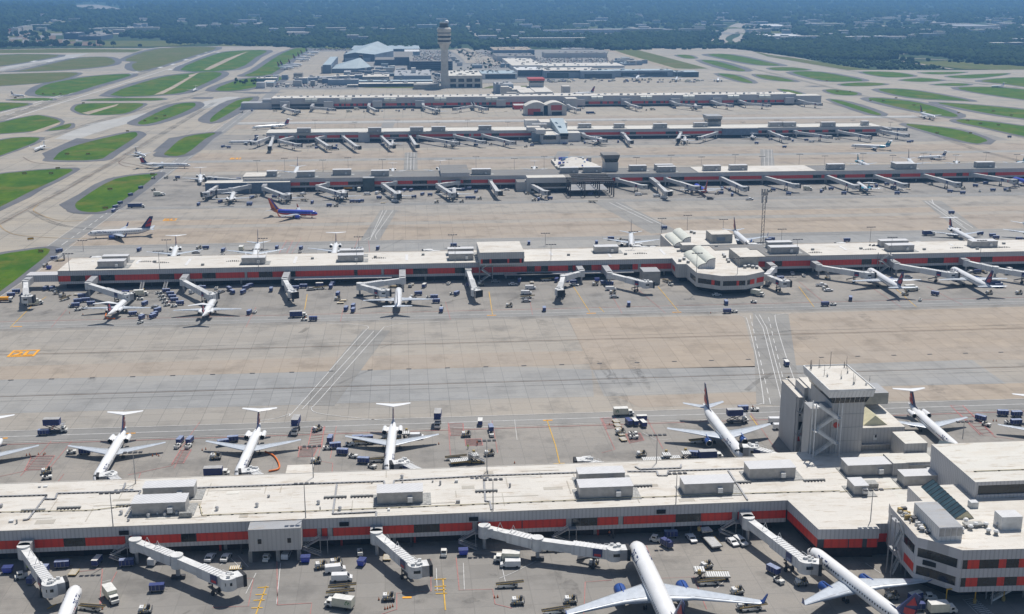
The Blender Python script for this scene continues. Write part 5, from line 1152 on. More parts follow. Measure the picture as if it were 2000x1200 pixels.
# ================================================================ JET BRIDGES
def bridge(pts, Yf, zone, near=False, away=False, col='bridge_white', face=None):
    w_ = [G(*p, 7.2) for p in pts]; b0 = w_[0]
    r = empty('jet_bridge', (b0[0], b0[1], 0)); V = lambda p, z: (p[0]-b0[0], p[1]-b0[1], z)
    lead = abs(b0[1]-Yf)
    if lead > 2.5 and Yf: m = MB(); m.box(-1.7, 1.7, min(0, Yf-b0[1]-.05), max(0, Yf-b0[1]-.05), 4.1, 7.3, 'bridge_grey'); m.build('walkway', r)
    m = MB(); m.tube((0,0,3.7), (0,0,7.3), 1.75, n=16, m=col); m.tube((0,0,0), (0,0,3.7), .5, n=10, m='bridge_grey'); m.build('rotunda', r)
    k = len(w_)-1
    for i in range(k):
        p, q = w_[i], w_[i+1]; L = hypot(q[0]-p[0], q[1]-p[1]) or 1; d = ((q[0]-p[0])/L, (q[1]-p[1])/L); zs = 5.6-.35*i; ze = 5.2-.4*i if i < k-1 else 4.9
        mid = (p[0]+d[0]*L*.52, p[1]+d[1]*L*.52)
        m = MB(); m.beam(V(p, zs), V(mid, (zs+ze)/2), 2.3, 2.5, col); m.build('tunnel', r)
        m = MB(); m.beam(V((p[0]+d[0]*L*.46, p[1]+d[1]*L*.46), (zs+ze)/2+.05), V((q[0]-d[0]*1.2, q[1]-d[1]*1.2), ze), 2.8, 2.9, 'bridge_rib' if near else col)
        if near:
            t = .5
            while t < .96: 
                c = (p[0]+d[0]*L*t, p[1]+d[1]*L*t); nx, ny = -d[1]*1.45, d[0]*1.45; zt = (zs+(ze-zs)*t)+1.6
                m.beam(V((c[0]-nx,c[1]-ny),zt), V((c[0]+nx,c[1]+ny),zt), .14, .07, 'bridge_white'); t += 1.1/L
        m.build('telescoping_tunnel', r)
        c = (p[0]+d[0]*L*.8, p[1]+d[1]*L*.8)
        if i == k-1:
            nx, ny = -d[1], d[0]; s = 1 if ny < 0 else -1
            m = MB(); g = lambda u, z: V((c[0]+d[0]*u+nx*1.62*s, c[1]+d[1]*u+ny*1.62*s), z)
            m.add([g(-1.3,4.0),g(1.3,4.0),g(1.3,6.3),g(-1.3,6.3)], [(0,1,2,3) if s*d[0] > 0 else (3,2,1,0)], 'navy'); 
            m.add([g(-.9,4.2),g(.9,4.2),g(.9,4.9),g(-.9,4.9)], [(0,1,2,3)], 'livery_red' if R.random() < .5 else 'cart_top'); 
            m.v[-4:] = [(x+nx*.02*s, y+ny*.02*s, z) for x, y, z in m.v[-4:]]; m.build('sign_panel', r)
            m = MB(); cc = (p[0]+d[0]*L*.74, p[1]+d[1]*L*.74)
            for t in (-1, 1):
                a = (cc[0]+nx*1.1*t, cc[1]+ny*1.1*t); m.beam(V(a, 1.), V(a, 3.8), .35, .35, 'metal_dark'); m.tube(V((a[0]-nx*.25, a[1]-ny*.25), .6), V((a[0]+nx*.25, a[1]+ny*.25), .6), .6, n=12, m='rubber')
            m.beam(V((cc[0]-nx*1.4, cc[1]-ny*1.4), 1.1), V((cc[0]+nx*1.4, cc[1]+ny*1.4), 1.1), .6, .4, 'metal_dark')
            if near: m.beam(V((cc[0]-d[0]*5+nx*2.2, cc[1]-d[1]*5+ny*2.2), .6), V((cc[0]+d[0]*2+nx*1.9, cc[1]+d[1]*2+ny*1.9), 3.2), .9, .5, 'metal_dark')
            m.build('wheel_column', r)
        else:
            m = MB(); m.tube(V(q, 3.3), V(q, 7.), 1.7, n=14, m=col); m.beam(V(q, 0), V(q, 3.4), 1., 1., 'bridge_grey'); m.beam(V((q[0]-1.8,q[1]), .5), V((q[0]+1.8,q[1]), .5), 1.2, .9, 'metal_dark'); m.build('elbow', r)
    e = w_[-1]; p = w_[-2]; L = hypot(e[0]-p[0], e[1]-p[1]) or 1; d = ((e[0]-p[0])/L, (e[1]-p[1])/L)
    fa = atan2(d[1], d[0]) if face is None else rad(face); f = (cos(fa), sin(fa))
    m = MB(); m.tube(V(e, 3.3), V(e, 6.7), 2.2, n=18, m=col); m.beam(V((e[0]+f[0]*1,e[1]+f[1]*1), 5.), V((e[0]+f[0]*3.3,e[1]+f[1]*3.3), 5.), 3.4, 3.2, 'bridge_grey', col)
    if near:
        for _ in range(6): x, y = e[0]+R.uniform(-1.5,1.5), e[1]+R.uniform(-1.5,1.5); m.box(x-b0[0], x-b0[0]+.9, y-b0[1], y-b0[1]+.5, 6.7, 7+R.random()*.4, 'bridge_white')
        for t in (-1.2, 1.2): m.beam(V((e[0]-d[0]*4+t,e[1]-d[1]*4), 7.3), V((e[0]+t,e[1]), 7.3), .08, .08, 'bridge_white')
    ci = m.build('cab', r)
    m = MB(); m.beam(V((e[0]+f[0]*3.3,e[1]+f[1]*3.3), 5.), V((e[0]+f[0]*4.2,e[1]+f[1]*4.2), 5.), 3.7, 3.4, 'rubber'); m.build('canopy', ci)
    m = MB(); hx_, hy_ = e[0]+f[0]*.3, e[1]+f[1]*.3-2.15
    m.box(hx_-b0[0]-.9, hx_-b0[0]+.9, hy_-b0[1]-.12, hy_-b0[1]+.1, 4.9, 5.7, 'glass_dark'); m.build('cab_window', ci)
    if near and not away:
        m = MB(); x, y = w_[0][0]+(1.5), w_[0][1]-2.5
        for t in (.3, .55): 
            c = (w_[0][0]+(w_[1][0]-w_[0][0])*t, w_[0][1]+(w_[1][1]-w_[0][1])*t); m.beam(V((c[0]-.8,c[1]),7), V(c,9), .12, .12, 'bridge_white'); m.beam(V((c[0]+.8,c[1]),7), V(c,9), .12, .12, 'bridge_white')
        m.build('roof_frame', r)
    return reg(r, zone, 'jet bridge', 'jet bridges of the terminals')
F1, F2, F3, F4, F5 = 309.3, 622.4, 921.4, 1218.9, 1556.9
z1 = 'white jet bridge on the front of the nearest concourse'
bridge([(46,1066),(98,1134)], F1, z1, True, face=25); bridge([(264,1053),(345,1082),(446,1122)], F1, z1, True, face=30)
bridge([(735,1038),(812,1098)], F1, z1, True, face=10); bridge([(946,1026),(1050,1048),(1200,1066)], F1, z1, True, face=0); bridge([(1462,1010),(1575,1090)], F1, z1, True, face=-20)
z1b = 'white jet bridge behind the nearest concourse'
for p, f in (([(248,952),(215,922)],190),([(535,944),(492,914)],190),([(848,932),(787,898)],190),([(1225,918),(1146,893)],180),([(1610,905),(1540,889),(1470,868)],170)): bridge(p, 0, z1b, True, True, face=f)
z2 = 'jet bridge on the front of the second concourse'
for p, f in (([(50,548),(50,576)],0),([(172,552),(246,572)],30),([(357,545),(412,572)],60),([(556,544),(570,566)],-60),([(786,542),(702,552),(748,564)],0),([(915,527),(928,563)],-60),([(1136,528),(1100,537),(1092,562)],-80),
    ([(1191,532),(1262,548)],0),([(1512,520),(1498,534),(1530,546)],0),([(1600,517),(1695,530)],0),([(1752,514),(1858,530)],0),([(1888,508),(1945,520),(2018,531)],0)): bridge(p, F2, z2, col='bridge_white', near=True, away=True, face=f)
z2b = 'jet bridge showing over the rear roof of the second concourse'
for p, f in (([(215,507),(190,500)],180),([(875,492),(838,486)],180),([(1275,482),(1245,478)],180),([(1680,479),(1645,473)],180),([(1825,475),(1795,471)],180),([(1500,478),(1472,474)],180)): bridge(p, 0, z2b, near=False, away=True, face=f)
z3 = 'jet bridge on the front of the third concourse'
for p, f in (([(478,350),(410,344)],200),([(470,356),(425,360),(403,374)],200),([(487,360),(450,367),(412,370)],0),([(515,364),(558,379)],0),([(640,356),(620,361),(668,375)],0),([(772,354),(748,357),(775,376)],-60),([(895,353),(855,358),(882,375)],0),
    ([(958,352),(972,371)],-60),([(1032,355),(1064,371)],-30),([(1206,348),(1256,360)],0),([(1300,346),(1358,362)],0),([(1408,344),(1452,363)],0),([(1490,342),(1553,358)],0),([(1612,340),(1670,360)],0),([(1705,339),(1765,357)],0),([(1798,337),(1868,355)],0),([(1893,336),(1978,349)],0),([(1285,357),(1302,372)],-60)): bridge(p, F3, z3, face=f, col='bridge_mid')
z4 = 'jet bridge on the front of the fourth concourse'
for p, f in (([(560,264),(525,266),(497,276)],200),([(533,267),(527,284)],-90),([(578,264),(545,272),(582,280)],0),([(636,264),(618,268),(641,283)],0),([(670,265),(697,284)],-40),([(745,265),(764,282)],-40),([(800,263),(812,281)],-60),([(816,264),(890,276)],0),([(888,263),(942,274)],0),([(943,262),(1000,275)],0),
    ([(1142,263),(1178,271)],0),([(1220,262),(1230,273)],-60),([(1330,258),(1324,269)],-90),([(1400,257),(1367,266)],200),([(1504,256),(1533,266)],0),([(1556,256),(1618,264)],0),([(1636,254),(1695,264)],0),([(1709,251),(1768,261)],0),([(1722,247),(1764,249)],0)): bridge(p, F4, z4, face=f, col='bridge_mid')
z5 = 'jet bridge on the front of the farthest concourse'
for p, f in (([(553,209),(580,215)],0),([(608,208),(650,211)],0),([(720,207),(734,213)],0),([(827,206),(853,213)],0),([(925,205),(890,210)],180),([(926,205),(948,210)],0),([(1112,206),(1128,211)],0),([(1228,202),(1248,207)],0),([(1320,201),(1365,206)],0),([(1400,200),(1427,204)],0),([(1457,200),(1500,203)],0),([(1572,198),(1600,201)],0)): bridge(p, F5, z5, face=f, col='bridge_mid')
# ================================================================ VEHICLES
def wheels(b, L, Wd, r=.35, xs=None):
    for x in (xs or (L*.32, -L*.32)):
        for y in (-Wd/2+.05, Wd/2-.05): b.tube((x,y-.12,r),(x,y+.12,r),r,n=10,m='rubber')
def carm(name, col, L=4.7, Wd=1.85, kind='car'):
    M = Model(name); b = M.part('body'); 
    prof = {'car': [(2.3,.35),(2.35,.7),(1.2,.95),(.5,1.42),(-1.1,1.45),(-1.9,1.0),(-2.35,.95),(-2.35,.35)], 'suv': [(2.3,.4),(2.35,.95),(1.3,1.15),(.7,1.75),(-2.1,1.8),(-2.35,1.1),(-2.35,.4)],
            'van': [(2.7,.4),(2.7,1.05),(2.0,1.25),(1.4,2.05),(-2.6,2.1),(-2.7,1.9),(-2.7,.4)], 'pickup': [(2.6,.45),(2.65,1.0),(1.4,1.15),(.8,1.8),(-.5,1.8),(-.75,1.15),(-2.6,1.15),(-2.65,.45)]}[kind]
    k = L/(prof[0][0]*2); h = Wd/2; n = len(prof)
    b.add([(x*k,-h,z) for x, z in prof]+[(x*k,h,z) for x, z in prof], [(i,i+n,(i+1)%n+n,(i+1)%n) for i in range(n)]+[tuple(range(n)),tuple(range(n,2*n))[::-1]], col)
    g = M.part('window'); a = prof
    def side(i, j, z0):
        for s in (-1, 1): g.add([(a[i][0]*k-.35,s*(h+.01),z0),(a[i+1][0]*k-.05,s*(h+.01),a[i+1][1]-.12),(a[j][0]*k+.1,s*(h+.01),a[j][1]-.14),(a[j][0]*k+.1,s*(h+.01),z0)], [(0,1,2,3)], 'glass_dark')
    side(2, 4 if kind != 'van' else 3, .98 if kind == 'car' else 1.2)
    i = 2; p, q = a[i], a[i+1]; g.add([(p[0]*k+.01,-h+.12,p[1]+.02),(p[0]*k+.01,h-.12,p[1]+.02),(q[0]*k+.02,h-.2,q[1]-.02),(q[0]*k+.02,-h+.2,q[1]-.02)], [(0,1,2,3)], 'glass_dark')
    if kind == 'car': p, q = a[4], a[5]; g.add([(p[0]*k-.02,h-.2,p[1]-.02),(p[0]*k-.02,-h+.2,p[1]-.02),(q[0]*k-.02,-h+.12,q[1]+.05),(q[0]*k-.02,h-.12,q[1]+.05)], [(0,3,2,1)], 'glass_dark')
    if kind == 'pickup': b.box(-2.5*k, -.8*k, -h+.12, h-.12, 1.151, 1.16, 'metal_dark')
    wheels(M.part('wheels'), L, Wd, .36); return M
def cartm(covered=True, top='cart_top', side='cart_blue'):
    M = Model('baggage_cart'); b = M.part('deck'); b.box(-1.9,1.9,-.8,.8,.45,.6,'metal_grey'); b.beam((1.9,0,.5),(2.7,0,.4),.1,.1,'metal_dark')
    b = M.part('canopy'); b.box(-1.92,1.92,-.84,.84,2.05,2.15,side,top); b.box(-1.9,-1.8,-.8,.8,.6,2.05,side); b.box(1.8,1.9,-.8,.8,.6,2.05,side)
    for x in (-1.3, -.3, .7): b.box(x,x+.08,-.82,-.78,.6,2.05,'metal_grey')
    b = M.part('curtain'); b.box(-1.8,1.8,-.78,.78,.6,2.0,side); wheels(M.part('wheels'), 3.8, 1.5, .28); return M
def tugm():
    M = Model('baggage_tug'); b = M.part('body'); b.box(-1.5,1.6,-.75,.75,.3,.85,'truck_white'); b.box(.5,1.55,-.7,.7,.85,1.15,'truck_white'); b.box(-1.45,-.9,-.7,.7,.85,1.2,'truck_white')
    b = M.part('seat'); b.box(-.8,-.2,-.55,.55,.85,1.15,'rubber'); b.box(-.9,-.75,-.55,.55,1.1,1.5,'rubber'); b.tube((.3,-.3,1.1),(.15,-.3,1.45),.2,n=8,m='rubber')
    wheels(M.part('wheels'), 3., 1.5, .36); return M
def tugcab():
    M = Model('baggage_tug'); b = M.part('body'); b.box(-1.6,1.7,-.8,.8,.3,.95,'truck_white'); b.box(.6,1.65,-.7,.7,.95,1.15,'truck_white'); b = M.part('cab'); b.box(-1.0,.5,-.75,.75,.95,1.95,'truck_white'); b.box(-1.02,.52,-.6,.6,1.25,1.8,'glass_dark'); b.box(-.8,.3,-.77,.77,1.25,1.8,'glass_dark'); wheels(M.part('wheels'), 3.2, 1.6, .36); return M
def beltm():
    M = Model('belt_loader'); b = M.part('chassis'); b.box(-3.0,2.2,-.8,.8,.35,.9,'truck_white'); b = M.part('conveyor'); b.beam((-3.6,0,1.0),(3.8,0,1.55),.9,.22,'machine_yellow','rubber')
    for y in (-.5,.5): b.beam((-3.6,y,1.15),(3.8,y,1.7),.06,.16,'machine_yellow')
    b = M.part('seat'); b.box(.8,1.4,-1.1,-.6,.9,1.4,'rubber'); wheels(M.part('wheels'), 5., 1.6, .34); return M
def loaderm():
    M = Model('cargo_loader'); b = M.part('main_deck'); b.box(-4.5,2.2,-1.6,1.6,.9,1.3,'machine_grey')
    for i in range(10): b.box(-4.3+i*.62,-4.3+i*.62+.34,-1.45,1.45,1.3,1.38,'bridge_white')
    b.box(-4.5,2.2,-1.66,-1.6,.9,1.45,'machine_yellow'); b = M.part('front_deck'); b.box(2.3,5.2,-1.6,1.6,2.4,2.8,'machine_grey')
    for i in range(4): b.box(2.5+i*.66,2.5+i*.66+.34,-1.45,1.45,2.8,2.88,'bridge_white')
    for x in (2.6,4.9): b.beam((x,-1.3,.6),(7.5-x,-1.3,2.4),.14,.2,'metal_dark'); b.beam((x,1.3,.6),(7.5-x,1.3,2.4),.14,.2,'metal_dark')
    b = M.part('control_stand'); b.box(3.6,4.4,1.6,2.3,2.4,3.5,'machine_yellow'); wheels(M.part('wheels'), 9, 2.4, .45, (-3.4,-2.4,3.2)); return M
def gpum():
    M = Model('ground_power_unit'); b = M.part('body'); b.box(-1.8,1.6,-.9,.9,.5,1.1,'machine_grey'); b.box(-1.5,-.5,-.8,.8,1.1,1.8,'bridge_white'); b.box(.1,.9,-.5,.7,1.1,1.6,'metal_dark'); b.tube((-.2,-.6,1.2),(-.2,.6,1.2),.4,n=10,m='machine_grey'); b.tube((.8,0,1.7),(.8,0,2.3),.4,n=10,m='metal_dark')
    b = M.part('hose'); 
    for i in range(14): a_ = i*2.4; b.tube((-1.6+i*.24,-.95+.3*sin(a_),.7+.5*cos(a_)**2),(-1.3+i*.22,.95*cos(a_),1.3+.6*sin(a_*1.7)),.11,n=6,m=('bridge_white','metal_dark','machine_yellow')[i%3])
    wheels(M.part('wheels'), 3.2, 1.8, .34); return M
def truckm(name, boxc, L=7.2, raised=0, logo=None, side=None, cabc='truck_white'):
    M = Model(name); b = M.part('cab'); x0 = L/2
    b.box(x0-2.1,x0-.7,-1.05,1.05,.6,2.2,cabc); b.box(x0-.7,x0,-1.0,1.0,.6,1.35,cabc); b = M.part('windscreen'); b.box(x0-.72,x0-.66,-.9,.9,1.4,2.05,'glass_dark'); b.box(x0-1.7,x0-.95,-1.07,1.07,1.4,2.0,'glass_dark')
    b = M.part('chassis'); b.box(-L/2,x0-.5,-.9,.9,.55,.85,'metal_dark'); z = .9+raised
    b = M.part('cargo_box'); bi = len(M.parts)-1; b.box(-L/2,x0-2.3,-1.25,1.25,z,z+2.3,boxc, 'truck_white' if boxc != 'cart_blue' else 'unit_grey')
    if side: b.box(-L/2+.5,x0-2.8,-1.28,-1.25,z+.6,z+1.9,side)
    if logo:
        for j, (lx, lz) in enumerate(((-.2,.1),(.3,.5),(.5,0),(0,.7),(-.5,.4))):
            for s in (-1, 1): c = M.part('leaf_emblem', bi) if j == 0 else c; c.add([(-L/2+1+lx,s*1.27,z+.7+lz),(-L/2+1.4+lx,s*1.27,z+1.+lz),(-L/2+1.15+lx,s*1.27,z+1.35+lz)], [(0,1,2),(2,1,0)], 'green')
    if raised:
        b = M.part('scissor_lift')
        for y in (-.9,.9): b.beam((-L/2+.4,y,.9),(x0-2.8,y,z),.16,.2,'metal_dark'); b.beam((-L/2+.4,y,z),(x0-2.8,y,.9),.16,.2,'metal_dark')
        b.box(x0-2.3,x0-.9,-1.2,1.2,z,z+.12,'metal_grey')
        for y in (-1.2,1.2): b.beam((x0-2.3,y,z+1),(x0-.9,y,z+1),.06,.06,'metal_grey'); b.beam((x0-.95,y,z),(x0-.95,y,z+1),.06,.06,'metal_grey')
    wheels(M.part('wheels'), L, 2.1, .48, (x0-1.1,-L*.28)); return M
def fuelm(tank='truck_white'):
    M = Model('fuel_truck'); b = M.part('cab'); b.box(2.6,4.2,-1.1,1.1,.6,2.4,'truck_white'); b.box(3.9,4.23,-.9,.9,1.5,2.2,'glass_dark'); b = M.part('tank'); b.loft([[(x,1.15*cos(2*pi*i/14),1.85+.95*sin(2*pi*i/14)) for i in range(14)] for x in (-4.2,2.3)], tank)
    b.box(-4.2,2.4,-.9,.9,.6,1.,'metal_dark'); wheels(M.part('wheels'), 8.4, 2.2, .5, (3.3,-2.2,-3.4)); return M
def stairsm():
    M = Model('passenger_stairs'); b = M.part('steps')
    for i in range(12): b.box(-3+i*.45,-2.5+i*.45,-.7,.7,.5+i*.26,.58+i*.26,'metal_grey')
    for y in (-.75,.75): b.beam((-3,y,.6),(2.5,y,3.7),.08,.3,'bridge_white'); b.beam((-3,y,1.5),(2.5,y,4.6),.07,.07,'bridge_white')
    b = M.part('chassis'); b.box(-2.5,2.6,-.8,.8,.4,.7,'machine_yellow'); b.beam((2.2,0,.6),(2.2,0,3.5),.9,.14,'metal_grey'); wheels(M.part('wheels'), 5, 1.6, .34); return M
def dollym():
    M = Model('container_dolly'); b = M.part('deck'); b.box(-1.7,1.7,-1.1,1.1,.42,.55,'machine_yellow')
    for i in range(6): b.box(-1.5+i*.55,-1.5+i*.55+.25,-1.,1.,.55,.62,'bridge_white')
    b.beam((1.7,0,.5),(2.5,0,.4),.1,.1,'metal_dark'); wheels(M.part('wheels'), 3, 2, .25); return M
def conem(): M = Model('traffic_cone'); b = M.part('cone'); b.tube((0,0,.04),(0,0,.8),.2,.04,n=8,m='hazard_orange'); b.box(-.25,.25,-.25,.25,0,.05,'rubber'); return M
def binm(): M = Model('waste_container'); b = M.part('bin'); b.loft([[(-1.1,-.8,.3),(1.1,-.8,.3),(1.1,.8,.3),(-1.1,.8,.3)],[(-1.3,-1,1.7),(1.3,-1,1.7),(1.3,1,1.7),(-1.3,1,1.7)]],'sw_blue',False); b = M.part('lid'); b.box(-1.35,1.35,-1.05,1.05,1.7,1.85,'cart_blue'); wheels(M.part('wheels'),2,1.6,.18); return M
VM = {'cart': (cartm(), 'blue canopied baggage cart', 'baggage cart'), 'cartw': (cartm(True,'truck_white','cart_blue'), 'white topped baggage cart', 'baggage cart'), 'cartd': (cartm(True,'cart_blue','navy'), 'dark blue baggage cart', 'baggage cart'), 'tug': (tugm(), 'white open baggage tug', 'tug'), 'ctug': (tugcab(), 'white tug with closed cab', 'tug'),
 'belt': (beltm(), 'yellow edged belt loader', 'belt loader'), 'loader': (loaderm(), 'grey cargo loader with roller deck', 'cargo loader'), 'gpu': (gpum(), 'grey ground unit with hoses', 'ground unit'),
 'car': (carm('parked_car','white_car'), 'white saloon car', 'car'), 'scar': (carm('parked_car','silver_car'), 'silver saloon car', 'car'), 'suv': (carm('parked_car','white_car',4.9,1.95,'suv'), 'white estate car', 'car'), 'dsuv': (carm('parked_car','dark_car',4.9,1.95,'suv'), 'dark estate car', 'car'),
 'bcar': (carm('parked_car','blue_car'), 'blue saloon car', 'car'), 'van': (carm('van','white_car',5.6,2.,'van'), 'white van', 'van'), 'pickup': (carm('pickup_truck','white_car',5.7,2.,'pickup'), 'white pickup truck', 'pickup'),
 'box': (truckm('box_truck','cream_box'), 'white box truck', 'truck'), 'leaf': (truckm('catering_truck','cream_box',7.6,0,True), 'white box truck with green leaf emblem', 'truck'), 'cat': (truckm('catering_truck','cart_blue',8.2,0,None,'navy'), 'navy catering truck', 'truck'),
 'hicat': (truckm('catering_truck','cart_blue',8,2.2,None,'navy'), 'navy catering truck raised on scissors', 'truck'), 'semi': (truckm('box_truck','cart_blue',12,.1), 'long navy truck', 'truck'), 'fuel': (fuelm(), 'white tank truck', 'truck'), 'yfuel': (fuelm('orange_paint'), 'yellow tank truck', 'truck'),
 'stairs': (stairsm(), 'mobile passenger stairs', 'passenger stairs'), 'dolly': (dollym(), 'flat roller dolly', 'dolly'), 'cone': (conem(), 'orange traffic cone', 'cone'), 'bin': (binm(), 'blue waste container', 'waste container')}
ZN = [(0,309,'before the nearest concourse'),(309,413,'behind the nearest concourse'),(413,548,'on the taxiway before the second concourse'),(548,637,'before the second concourse'),(637,735,'behind the second concourse'),(735,850,'on the taxiway before the third concourse'),
      (850,936,'before the third concourse'),(936,1100,'behind the third concourse'),(1100,1234,'before the fourth concourse'),(1234,1430,'behind the fourth concourse'),(1430,1575,'before the farthest concourse'),(1575,9999,'beyond the farthest concourse')]
def zone(y):
    for a, c, s in ZN:
        if a <= y < c: return s
OCC = []
def veh(k, px, py, ang=0, z=0, free=False):
    M, d, c = VM[k]; x, y = G(px, py, z); OCC.append((x, y))
    o = M.place((x, y, z), rad(ang), far=y > 640); s = zone(y)
    return reg(o, d+' '+s, c, d+'s on the airport aprons')
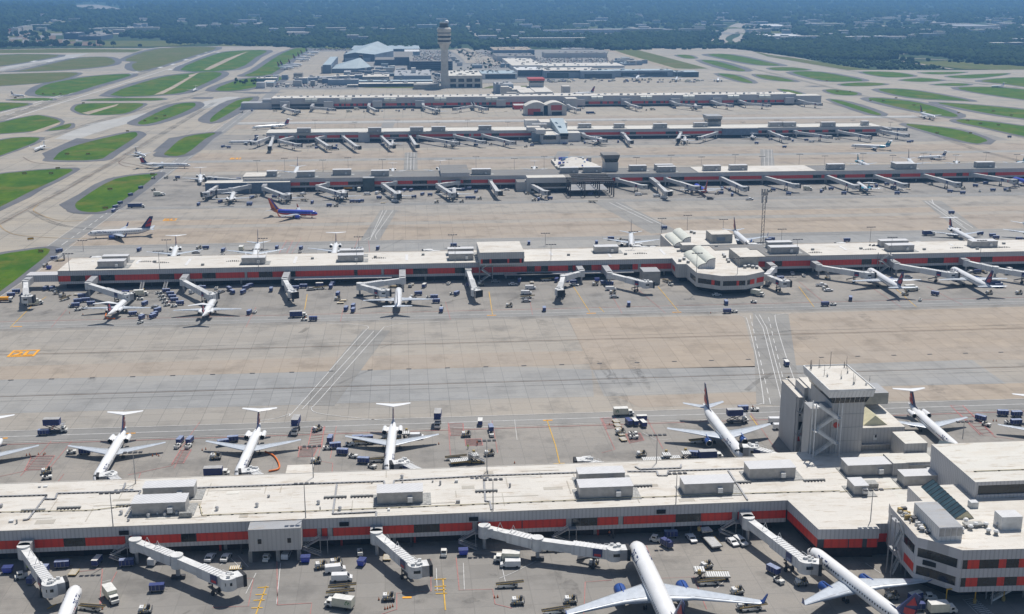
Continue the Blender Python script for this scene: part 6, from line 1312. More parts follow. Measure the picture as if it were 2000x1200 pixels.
for s in """cart 122,1109 3|cart 64,1138 80|ctug 42,1130 20|cartw 190,1103 80|cart 248,1106 5|van 302,1098 80|car 411,1092 78|car 442,1092 78|cartd 307,1155 2|box 218,1172 -60|gpu 285,1197 0|belt 180,1192 -20|ctug 521,1095 80|suv 560,1088 80
bin 597,1098 0|gpu 628,1110 10|gpu 657,1104 10|van 655,1117 8|van 668,1134 0|belt 668,1152 0|belt 664,1163 0|leaf 663,1187 160|gpu 760,1172 0|ctug 867,1085 85|bin 905,1084 0|box 990,1098 170|van 997,1107 175|belt 995,1147 0|gpu 1012,1180 0|gpu 1160,1103 60
cartd 1302,1068 -60|ctug 1280,1058 -30|car 1350,1055 -80|loader 1388,1062 100|car 1430,1062 -75|suv 1446,1062 -70|loader 1392,1130 175|belt 1388,1142 0|gpu 1380,1110 20|gpu 1440,1160 10|belt 1470,1192 5|gpu 1452,1190 0|cart 1510,1120 -60|tug 1521,1138 -65
ctug 1816,1172 -5|cartw 1787,1172 20|cartd 1790,1192 0|gpu 1742,1170 0|gpu 1565,1143 0|box 1840,1198 0|cart 1310,1050 0|gpu 1115,1178 0|belt 1085,1198 5
hicat 110,845 0|cart 352,866 80|cart 371,866 78|tug 347,875 75|tug 368,875 75|cart 166,887 5|tug 140,886 5|gpu 92,925 20|tug 92,936 10|cat 424,930 0|gpu 421,896 0|cart 455,863 10|cart 436,870 20|gpu 423,897 0|hicat 578,845 -95|gpu 620,842 40|cart 645,863 82|cart 655,876 8|tug 640,878 5
cart 669,888 -12|tug 690,894 -20|cart 699,862 5|cart 718,862 5|belt 738,866 0|tug 683,871 0|van 812,857 0|loader 772,860 0|cart 710,905 -12|tug 727,914 -40|belt 740,902 0|hicat 855,832 -95|cartw 938,830 85|cart 959,842 -88|tug 960,852 -88|gpu 911,853 0|loader 905,905 10|belt 890,898 0
stairs 930,905 180|gpu 956,890 10|gpu 618,905 10|belt 710,868 0|leaf 1218,812 0|cartd 1228,830 -80|cartw 1240,830 -80|cartw 1256,833 -80|cartw 1253,822 0|gpu 1212,848 0|dolly 1203,825 -80|dolly 1206,833 -80|dolly 1209,841 -80|dolly 1213,850 -80|dolly 1217,860 -80|tug 1236,850 10|tug 1238,857 0
cart 1451,803 0|tug 1474,803 -10|hicat 1440,826 0|van 1516,826 -3|van 1525,838 0|cat 1388,897 0|cart 1356,893 -20|gpu 1253,892 0|loader 1280,903 0|loader 1318,900 0|belt 1365,865 0|cart 1915,822 -50|tug 1926,832 -50|cart 1958,812 -10|cart 1985,814 0|tug 1970,828 0|cart 1984,830 0
cartw 1536,714 85|gpu 1539,747 60|gpu 1540,761 30|cart 86,850 0
cart 32,573 10|cart 22,580 10|cart 50,580 20|yfuel 8,590 0|box 70,596 30|cart 90,567 80|cart 102,567 80|tug 104,568 30|gpu 112,575 10|gpu 122,580 60|belt 128,586 60|cart 160,582 10|cart 152,592 10|cart 148,600 8|cart 178,597 10|cart 168,590 10|tug 140,600 40|tug 165,604 40|tug 152,607 20|cart 215,573 10|cart 200,572 10
box 276,578 8|tug 274,586 0|cart 260,617 15|tug 272,617 10|cart 277,624 75|tug 274,632 60|cart 299,622 60|cart 302,618 60|cart 308,610 55|scar 305,602 -10|cart 283,597 70|tug 310,574 30|tug 315,580 30|tug 318,586 30|tug 322,592 30|tug 326,598 30|cart 325,572 5|cart 333,578 5|cart 337,584 5|cart 341,590 5|cart 352,596 10|tug 340,600 20
scar 432,572 60|cart 448,568 -60|cart 454,574 -60|cart 475,574 70|cart 480,566 60|cart 488,562 50|tug 388,560 20|cart 395,566 0|cart 487,614 80|tug 497,612 80|cat 583,620 3|cartd 612,627 0|tug 594,627 0|cart 593,563 0|scar 608,567 10|cart 660,578 80|dolly 670,588 0|dolly 665,593 0|gpu 660,587 0|cart 676,607 80|cart 690,602 80|cart 690,610 80
cart 817,577 10|cart 852,592 0|tug 838,583 0|cart 848,584 0|gpu 808,583 0|cart 892,577 60|tug 884,576 0|gpu 862,605 90|cart 862,610 85|gpu 940,558 10|cart 932,574 -20|scar 968,552 0|gpu 995,600 0|car 1002,557 0|van 1036,565 0|van 1028,575 0|belt 1030,583 0|scar 1028,590 0|cart 1014,552 85|cart 1063,608 85
cart 1120,555 0|car 1122,558 -20|cart 1180,556 0|cart 1191,558 0|van 1193,567 0|gpu 1197,574 0|scar 1200,582 0|scar 1278,553 0|gpu 1163,558 0|car 1400,578 0|cart 1228,598 80|cart 1418,595 85|tug 1472,592 -30|box 1480,578 -45|cartd 1420,612 0|tug 1434,611 0|car 1375,556 0|belt 1303,552 -60|tug 1310,558 -60
pickup 1604,559 -5|gpu 1612,566 0|car 1618,569 0|cart 1661,587 70|cartd 1611,598 0|tug 1627,597 0|leaf 1780,568 5|gpu 1768,577 0|suv 1773,544 0|tug 1797,588 60|cart 1826,577 -50|cart 1950,562 -5|cat 1945,560 0|cartd 1909,534 0|car 1897,533 10|car 1547,536 80|gpu 1932,575 0|gpu 1990,575 0
cart 402,487 0|gpu 389,487 0|scar 383,495 0|cart 436,492 80|tug 435,499 80|box 472,490 90|cart 272,491 80|cart 116,493 40|stairs 118,510 20|gpu 90,522 0|bin 96,526 0|cart 106,508 20|cart 541,487 85|cart 588,488 80|tug 586,494 80|cart 738,488 80|cart 1033,478 85|cart 886,482 0|cart 1165,477 85|cart 1193,469 0|gpu 1210,472 0|cart 1297,448 0
cat 1814,460 2|cart 1654,472 0|cart 1507,470 0|cart 1500,473 0|cart 1914,459 0|cart 1938,463 0|cart 1945,467 0|cart 1858,418 0|cart 1990,470 0|semi 267,406 0|cart 222,415 80|cart 225,407 60|car 224,411 60|car 230,404 60|cart 235,399 60|cart 255,383 55|cart 275,369 55|van 316,382 5|box 310,383 0|gpu 300,350 0|gpu 325,349 0|cart 347,349 0|gpu 343,353 0
gpu 300,373 20|cart 388,402 80|gpu 400,390 0|gpu 408,387 0|cart 488,400 0|cart 487,402 0|cart 610,398 80|van 592,381 60|yfuel 682,372 0|box 702,374 85|cart 643,404 0|gpu 657,404 0|cart 688,396 5|cart 699,396 5|cart 706,395 5|van 772,395 0|van 718,381 0|van 737,379 70|box 725,372 80
cart 790,374 60|cart 803,374 60|cart 825,382 60|cart 840,383 0|gpu 853,397 0|gpu 902,396 0|cart 914,389 0|cart 924,389 0|gpu 937,390 0|cart 903,373 0|cart 916,371 0|cart 930,377 60|car 990,372 0|gpu 1043,393 0|cart 1052,392 80|gpu 1030,380 0|van 1297,388 0|van 1283,385 0|pickup 1464,391 0|dsuv 1387,390 0|cart 1410,371 85|cart 1408,379 0|cart 1425,373 80|gpu 1400,380 0
cart 1430,383 80|box 1310,380 90|van 1247,382 0|semi 651,293 0|cart 1039,286 0|cart 1532,289 0|gpu 1027,288 0|semi 1154,223 0|cart 1780,278 0|cart 1775,279 0|box 1035,278 90|cart 1047,276 0|cart 1057,218 0|box 697,215 0|cart 1604,376 60|cart 1623,371 0|gpu 1610,370 0|cart 1540,381 -20|cart 1648,380 -20|cart 1752,380 -30|cart 1855,376 -20|cart 1880,379 0|cart 1905,365 -40
cart 1925,360 0|cart 1965,373 0|gpu 1970,374 0|cart 1510,373 -20|gpu 1504,375 0|van 1677,354 0|van 1700,355 0|cart 1732,362 0|gpu 1818,362 0|van 1872,352 0|car 1812,353 -20|car 1828,353 -20""".replace('\n', '|').split('|'):
    k, p, a = s.split(); x, y = map(float, p.split(',')); veh(k, x, y, float(a))
for s in '52,890 60,893 58,889 75,888 85,889 88,887 298,891 306,889 310,891 395,880 402,878 583,876 588,878 857,868 1285,1130 1190,830 200,1190 740,1172 752,1190 757,1189 762,1187 767,1185 966,1168 972,1167 1377,852 162,615 136,612 1940,823 1946,823 1874,824 1880,825 1887,825 1005,905 1388,612'.split():
    x, y = map(float, s.split(',')); veh('cone', x, y)
for i in range(150):               # small traffic around the farther gates, each its own object
    row = R.choice([(905,855),(905,855),(1195,1160),(1195,1165),(1530,1490),(960,1000),(1262,1290),(1540,1500)])
    px = R.uniform(430, 1990 if row[0] < 1250 else 1560); Y = R.uniform(*sorted(row)); Y = row[0]-abs(R.gauss(0, .45))*abs(row[0]-row[1]) if row[1] < row[0] else Y
    x = XA(px, Y)
    if x < -200 or any((x-a)**2+(Y-c)**2 < 30 for a, c in OCC): continue
    pp = P(x, Y); veh(R.choice(['cart','cart','cart','cartd','cartw','gpu','gpu','tug','van','car','dolly','box','belt']), *pp, R.choice([0,0,5,60,85,-30]))
for i in range(90):
    if i < 70: px, py = R.uniform(110, 1990), G(0,0)[0]*0; Y = R.uniform(608, 619.5)
    else: px = R.uniform(0, 1450); Y = R.uniform(299, 307)
    x = XA(px, Y)
    if any((x-a)**2+(Y-c)**2 < 22 for a, c in OCC): continue
    veh(R.choice(['cart','cartd','cartw','tug','gpu','dolly','belt','van','bin','stairs']), *P(x, Y), R.choice([0,85,90,95,10,70]))
SG = Model('taxiway_sign'); b = SG.part('panel'); b.box(-1.8,1.8,-.15,.15,.5,1.8,'metal_dark'); b.box(-1.6,1.6,-.2,-.15,.65,1.65,'yellow_paint'); b = SG.part('leg'); b.box(-1.5,-1.3,-.08,.08,0,.5,'metal_grey'); b = SG.part('leg'); b.box(1.3,1.5,-.08,.08,0,.5,'metal_grey')
for s in '80,494 206,409 113,331 298,343 249,258 100,341 48,341 131,303 172,303 84,185 105,185 118,185 30,193 163,203 283,238 305,233 322,228 1750,193 1872,222 1635,180 1660,180 1615,159 1700,198 1725,199 1785,207 1940,219 1975,227 1890,237 1915,243 1950,246 1830,262 1895,262 215,372 60,470'.split():
    x, y = G(*map(float, s.split(','))); reg(SG.place((x, y, .06), R.uniform(-.5, .5)), 'small dark and yellow taxiway sign on the grass', 'sign', 'taxiway signs')
# orange ground hoses and steps
def hose(s, label, z=.3):
    p = W([tuple(map(float, q.split(','))) for q in s.split()]); p = curve(p, 5); b = MB(); x0, y0 = p[0]
    for u, v in zip(p, p[1:]): b.tube((u[0]-x0,u[1]-y0,z),(v[0]-x0,v[1]-y0,z),.3,n=7,m='hazard_orange')
    o = b.build('ground_hose'); o.location = (x0, y0, 0); tag(o, label, 'hose')
hose('518,884 535,892 545,908 543,918 525,922', 'thick orange hose curling behind the second T tail jet')
hose('208,612 207,622 225,624', 'orange tow gear under the leftmost T tail jet of the second concourse')
hose('380,607 395,610 410,617', 'orange tow gear below the tail of a jet at the second concourse')
def person(px, py, col, label, ang=0):
    x, y = G(px, py); b = MB(); k = 10
    def limb(pts, m): b.loft([[(c[0]+r*cos(2*pi*i/k), c[1]+r*.8*sin(2*pi*i/k), c[2]) for i in range(k)] for c, r in pts], m)
    for s in (-1, 1):
        limb([((s*.1+.08*s,.05*s,.0),.07),((s*.1+.05*s,.03*s,.1),.06),((s*.1,0,.48),.075),((s*.09,0,.88),.1)], 'cloth_dark')
        limb([((s*.2,0,1.42),.065),((s*.27,.02,1.15),.05),((s*.29,.1,.9),.04),((s*.29,.13,.8),.045)], col)
    limb([((0,0,.85),.16),((0,0,1.0),.15),((0,0,1.25),.18),((0,0,1.44),.17),((0,0,1.5),.07),((0,0,1.56),.06)], col); limb([((0,0,1.53),.06),((0,.01,1.6),.095),((0,.01,1.69),.11),((0,0,1.76),.09),((0,0,1.8),.03)], 'skin')
    o = b.build('person'); o.location = (x, y, 0); o.rotation_euler = (0, 0, rad(ang)); tag(o, label, 'person')
for a in ((914,877,'lime','person in a lime vest standing off the right wingtip of a T tail jet'),(932,870,'hazard_orange','person in orange beside the cones right of the T tail jet'),(289,623,'hazard_orange','person in an orange vest among carts at the second concourse'),
          (597,625,'hazard_orange','person in an orange vest by the navy catering truck'),(1470,800,'hazard_orange','person in orange driving the tug near the crossing road'),(54,1114,'lime','person in a lime vest below the leftmost near jet bridge'),
          (1190,1047,'hazard_orange','person in orange on the shaded apron above the big jet nose'),(750,868,'hazard_orange','person in orange loading bags beside the T tail jet')): person(*a)
# ================================================================ LIGHT MASTS
def mast(px, pyt, pyb, zb, desc, h=None):
    x, y = G(px, pyb, zb); zt = ZA(pyt, x, y); o = empty('light_mast', (x, y, zb)); H_ = zt-zb
    b = MB(); b.tube((0,0,0),(0,0,H_),.16,.09,n=8,m='metal_grey'); b.build('pole', o)
    b = MB(); b.box(-2.6,2.6,-.1,.1,H_-.15,H_,'metal_grey'); bo = b.build('crossarm', o)
    for i in range(4): b = MB(); c = -2.25+i*1.5; b.box(c-.5,c+.5,-.7,.3,H_-.1,H_+.25,'metal_dark'); b.build('floodlight', bo)
    reg(o, desc, 'light mast', 'tall floodlight masts')
md = 'thin grey floodlight mast with four dark lamps'
for a in ((221,963,1029),(597,945,1012),(963,937,998),(1320,925,985),(265,884,945),(612,872,933),(951,861,922),(1282,850,905),(1700,957,1018),(1988,906,938),(1880,824,858)): mast(*a, 10, md+' on the nearest concourse roof')
for a in ((136,496,531),(312,491,528),(505,487,524),(697,485,516),(889,482,512),(1076,478,508),(1236,453,486),(1360,495,538),(1440,505,538),(1556,468,500),(1740,464,497),(1915,470,495)): mast(*a, 10, md+' on the second concourse roof')
for a in ((163,470,490),(327,469,494),(515,466,490),(701,463,488),(884,459,483),(1065,456,480),(1292,427,456),(1342,421,452),(1412,429,455),(1526,448,472),(1699,444,474)): mast(*a, 0, md+' behind the second concourse')
for i, px in enumerate(range(500, 2000, 62)): mast(px+R.uniform(-9,9), 314-(px-500)*.008-(i % 2)*4, 341-(px-500)*.011, 0, md+' behind the third concourse')
for i, px in enumerate(range(545, 1760, 75)): mast(px+R.uniform(-9,9), 239-(i % 2)*4, 257-(px-500)*.008, 0, md+' behind the fourth concourse')
x, y = G(1488, 478, 0); t = empty('radio_mast', (x, y, 0)); tag(t, 'tall dark lattice radio mast with antennas rising behind the second concourse', 'mast'); zt = ZA(368, x, y)
b = MB()
for s in (-1, 1):
    b.tube((s*.8,0,0),(s*.8,0,zt*.93),.16,n=6,m='metal_dark')
for i in range(24): z = zt*.93*i/24; s = 1 if i % 2 else -1; b.tube((s*.8,0,z),(-s*.8,0,z+zt*.93/24),.09,n=4,m='metal_dark')
b.build('lattice', t); b = MB()
for dx, z in ((-1.6,.93),(0,.93),(1.6,.93),(-1.3,.8),(1.3,.8)): b.tube((dx,0,zt*z-2),(dx,0,zt*z+2.2),.55,n=8,m='metal_grey')
b.build('antenna', t)
# ================================================================ FAR TERMINAL, HANGARS, TOWN
def far_building(name, label, boxes, group=None, extra=None):
    t = tag(empty(name), label, 'building', group); out = []
    for i, a in enumerate(boxes):
        b = MB(); r = pbox(b, *a[:5], a[5], a[6], a[7] if len(a) > 7 else 0.); b.build('wall_block', t); out.append(r)
    for r in out:
        if r[1]-r[0] < 18: continue
        b = MB()
        for _ in range(int(min(14, 2+(r[1]-r[0])*(r[3]-r[2])/500))): x, y = R.uniform(r[0]+1, r[1]-6), R.uniform(r[2]+1, max(r[2]+2, r[3]-5)); b.box(x, x+R.uniform(2,6), y, y+R.uniform(2,4), r[5], r[5]+R.uniform(.8,2.6), R.choice(['bridge_white','unit_grey','metal_grey','machine_grey']))
        b.build('rooftop_units', t)
    if extra: extra(t, out)
    return t
def strip(t, r, z0, z1, m, nm='window', s0=.03, s1=.97):
    b = MB(); L = r[1]-r[0]; b.box(r[0]+L*s0, r[0]+L*s1, r[2]-.3, r[2]-.02, z0, z1, m); b.build(nm, t)
# main control tower
TX, TY = G(869, 172); H1 = ZA(86, TX, TY); t = tag(empty('control_tower', (TX, TY, 0)), 'tall pale concrete control tower with stepped round head and white radar dome', 'tower'); sc_ = 1.27
def oct_(r, z, n=12): return [(r*cos(2*pi*(i+.5)/n), r*sin(2*pi*(i+.5)/n), z) for i in range(n)]
zz = lambda py: ZA(py, TX, TY)
b = MB(); b.box(-8.2, 8.2, -6, 8, 0, 3, 'tower_concrete'); b.loft([[(x,y,0) for x, y in ((-6.2,-4),(6.2,-4),(6.2,6),(-6.2,6))], [(x,y,zz(98)) for x, y in ((-4.9,-4),(4.9,-4),(4.9,6),(-4.9,6))], [(x,y,zz(86)) for x, y in ((-8.4,-6),(8.4,-6),(8.4,8),(-8.4,8))]], 'tower_concrete', False); b.build('shaft', t)
for p0, p1, r0, r1, m, nm in ((86,82,10,11,'tower_concrete','gallery'),(82,77,10,10,'metal_dark','gallery'),(78,74,10.2,10.6,'tower_concrete','gallery'),(74,70,9.6,9.6,'glass_dark','window'),(70,66,10.6,11,'tower_concrete','gallery'),(66,63,9.8,9.8,'machine_grey','window'),(63,57,10.8,11.2,'tower_concrete','gallery'),(57,54,11.2,9.5,'tower_concrete','gallery'),(54,51,7,7.3,'brick_dark','window'),(51,46,6.4,7.2,'glass_dark','cab_window'),(46,44.5,7.2,7.2,'metal_grey','cab_roof')):
    b = MB(); b.loft([oct_(r0, zz(p0)), oct_(r1, zz(p1))], m, False); b.build(nm, t)
b = MB(); z = zz(44); b.loft([oct_(3.4*cos(a*pi/12)+.01, z+3.6*sin(a*pi/12), 14) for a in range(7)], 'plane_white')
b.v = [(x+4.2, y+2, z_) for x, y, z_ in b.v]; b.build('radar_dome', t)
b = MB(); b.tube((-1,0,zz(45)), (-1,0,zz(36)), .25, n=6, m='metal_grey'); b.build('antenna', t)
b = MB(); pbox(b, 808, 858, 175, 166, 163, 'concrete_block', 'roof_gravel'); o = b.build('tower_base_building'); tag(o, 'low flat concrete building at the foot of the tall control tower', 'building')
# big hangar: faceted blue grey roofs
hg = tag(empty('hangar'), 'big blue grey hangar with faceted sloping roofs left of the tall control tower', 'building', 'aircraft hangars')
b = MB()
def H3(px, py, z): x, y = G(px, py, z); return (x, y, z)
Yh = G(670, 121)[1]; xa, xb, xc = XA(671, Yh, 10), XA(731, Yh, 10), XA(693, Yh, 20); zt = ZA(107, xa, Yh); zp = ZA(104, xc, Yh)
b.add([(xa,Yh,0),(xb,Yh,0),(xb,Yh,zt),(xc,Yh,zp+1),(xa,Yh,zt)], [(0,1,2,3,4)], 'navy_wall'); b.box(xa+2, xb-8, Yh-.5, Yh, 0, zt*.55, 'blue_wall'); b.box(xb-1, xb, Yh, Yh+130, 0, zt, 'navy_wall'); b.box(xa, xa+1, Yh, Yh+160, 0, zt, 'navy_wall')
ridge = (XA(738, Yh+120, 36), Yh+120, 36); bl_ = (XA(697, Yh+165, 20), Yh+190, 20); br_ = (XA(768, Yh+110, 16), Yh+110, 16)
b.add([(xa,Yh,zt),(xc,Yh,zp+1),ridge,bl_], [(0,1,2,3)], 'blue_roof'); b.add([(xc,Yh,zp+1),(xb,Yh,zt),br_,ridge], [(0,1,2,3)], 'blue_roof'); b.add([ridge,br_,(br_[0],br_[1]+80,16),bl_], [(0,1,2,3)], 'blue_roof')
b.add([(xb,Yh,zt),br_,(br_[0],br_[1],0),(xb,Yh,0)], [(0,3,2,1)], 'blue_wall'); b.add([br_,(br_[0],br_[1]+80,16),(br_[0],br_[1]+80,0),(br_[0],br_[1],0)], [(0,3,2,1)], 'blue_wall'); b.build('faceted_roof', hg)
for a in ((732,771,128,117,112,'navy_wall','roof_gravel'),(771,808,128,112,101,'navy_wall','roof_gravel'),(790,820,114,101,97,'blue_wall','bridge_white')): b = MB(); pbox(b, *a); b.build('side_block', hg)
b = MB(); pbox(b, 686, 820, 101, 96, 89, 'navy_wall', 'blue_roof'); o = b.build('rear_hall', hg)
far_building('hangar', 'narrow silver hangar with rounded roof ridges at the left of the hangar group', [(630,646,144,127,111,'steel_blue','blue_roof'),(627,647,144,130,129,'metal_grey','blue_roof')], 'aircraft hangars')
h2 = tag(empty('hangar'), 'low hangar with pointed translucent roof in front of the big hangar', 'building', 'aircraft hangars'); b = MB()
Y_ = G(690, 143)[1]; q = [(XA(648,Y_,8),Y_,8),(XA(697,Y_,8),Y_,8),(XA(725,Y_+30,8),Y_+40,8),(XA(700,Y_+90,8),Y_+110,8),(XA(655,Y_+90,8),Y_+110,8)]; pk = (XA(704,Y_+70,24),Y_+60,24)
b.add(q+[pk], [(0,1,5),(1,2,5),(2,3,5),(3,4,5),(4,0,5)], 'blue_roof'); b.prism([(p[0],p[1]) for p in q], 0, 8, 'steel_blue', None, False); b.box(pk[0]-2, pk[0]+4, pk[1]-1, pk[1]+30, 14, 27, 'brick_dark'); b.build('roof', h2)
far_building('office_building', 'long dark blue glass office block with white ledges before the parking structure', [(700,845,170,163.5,161,'navy_wall','roof_cream'),(700,845,162,158.5,156,'navy_wall','blue_roof'),(803,812,152,133,132,'cladding_white','roof_white'),(770,842,157,148,137,'blue_wall','roof_grey')])
far_building('office_building', 'cluster of low white roofed sheds left of the long blue office block', [(500,517,173,162,160,'cladding_white','roof_grey'),(515,535,168,160,157,'blue_wall','roof_white'),(500,540,160,153,151,'blue_wall','roof_white'),(550,562,156,147,146,'blue_wall','roof_grey'),(573,590,154,144,142,'concrete_block','roof_gravel'),(575,600,164,153,151,'blue_wall','roof_white'),(620,641,162,156,154,'concrete_block','roof_gravel'),(653,692,158,149,147,'steel_blue','roof_white'),(671,684,150,141,138,'blue_wall','roof_grey'),(692,708,155,147,145,'blue_wall','roof_grey'),(600,650,158,152,149,'blue_wall','roof_grey'),(640,700,167,156,154,'blue_wall','roof_grey'),(708,760,156,150,145,'concrete_block','roof_white'),(731,745,146,140,138,'blue_wall','roof_grey')])
def garage(t, rs_):
    r = rs_[0]
    for k in range(4): strip(t, r, r[5]*(.12+.22*k), r[5]*(.22+.22*k), 'shadow_dark', 'parking_opening')
far_building('parking_garage', 'multi storey parking garage with dark bands and cars on top behind the tower', [(800,884,138,120,109,'navy_wall','road_asphalt')], None, garage)
def term(t, rs_):
    strip(t, rs_[0], 2, 12, 'glass_blue'); strip(t, rs_[1], 1, 8, 'glass_blue', 'window', .1, .95); strip(t, rs_[2], 1, 9, 'glass_teal', 'window', .05, .45); strip(t, rs_[2], 10, 13, 'glass_blue', 'window', .1, .9); strip(t, rs_[3], 1, 8, 'glass_blue', 'window', .1, .9); strip(t, rs_[4], 2, 8, 'glass_blue', 'window', .1, .9); [strip(t, rs_[5], z, z+5, 'shadow_dark' if z < 5 else 'glass_dark', 'window', s, s+.17) for z in (1, 9) for s in (.05, .29, .53, .77)]
far_building('terminal_building', 'long glass fronted terminal with white curved roofs right of the tall tower', [(1010,1063,151,137,131,'cladding_white','bridge_white'),(941,1010,155,144,138,'cladding_white','blue_roof'),(1063,1168,153,138,132,'blue_wall','roof_white'),(1135,1202,154,139,136,'blue_wall','blue_roof'),(1202,1315,151,138,135,'blue_wall','blue_roof'),
    (876,942,172,148,138,'tower_concrete','roof_cream'),(1000,1060,136,128,114,'cladding_white','roof_white'),(1040,1220,133,129,123,'cladding_white','roof_white'),(1319,1365,151,141,138,'glass_teal','blue_roof'),(1215,1240,128,124,122,'blue_wall','blue_roof'),(895,930,143,139,137,'navy_wall','roof_grey')], None, term)
far_building('terminal_building', 'short blue grey pier and sheds beside the farthest concourse hub', [(968,1003,184,165,160,'blue_wall','roof_grey'),(979,995,192,170,168,'cladding_pale','roof_white')])
far_building('parking_garage', 'brown flat roofed garage decks behind the terminal right of the tower', [(970,1046,120,110,104,'cladding','roof_gravel'),(965,1042,104,98,92,'steel_blue','tan_gravel'),(1032,1044,110,98,97,'navy_wall','navy_wall')])
far_building('parking_garage', 'long grey garage with flat roof at the far side of the crowded parking lot', [(1065,1186,113,104,101,'cladding_pale','roof_gravel'),(1098,1160,97,95,94,'cladding_white','roof_white')])
far_building('warehouse', 'wide low dark hall with black slanted front at far left', [(124,152,78,65,63,'navy_wall','roof_grey'),(152,197,80,71,67,'navy_wall','roof_gravel')])
for a, lb in (((0,8,58,49,48,'red_metal','roof_grey'),'red brick block at the extreme left edge of the town'),((8,17,65,57,56,'red_metal','roof_grey'),'lower red block beside the beige twin towers'),((15,24,55,46,45,'concrete_block','roof_white'),'pale tower block behind the beige twin towers'),((21,35,70,55,53,'tower_concrete','roof_grey'),'beige tower block, left of the twin pair'),((34,45,69,52,50,'tower_concrete','roof_grey'),'beige tower block, right of the twin pair'),
    ((1313,1318,98,84,83,'metal_dark','metal_dark'),'')):
    if lb: far_building('apartment_block', lb, [a], 'town blocks at far left')
WH = """185 308 60 55.5|70 88 62 59|262 310 61 57|55 95 53.5 52|412 436 53 51|456 470 54 52|465 500 45 42.5|556 596 62 59|560 605 69 66|636 675 62 58|700 712 60 57|725 738 60 57|742 773 61 57|815 853 56 52|678 700 78 76|1040 1058 57.5 55|1120 1152 54 51|1150 1300 62 57|1062 1100 65 63|1100 1215 66 63|1015 1145 83 78|1145 1165 47.5 45.5
1372 1380 48 46|1407 1438 44.5 41.5|1480 1500 48 46|1500 1550 56 47|1390 1420 55 52|1595 1650 51 48|1500 1570 76 66|1560 1602 77 73.5|1600 1630 71 69|1635 1658 67.5 65|1653 1675 78 72|1675 1700 80 77.5|1720 1735 79 73|1735 1770 80 73|1785 1830 74 72|1832 1848 73.5 69.5|1870 1895 73 71|1705 1760 41 37|1768 1790 45 42|1805 1820 45 38|1820 1845 49 46|1905 1932 39 36.5|1955 2000 41 36
1850 1900 52 49|1870 1950 57 47|1925 1960 60 56|1952 1985 49 46|1900 1925 67 63|1975 2000 94 90|1940 1965 92 89|1985 2000 83 79|1475 1500 62 58|1460 1480 66 60|1540 1552 25 22|2000 2060 60 52|935 970 78 75|975 985 82 79|990 995 82 79|1015 1025 70 67|955 962 64 62|866 873 22 20.5|970 978 66 64.5|700 720 79 78|500 530 8 6|1400 1420 38 36|380 400 57 55|50 60 45 43|1000 1012 77 75""".replace('\n', '|').split('|')
for i in range(110):
    x0 = R.choice([R.uniform(1150,2000), R.uniform(1450,2000), R.uniform(0,1150)]); yb = R.uniform(26, 80) if x0 > 1450 else R.uniform(22, 66); wd_ = R.uniform(5, 26); WH.append('%g %g %g %g' % (x0, x0+wd_, yb, yb-R.uniform(1,2.4)))
lot = MB()
for i, s in enumerate(WH):
    x0, x1, yb, yt = map(float, s.split()); xm = (x0+x1)/2; gx, Y0 = GH(xm, yb); n = MB(); zh = hill(gx, Y0); X0, X1 = XA(x0, Y0, zh+6), XA(x1, Y0, zh+6); Hh = 9+R.random()*6; dp = max(25, min(260, G(xm, yt, Hh+zh)[1]-Y0)); z = zh-2
    lot.add([(a, c, hill(a, c)+1.2) for a, c in ((X0-30,Y0-90),(X1+40,Y0-90),(X1+40,Y0+dp+20),(X0-30,Y0+dp+20))], [(0,1,2,3)], R.choice(['far_concrete','road_asphalt','dry_grass']))
    w_ = empty('warehouse', ((X0+X1)/2, Y0, z)); L = X1-X0; n.box(-L/2, L/2, 0, dp, 0, Hh, R.choice(['cladding_pale','blue_wall','concrete_block'])); n.build('wall', w_)
    n = MB(); n.box(-L/2-.5, L/2+.5, -.5, dp+.5, Hh, Hh+.8, R.choice(['roof_white','roof_white','bridge_white','roof_cream','roof_grey'])); n.build('roof', w_); reg(w_, 'pale roofed warehouse among the distant woods', 'warehouse', 'warehouses in the distant woods')
struct('town_paving', lot, 'pale paved lots around the distant warehouses')
# white membrane covered hillside
wp = [GH(a, b_, 16) for a, b_ in ((142,11.5),(158,9.5),(190,9.5),(215,13),(238,18.5),(215,18),(175,17))]
flat('landfill_cover', [wp], 0, 'pale_concrete', 'white striped cover on the distant hillside at the upper left')
o = bpy.data.objects['landfill_cover']
for v in o.data.vertices: v.co.z = hill(v.co.x, v.co.y)+16
for i in range(60):
    a = R.choice([(505,700,150,172),(700,860,140,150),(880,1000,112,134),(640,800,132,150),(1195,1260,120,128)]); px, py = R.uniform(a[0], a[1]), R.uniform(a[2], a[3]); x, y = G(px, py); b = MB()
    t = empty('service_shed', (x, y, 0)); L, D, h = R.uniform(6, 20), R.uniform(5, 14), R.uniform(3, 9); b.box(-L/2, L/2, 0, D, 0, h, R.choice(['cladding_white','blue_wall','concrete_block','cladding_pale','steel_blue'])); b.build('wall', t)
    b = MB(); b.box(-L/2-.2, L/2+.2, -.2, D+.2, h, h+.4, R.choice(['roof_white','roof_grey','blue_roof','bridge_white'])); b.build('roof', t); reg(t, 'small service shed among the terminal buildings', 'shed', 'service sheds by the far terminal')
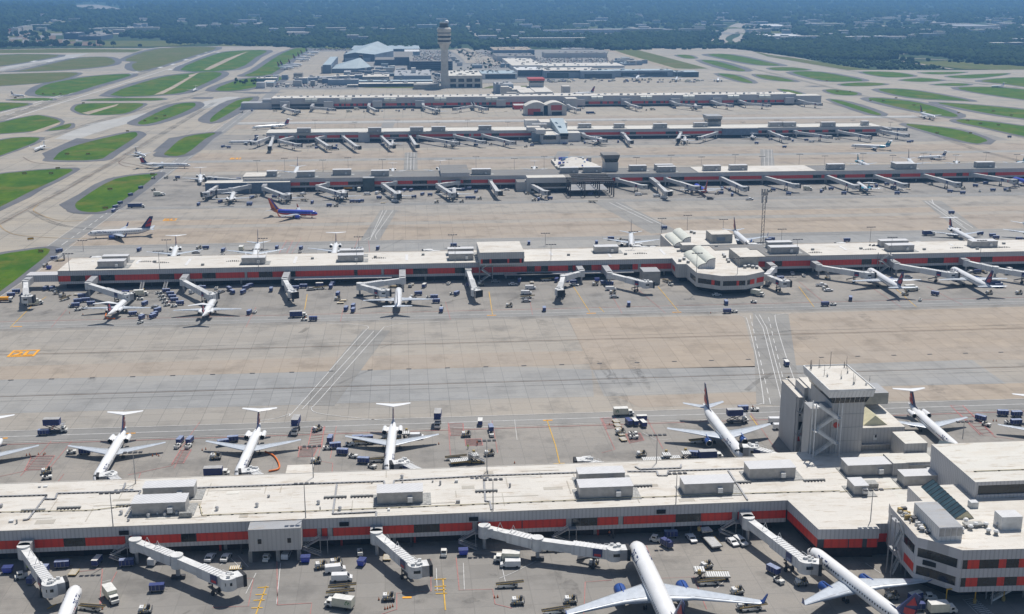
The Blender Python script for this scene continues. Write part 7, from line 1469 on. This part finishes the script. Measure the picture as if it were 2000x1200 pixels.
# highways
rb = MB()
def road(s, wd):
    p = curve([GH(*map(float, q.split(','))) for q in s.split()], 8); off = len(rb.v); ribbon(rb, p, wd, 'far_concrete', 0)
    rb.v[off:] = [(x, y, hill(x, y)+.6) for x, y, z in rb.v[off:]]
road('1400,84 1398,76 1412,68 1432,60 1437,52 1450,46', 48); road('1422,86 1408,79 1412,72 1428,65', 28); road('1448,88 1441,78 1455,70 1448,60 1436,55', 30); road('1375,84 1362,82 1372,76', 24); road('905,56 918,64 925,74 940,78', 34); road('1265,86 1300,81 1380,82', 18)
for s in ('885,98 908,112 920,124', '895,96 925,112 945,124', '905,95 945,112 975,128'): road(s, 22)
road('1660,116 1750,114 1850,118', 14); road('1760,120 1860,136', 10); road('1500,111 1660,112 1780,105', 10)
struct('highway', rb, 'pale curving highways crossing the woods')
flat('parking_pavement', [W(p) for p in ([(880,98),(965,98),(965,160),(880,160)], [(1042,100),(1185,99),(1185,125),(1225,135),(1060,130)], [(610,95),(690,95),(690,100),(600,102)], [(505,158),(700,158),(700,172),(505,174)], [(800,100),(885,100),(885,112),(800,112)], [(845,138),(862,138),(862,165),(845,165)], [(1450,60),(1500,60),(1560,66),(1560,78),(1460,76)])], -.04, 'road_asphalt', 'grey parking lots around the terminal')
# parked cars far away
for k, reps, pts in (('car',60,0),('scar',60,0),('dsuv',45,0),('bcar',40,0),('suv',40,0)):
    for i in range(reps):
        ar = R.choice([(806,880,109.5,119,'on the roof of the garage behind the tower',22),(806,880,109.5,119,'on the roof of the garage behind the tower',22),(1045,1188,114,124,'in the crowded lot by the terminal',0),(1110,1215,118,128,'in the crowded lot by the terminal',0),(535,690,164,171,'in the lot before the hangar sheds',0),(848,860,140,165,'in the lot at the foot of the tower',0),(612,690,96,100,'in the lot beside the stored jets',0),(918,965,100,120,'beside the terminal approach road',0)])
        zc_ = 0
        if ar[5]: zc_ = garz if 'garz' in globals() else None
        px, py = R.uniform(ar[0], ar[1]), R.uniform(ar[2], ar[3])
        if zc_ is None:
            Yg = G(842, 138)[1]; garz = ZA(120, XA(842, Yg), Yg); zc_ = garz
        M, d, c = VM[k]; x, y = G(px, py, zc_+.1); y = round(y/11)*11; x = round(x/2.8)*2.8
        o = M.place((x, y, zc_+.02), rad(90), True); tag(o, 'tiny parked %s %s' % (d, ar[4]), 'car', 'tiny %ss %s' % (d, ar[4]))
pc = MB()
AR = [(806,880,109.5,119,1),(1045,1188,114,126,0),(1045,1188,114,126,0),(1110,1225,118,130,0),(905,965,103,112,0),(848,861,138,166,0),(612,690,96,99.5,0),(530,700,164,172,0),(1060,1100,106,110,0),(930,1000,118,134,0),(800,880,100,108,0)]
for i in range(1700):
    a = R.choice(AR); z = garz if a[4] else 0; x, y = G(R.uniform(a[0], a[1]), R.uniform(a[2], a[3]), z); y = round(y/11)*11+5.5; x = round(x/2.8)*2.8; c = R.choice(['white_car','white_car','silver_car','dark_car','blue_car','red_car','silver_car'])
    pc.box(x-.9, x+.9, y-2.2, y+2.2, z+.3, z+.95, c); pc.box(x-.75, x+.75, y-1.3, y+1, z+.95, z+1.5, 'glass_dark', c)
o = pc.build('parked_cars'); tag(o, 'hundreds more tiny cars filling the terminal parking lots', kind='stuff')
# ================================================================ TREES
rg_ = np.random.default_rng(5)
def blob(n_=2):
    me = bpy.data.meshes.new('tmp'); import bmesh
    bm = bmesh.new(); bmesh.ops.create_icosphere(bm, subdivisions=n_, radius=1); bm.to_mesh(me); bm.free()
    V = np.array([v.co[:] for v in me.vertices]); F = np.array([p.vertices[:] for p in me.polygons]); bpy.data.meshes.remove(me); return V, F
BV, BF = blob(1)
def clumps(name, P_, S_, m, parent=None):
    n = len(P_); V = BV[None]*(1+rg_.uniform(-.28,.28,(n,len(BV),1)))*S_[:,None,:]; a = rg_.uniform(0, 6.28, n); ca, sa = np.cos(a)[:,None], np.sin(a)[:,None]
    V = np.stack([V[...,0]*ca-V[...,1]*sa, V[...,0]*sa+V[...,1]*ca, V[...,2]], -1)+P_[:,None,:]
    F = BF[None]+(np.arange(n)*len(BV))[:,None,None]
    me = bpy.data.meshes.new(name); V = V.reshape(-1,3); F = F.reshape(-1,3)
    me.vertices.add(len(V)); me.vertices.foreach_set('co', V.ravel()); me.loops.add(F.size); me.loops.foreach_set('vertex_index', F.ravel())
    me.polygons.add(len(F)); me.polygons.foreach_set('loop_start', np.arange(len(F))*3); me.polygons.foreach_set('loop_total', np.full(len(F), 3)); me.update(); me.materials.append(MATS[m])
    o = bpy.data.objects.new(name, me); C.objects.link(o); o.parent = parent; return o
def inpoly(x, y, p):
    c = False; j = len(p)-1
    for i in range(len(p)):
        if (p[i][1] > y) != (p[j][1] > y) and x < (p[j][0]-p[i][0])*(y-p[i][1])/(p[j][1]-p[i][1])+p[i][0]: c = not c
        j = i
    return c
edge = [(-400,91),(0,88),(5,76),(90,74),(190,66),(310,76),(400,84),(500,90),(600,92),(690,93),(820,95),(880,92),(900,98),(975,96),(985,92),(1080,92),(1180,97),(1300,96),(1420,94),(1470,100),(1560,112),(1640,117),(1730,118),(1850,121),(2000,128),(2400,135)]
ex, ey = zip(*edge)
holes = [[(132,16),(160,7),(200,7),(245,16),(245,24),(200,22),(140,19)],[(0,60),(120,62),(200,70),(195,82),(0,88)], [(1393,90),(1390,70),(1425,50),(1460,45),(1460,60),(1462,90)], [(1740,105),(1860,112),(1860,118),(1730,114)], [(903,54),(915,54),(945,78),(935,82)], [(1355,84),(1355,78),(1385,74),(1385,84)], [(1655,113),(1740,112),(1860,117),(2400,130),(2400,134),(1850,121.5)], [(890,88),(915,86),(925,100),(895,100)]]
wr_ = [tuple(map(float, s.split())) for s in WH]
PP, SS = [], []
def trees(n, y0, y1, fac=1.):
    k = 0
    while k < n:
        px, py = R.uniform(-350, 2350), R.uniform(y0, y1)
        if py > np.interp(px, ex, ey) or any(inpoly(px, py, h) for h in holes): k += .3; continue
        if any(a-1 < px < c+1 and yt-1 < py < yb+1+350/(yb+30) for a, c, yb, yt in wr_) and py > 28: k += .2; continue
        x, y = GH(px, py); r = hypot(x, y); s = (4.2+R.random()*3.8)*(1+max(0, r-3000)/3800)*fac
        x += R.uniform(-1, 1)*r*.002; y += R.uniform(-1, 1)*r*.02; z = hill(x, y)
        PP.append((x, y, z+s*.55)); SS.append((s, s, s*R.uniform(.7, 1.15))); k += 1
trees(11000, 24, 128); trees(19000, 56, 128); trees(7000, 0, 45, 1.15)
o = clumps('forest', np.array(PP), np.array(SS), 'forest_leaves'); tag(o, 'dark green woods stretching to the hazy horizon', kind='stuff')
PP, SS = [], []
for s in [[(1600,113),(1660,116),(1700,135),(1640,128),(1570,114)], [(1670,120),(1770,118),(1850,135),(1720,136)], [(1850,122),(2000,128),(2200,134),(2200,130),(1850,120)]]:
    for i in range(420):
        px, py = R.uniform(min(p[0] for p in s), max(p[0] for p in s)), R.uniform(min(p[1] for p in s), max(p[1] for p in s))
        if inpoly(px, py, s): x, y = G(px, py); q = R.uniform(1.5, 4.5); PP.append((x, y, q*.4)); SS.append((q, q, q*.8))
o = clumps('scrub', np.array(PP), np.array(SS), 'forest_leaves'); tag(o, 'rough green scrub on the bank beyond the right taxiways', kind='stuff')
def treemesh(h, r):
    n = 46; P_ = []; S_ = []
    for i in range(n):
        a, e, q = R.uniform(0, 6.28), R.uniform(-.5, 1), R.uniform(.25, 1)**.5; k = cos(e*1.4)
        P_.append((r*.8*q*k*cos(a), r*.8*q*k*sin(a), h*.6+h*.34*e*q)); s = r*R.uniform(.18, .38); S_.append((s, s, s*.8))
    c = clumps('crown', np.array(P_), np.array(S_), 'leaves'); b = MB(); b.tube((0,0,0),(0,0,h*.55),.35,.18,n=7,m='bark')
    for i in range(5): a = i*1.3; b.tube((0,0,h*(.25+.05*i)),(r*.5*cos(a),r*.5*sin(a),h*(.5+.05*i)),.14,.05,n=5,m='bark')
    t = b.build('trunk'); return c, t
TMs = [treemesh(14, 6.5), treemesh(11, 6), treemesh(17, 7)]
used_t = set()
def tree(px, py, d, s=1.):
    k = R.randrange(3); c, t = TMs[k]; x, y = G(px, py); r = empty('tree', (x, y, hill(x, y)-.3))
    if k in used_t: c, t = c.copy(), t.copy(); C.objects.link(c); C.objects.link(t)
    used_t.add(k); c.parent = r; t.parent = r; r.scale = (s, s, s); r.rotation_euler = (0, 0, R.uniform(0, 6)); reg(r, d, 'tree', 'trees along the airfield edge')
for i in range(34): tree(2+i*3.9+R.uniform(-1,1), 96.3-i*.09+R.uniform(-.4,.4), 'dark tree in the row beyond the far left taxiway', R.uniform(.9,1.5))
for px, py in ((149,93),(155,93),(176,93),(185,92.5),(195,92.5),(202,92.5),(222,93),(274,93.5),(330,90.5),(338,90),(345,89.5),(352,90),(360,89),(366,89),(372,89.5),(380,89)): tree(px, py, 'round dark tree on the rough grass beyond the left runways', R.uniform(.8,1.3))
for i in range(26): px = R.uniform(890, 975); tree(px, R.uniform(99, 140), 'small tree by the terminal approach roads', R.uniform(.3, .5))
for i in range(16): tree(1075+R.uniform(-90,110), 93.5+R.uniform(-1,1.5), 'tree at the wood edge behind the garages', R.uniform(.9, 1.5))
for i in range(10): tree(R.uniform(455,500), 165+R.uniform(-6,4), 'bush like tree on the bank left of the sheds', R.uniform(.35, .6))
for i in range(40): tree(R.uniform(-2, 120), R.uniform(70, 86), 'tree between the lots of the far left town', R.uniform(.8, 1.3))
for nm in [o for p in TMs for o in p if o.parent is None]: bpy.data.objects.remove(nm)
# small clutter on the terminal apron and the bank
for i in range(60): px = R.uniform(1065, 1380); veh(R.choice(['cart','van','gpu','cartw','box','tug']), px, 158+R.uniform(-2, 4), 0)
# ================================================================ HAZE
m, n, l, b = nodes_of('haze'); n.remove(b); v = n.new('ShaderNodeVolumePrincipled')
v.inputs['Color'].default_value = (.27, .58, 1, 1); v.inputs['Density'].default_value = 1.3e-4; v.inputs['Anisotropy'].default_value = .3
l.new(v.outputs[0], n['Material Output'].inputs['Volume'])
b = MB(); b.box(-26000, 26000, -26000, 32000, -3, 200, 'haze'); o = b.build('haze'); tag(o, 'thin blue summer haze over the whole scene', kind='stuff')
# ================================================================ LABELS
def ordinal(i): return '%d%s' % (i, 'th' if 10 <= i % 100 <= 20 else {1: 'st', 2: 'nd', 3: 'rd'}.get(i % 10, 'th'))
bpy.context.view_layer.update(); by = {}
for o, d, c, g in REG: by.setdefault(d, []).append((P(o.location.x, o.location.y)[0], o, c, g))
for d, L in by.items():
    L.sort(key=lambda a: a[0])
    for i, (_, o, c, g) in enumerate(L): tag(o, d+(', %s from left' % ordinal(i+1) if len(L) > 1 else ''), c, g)
ug = {}
for o in list(S.objects):
    if o.parent is None and o.get('category') == 'building' and o.get('group') is None: pass
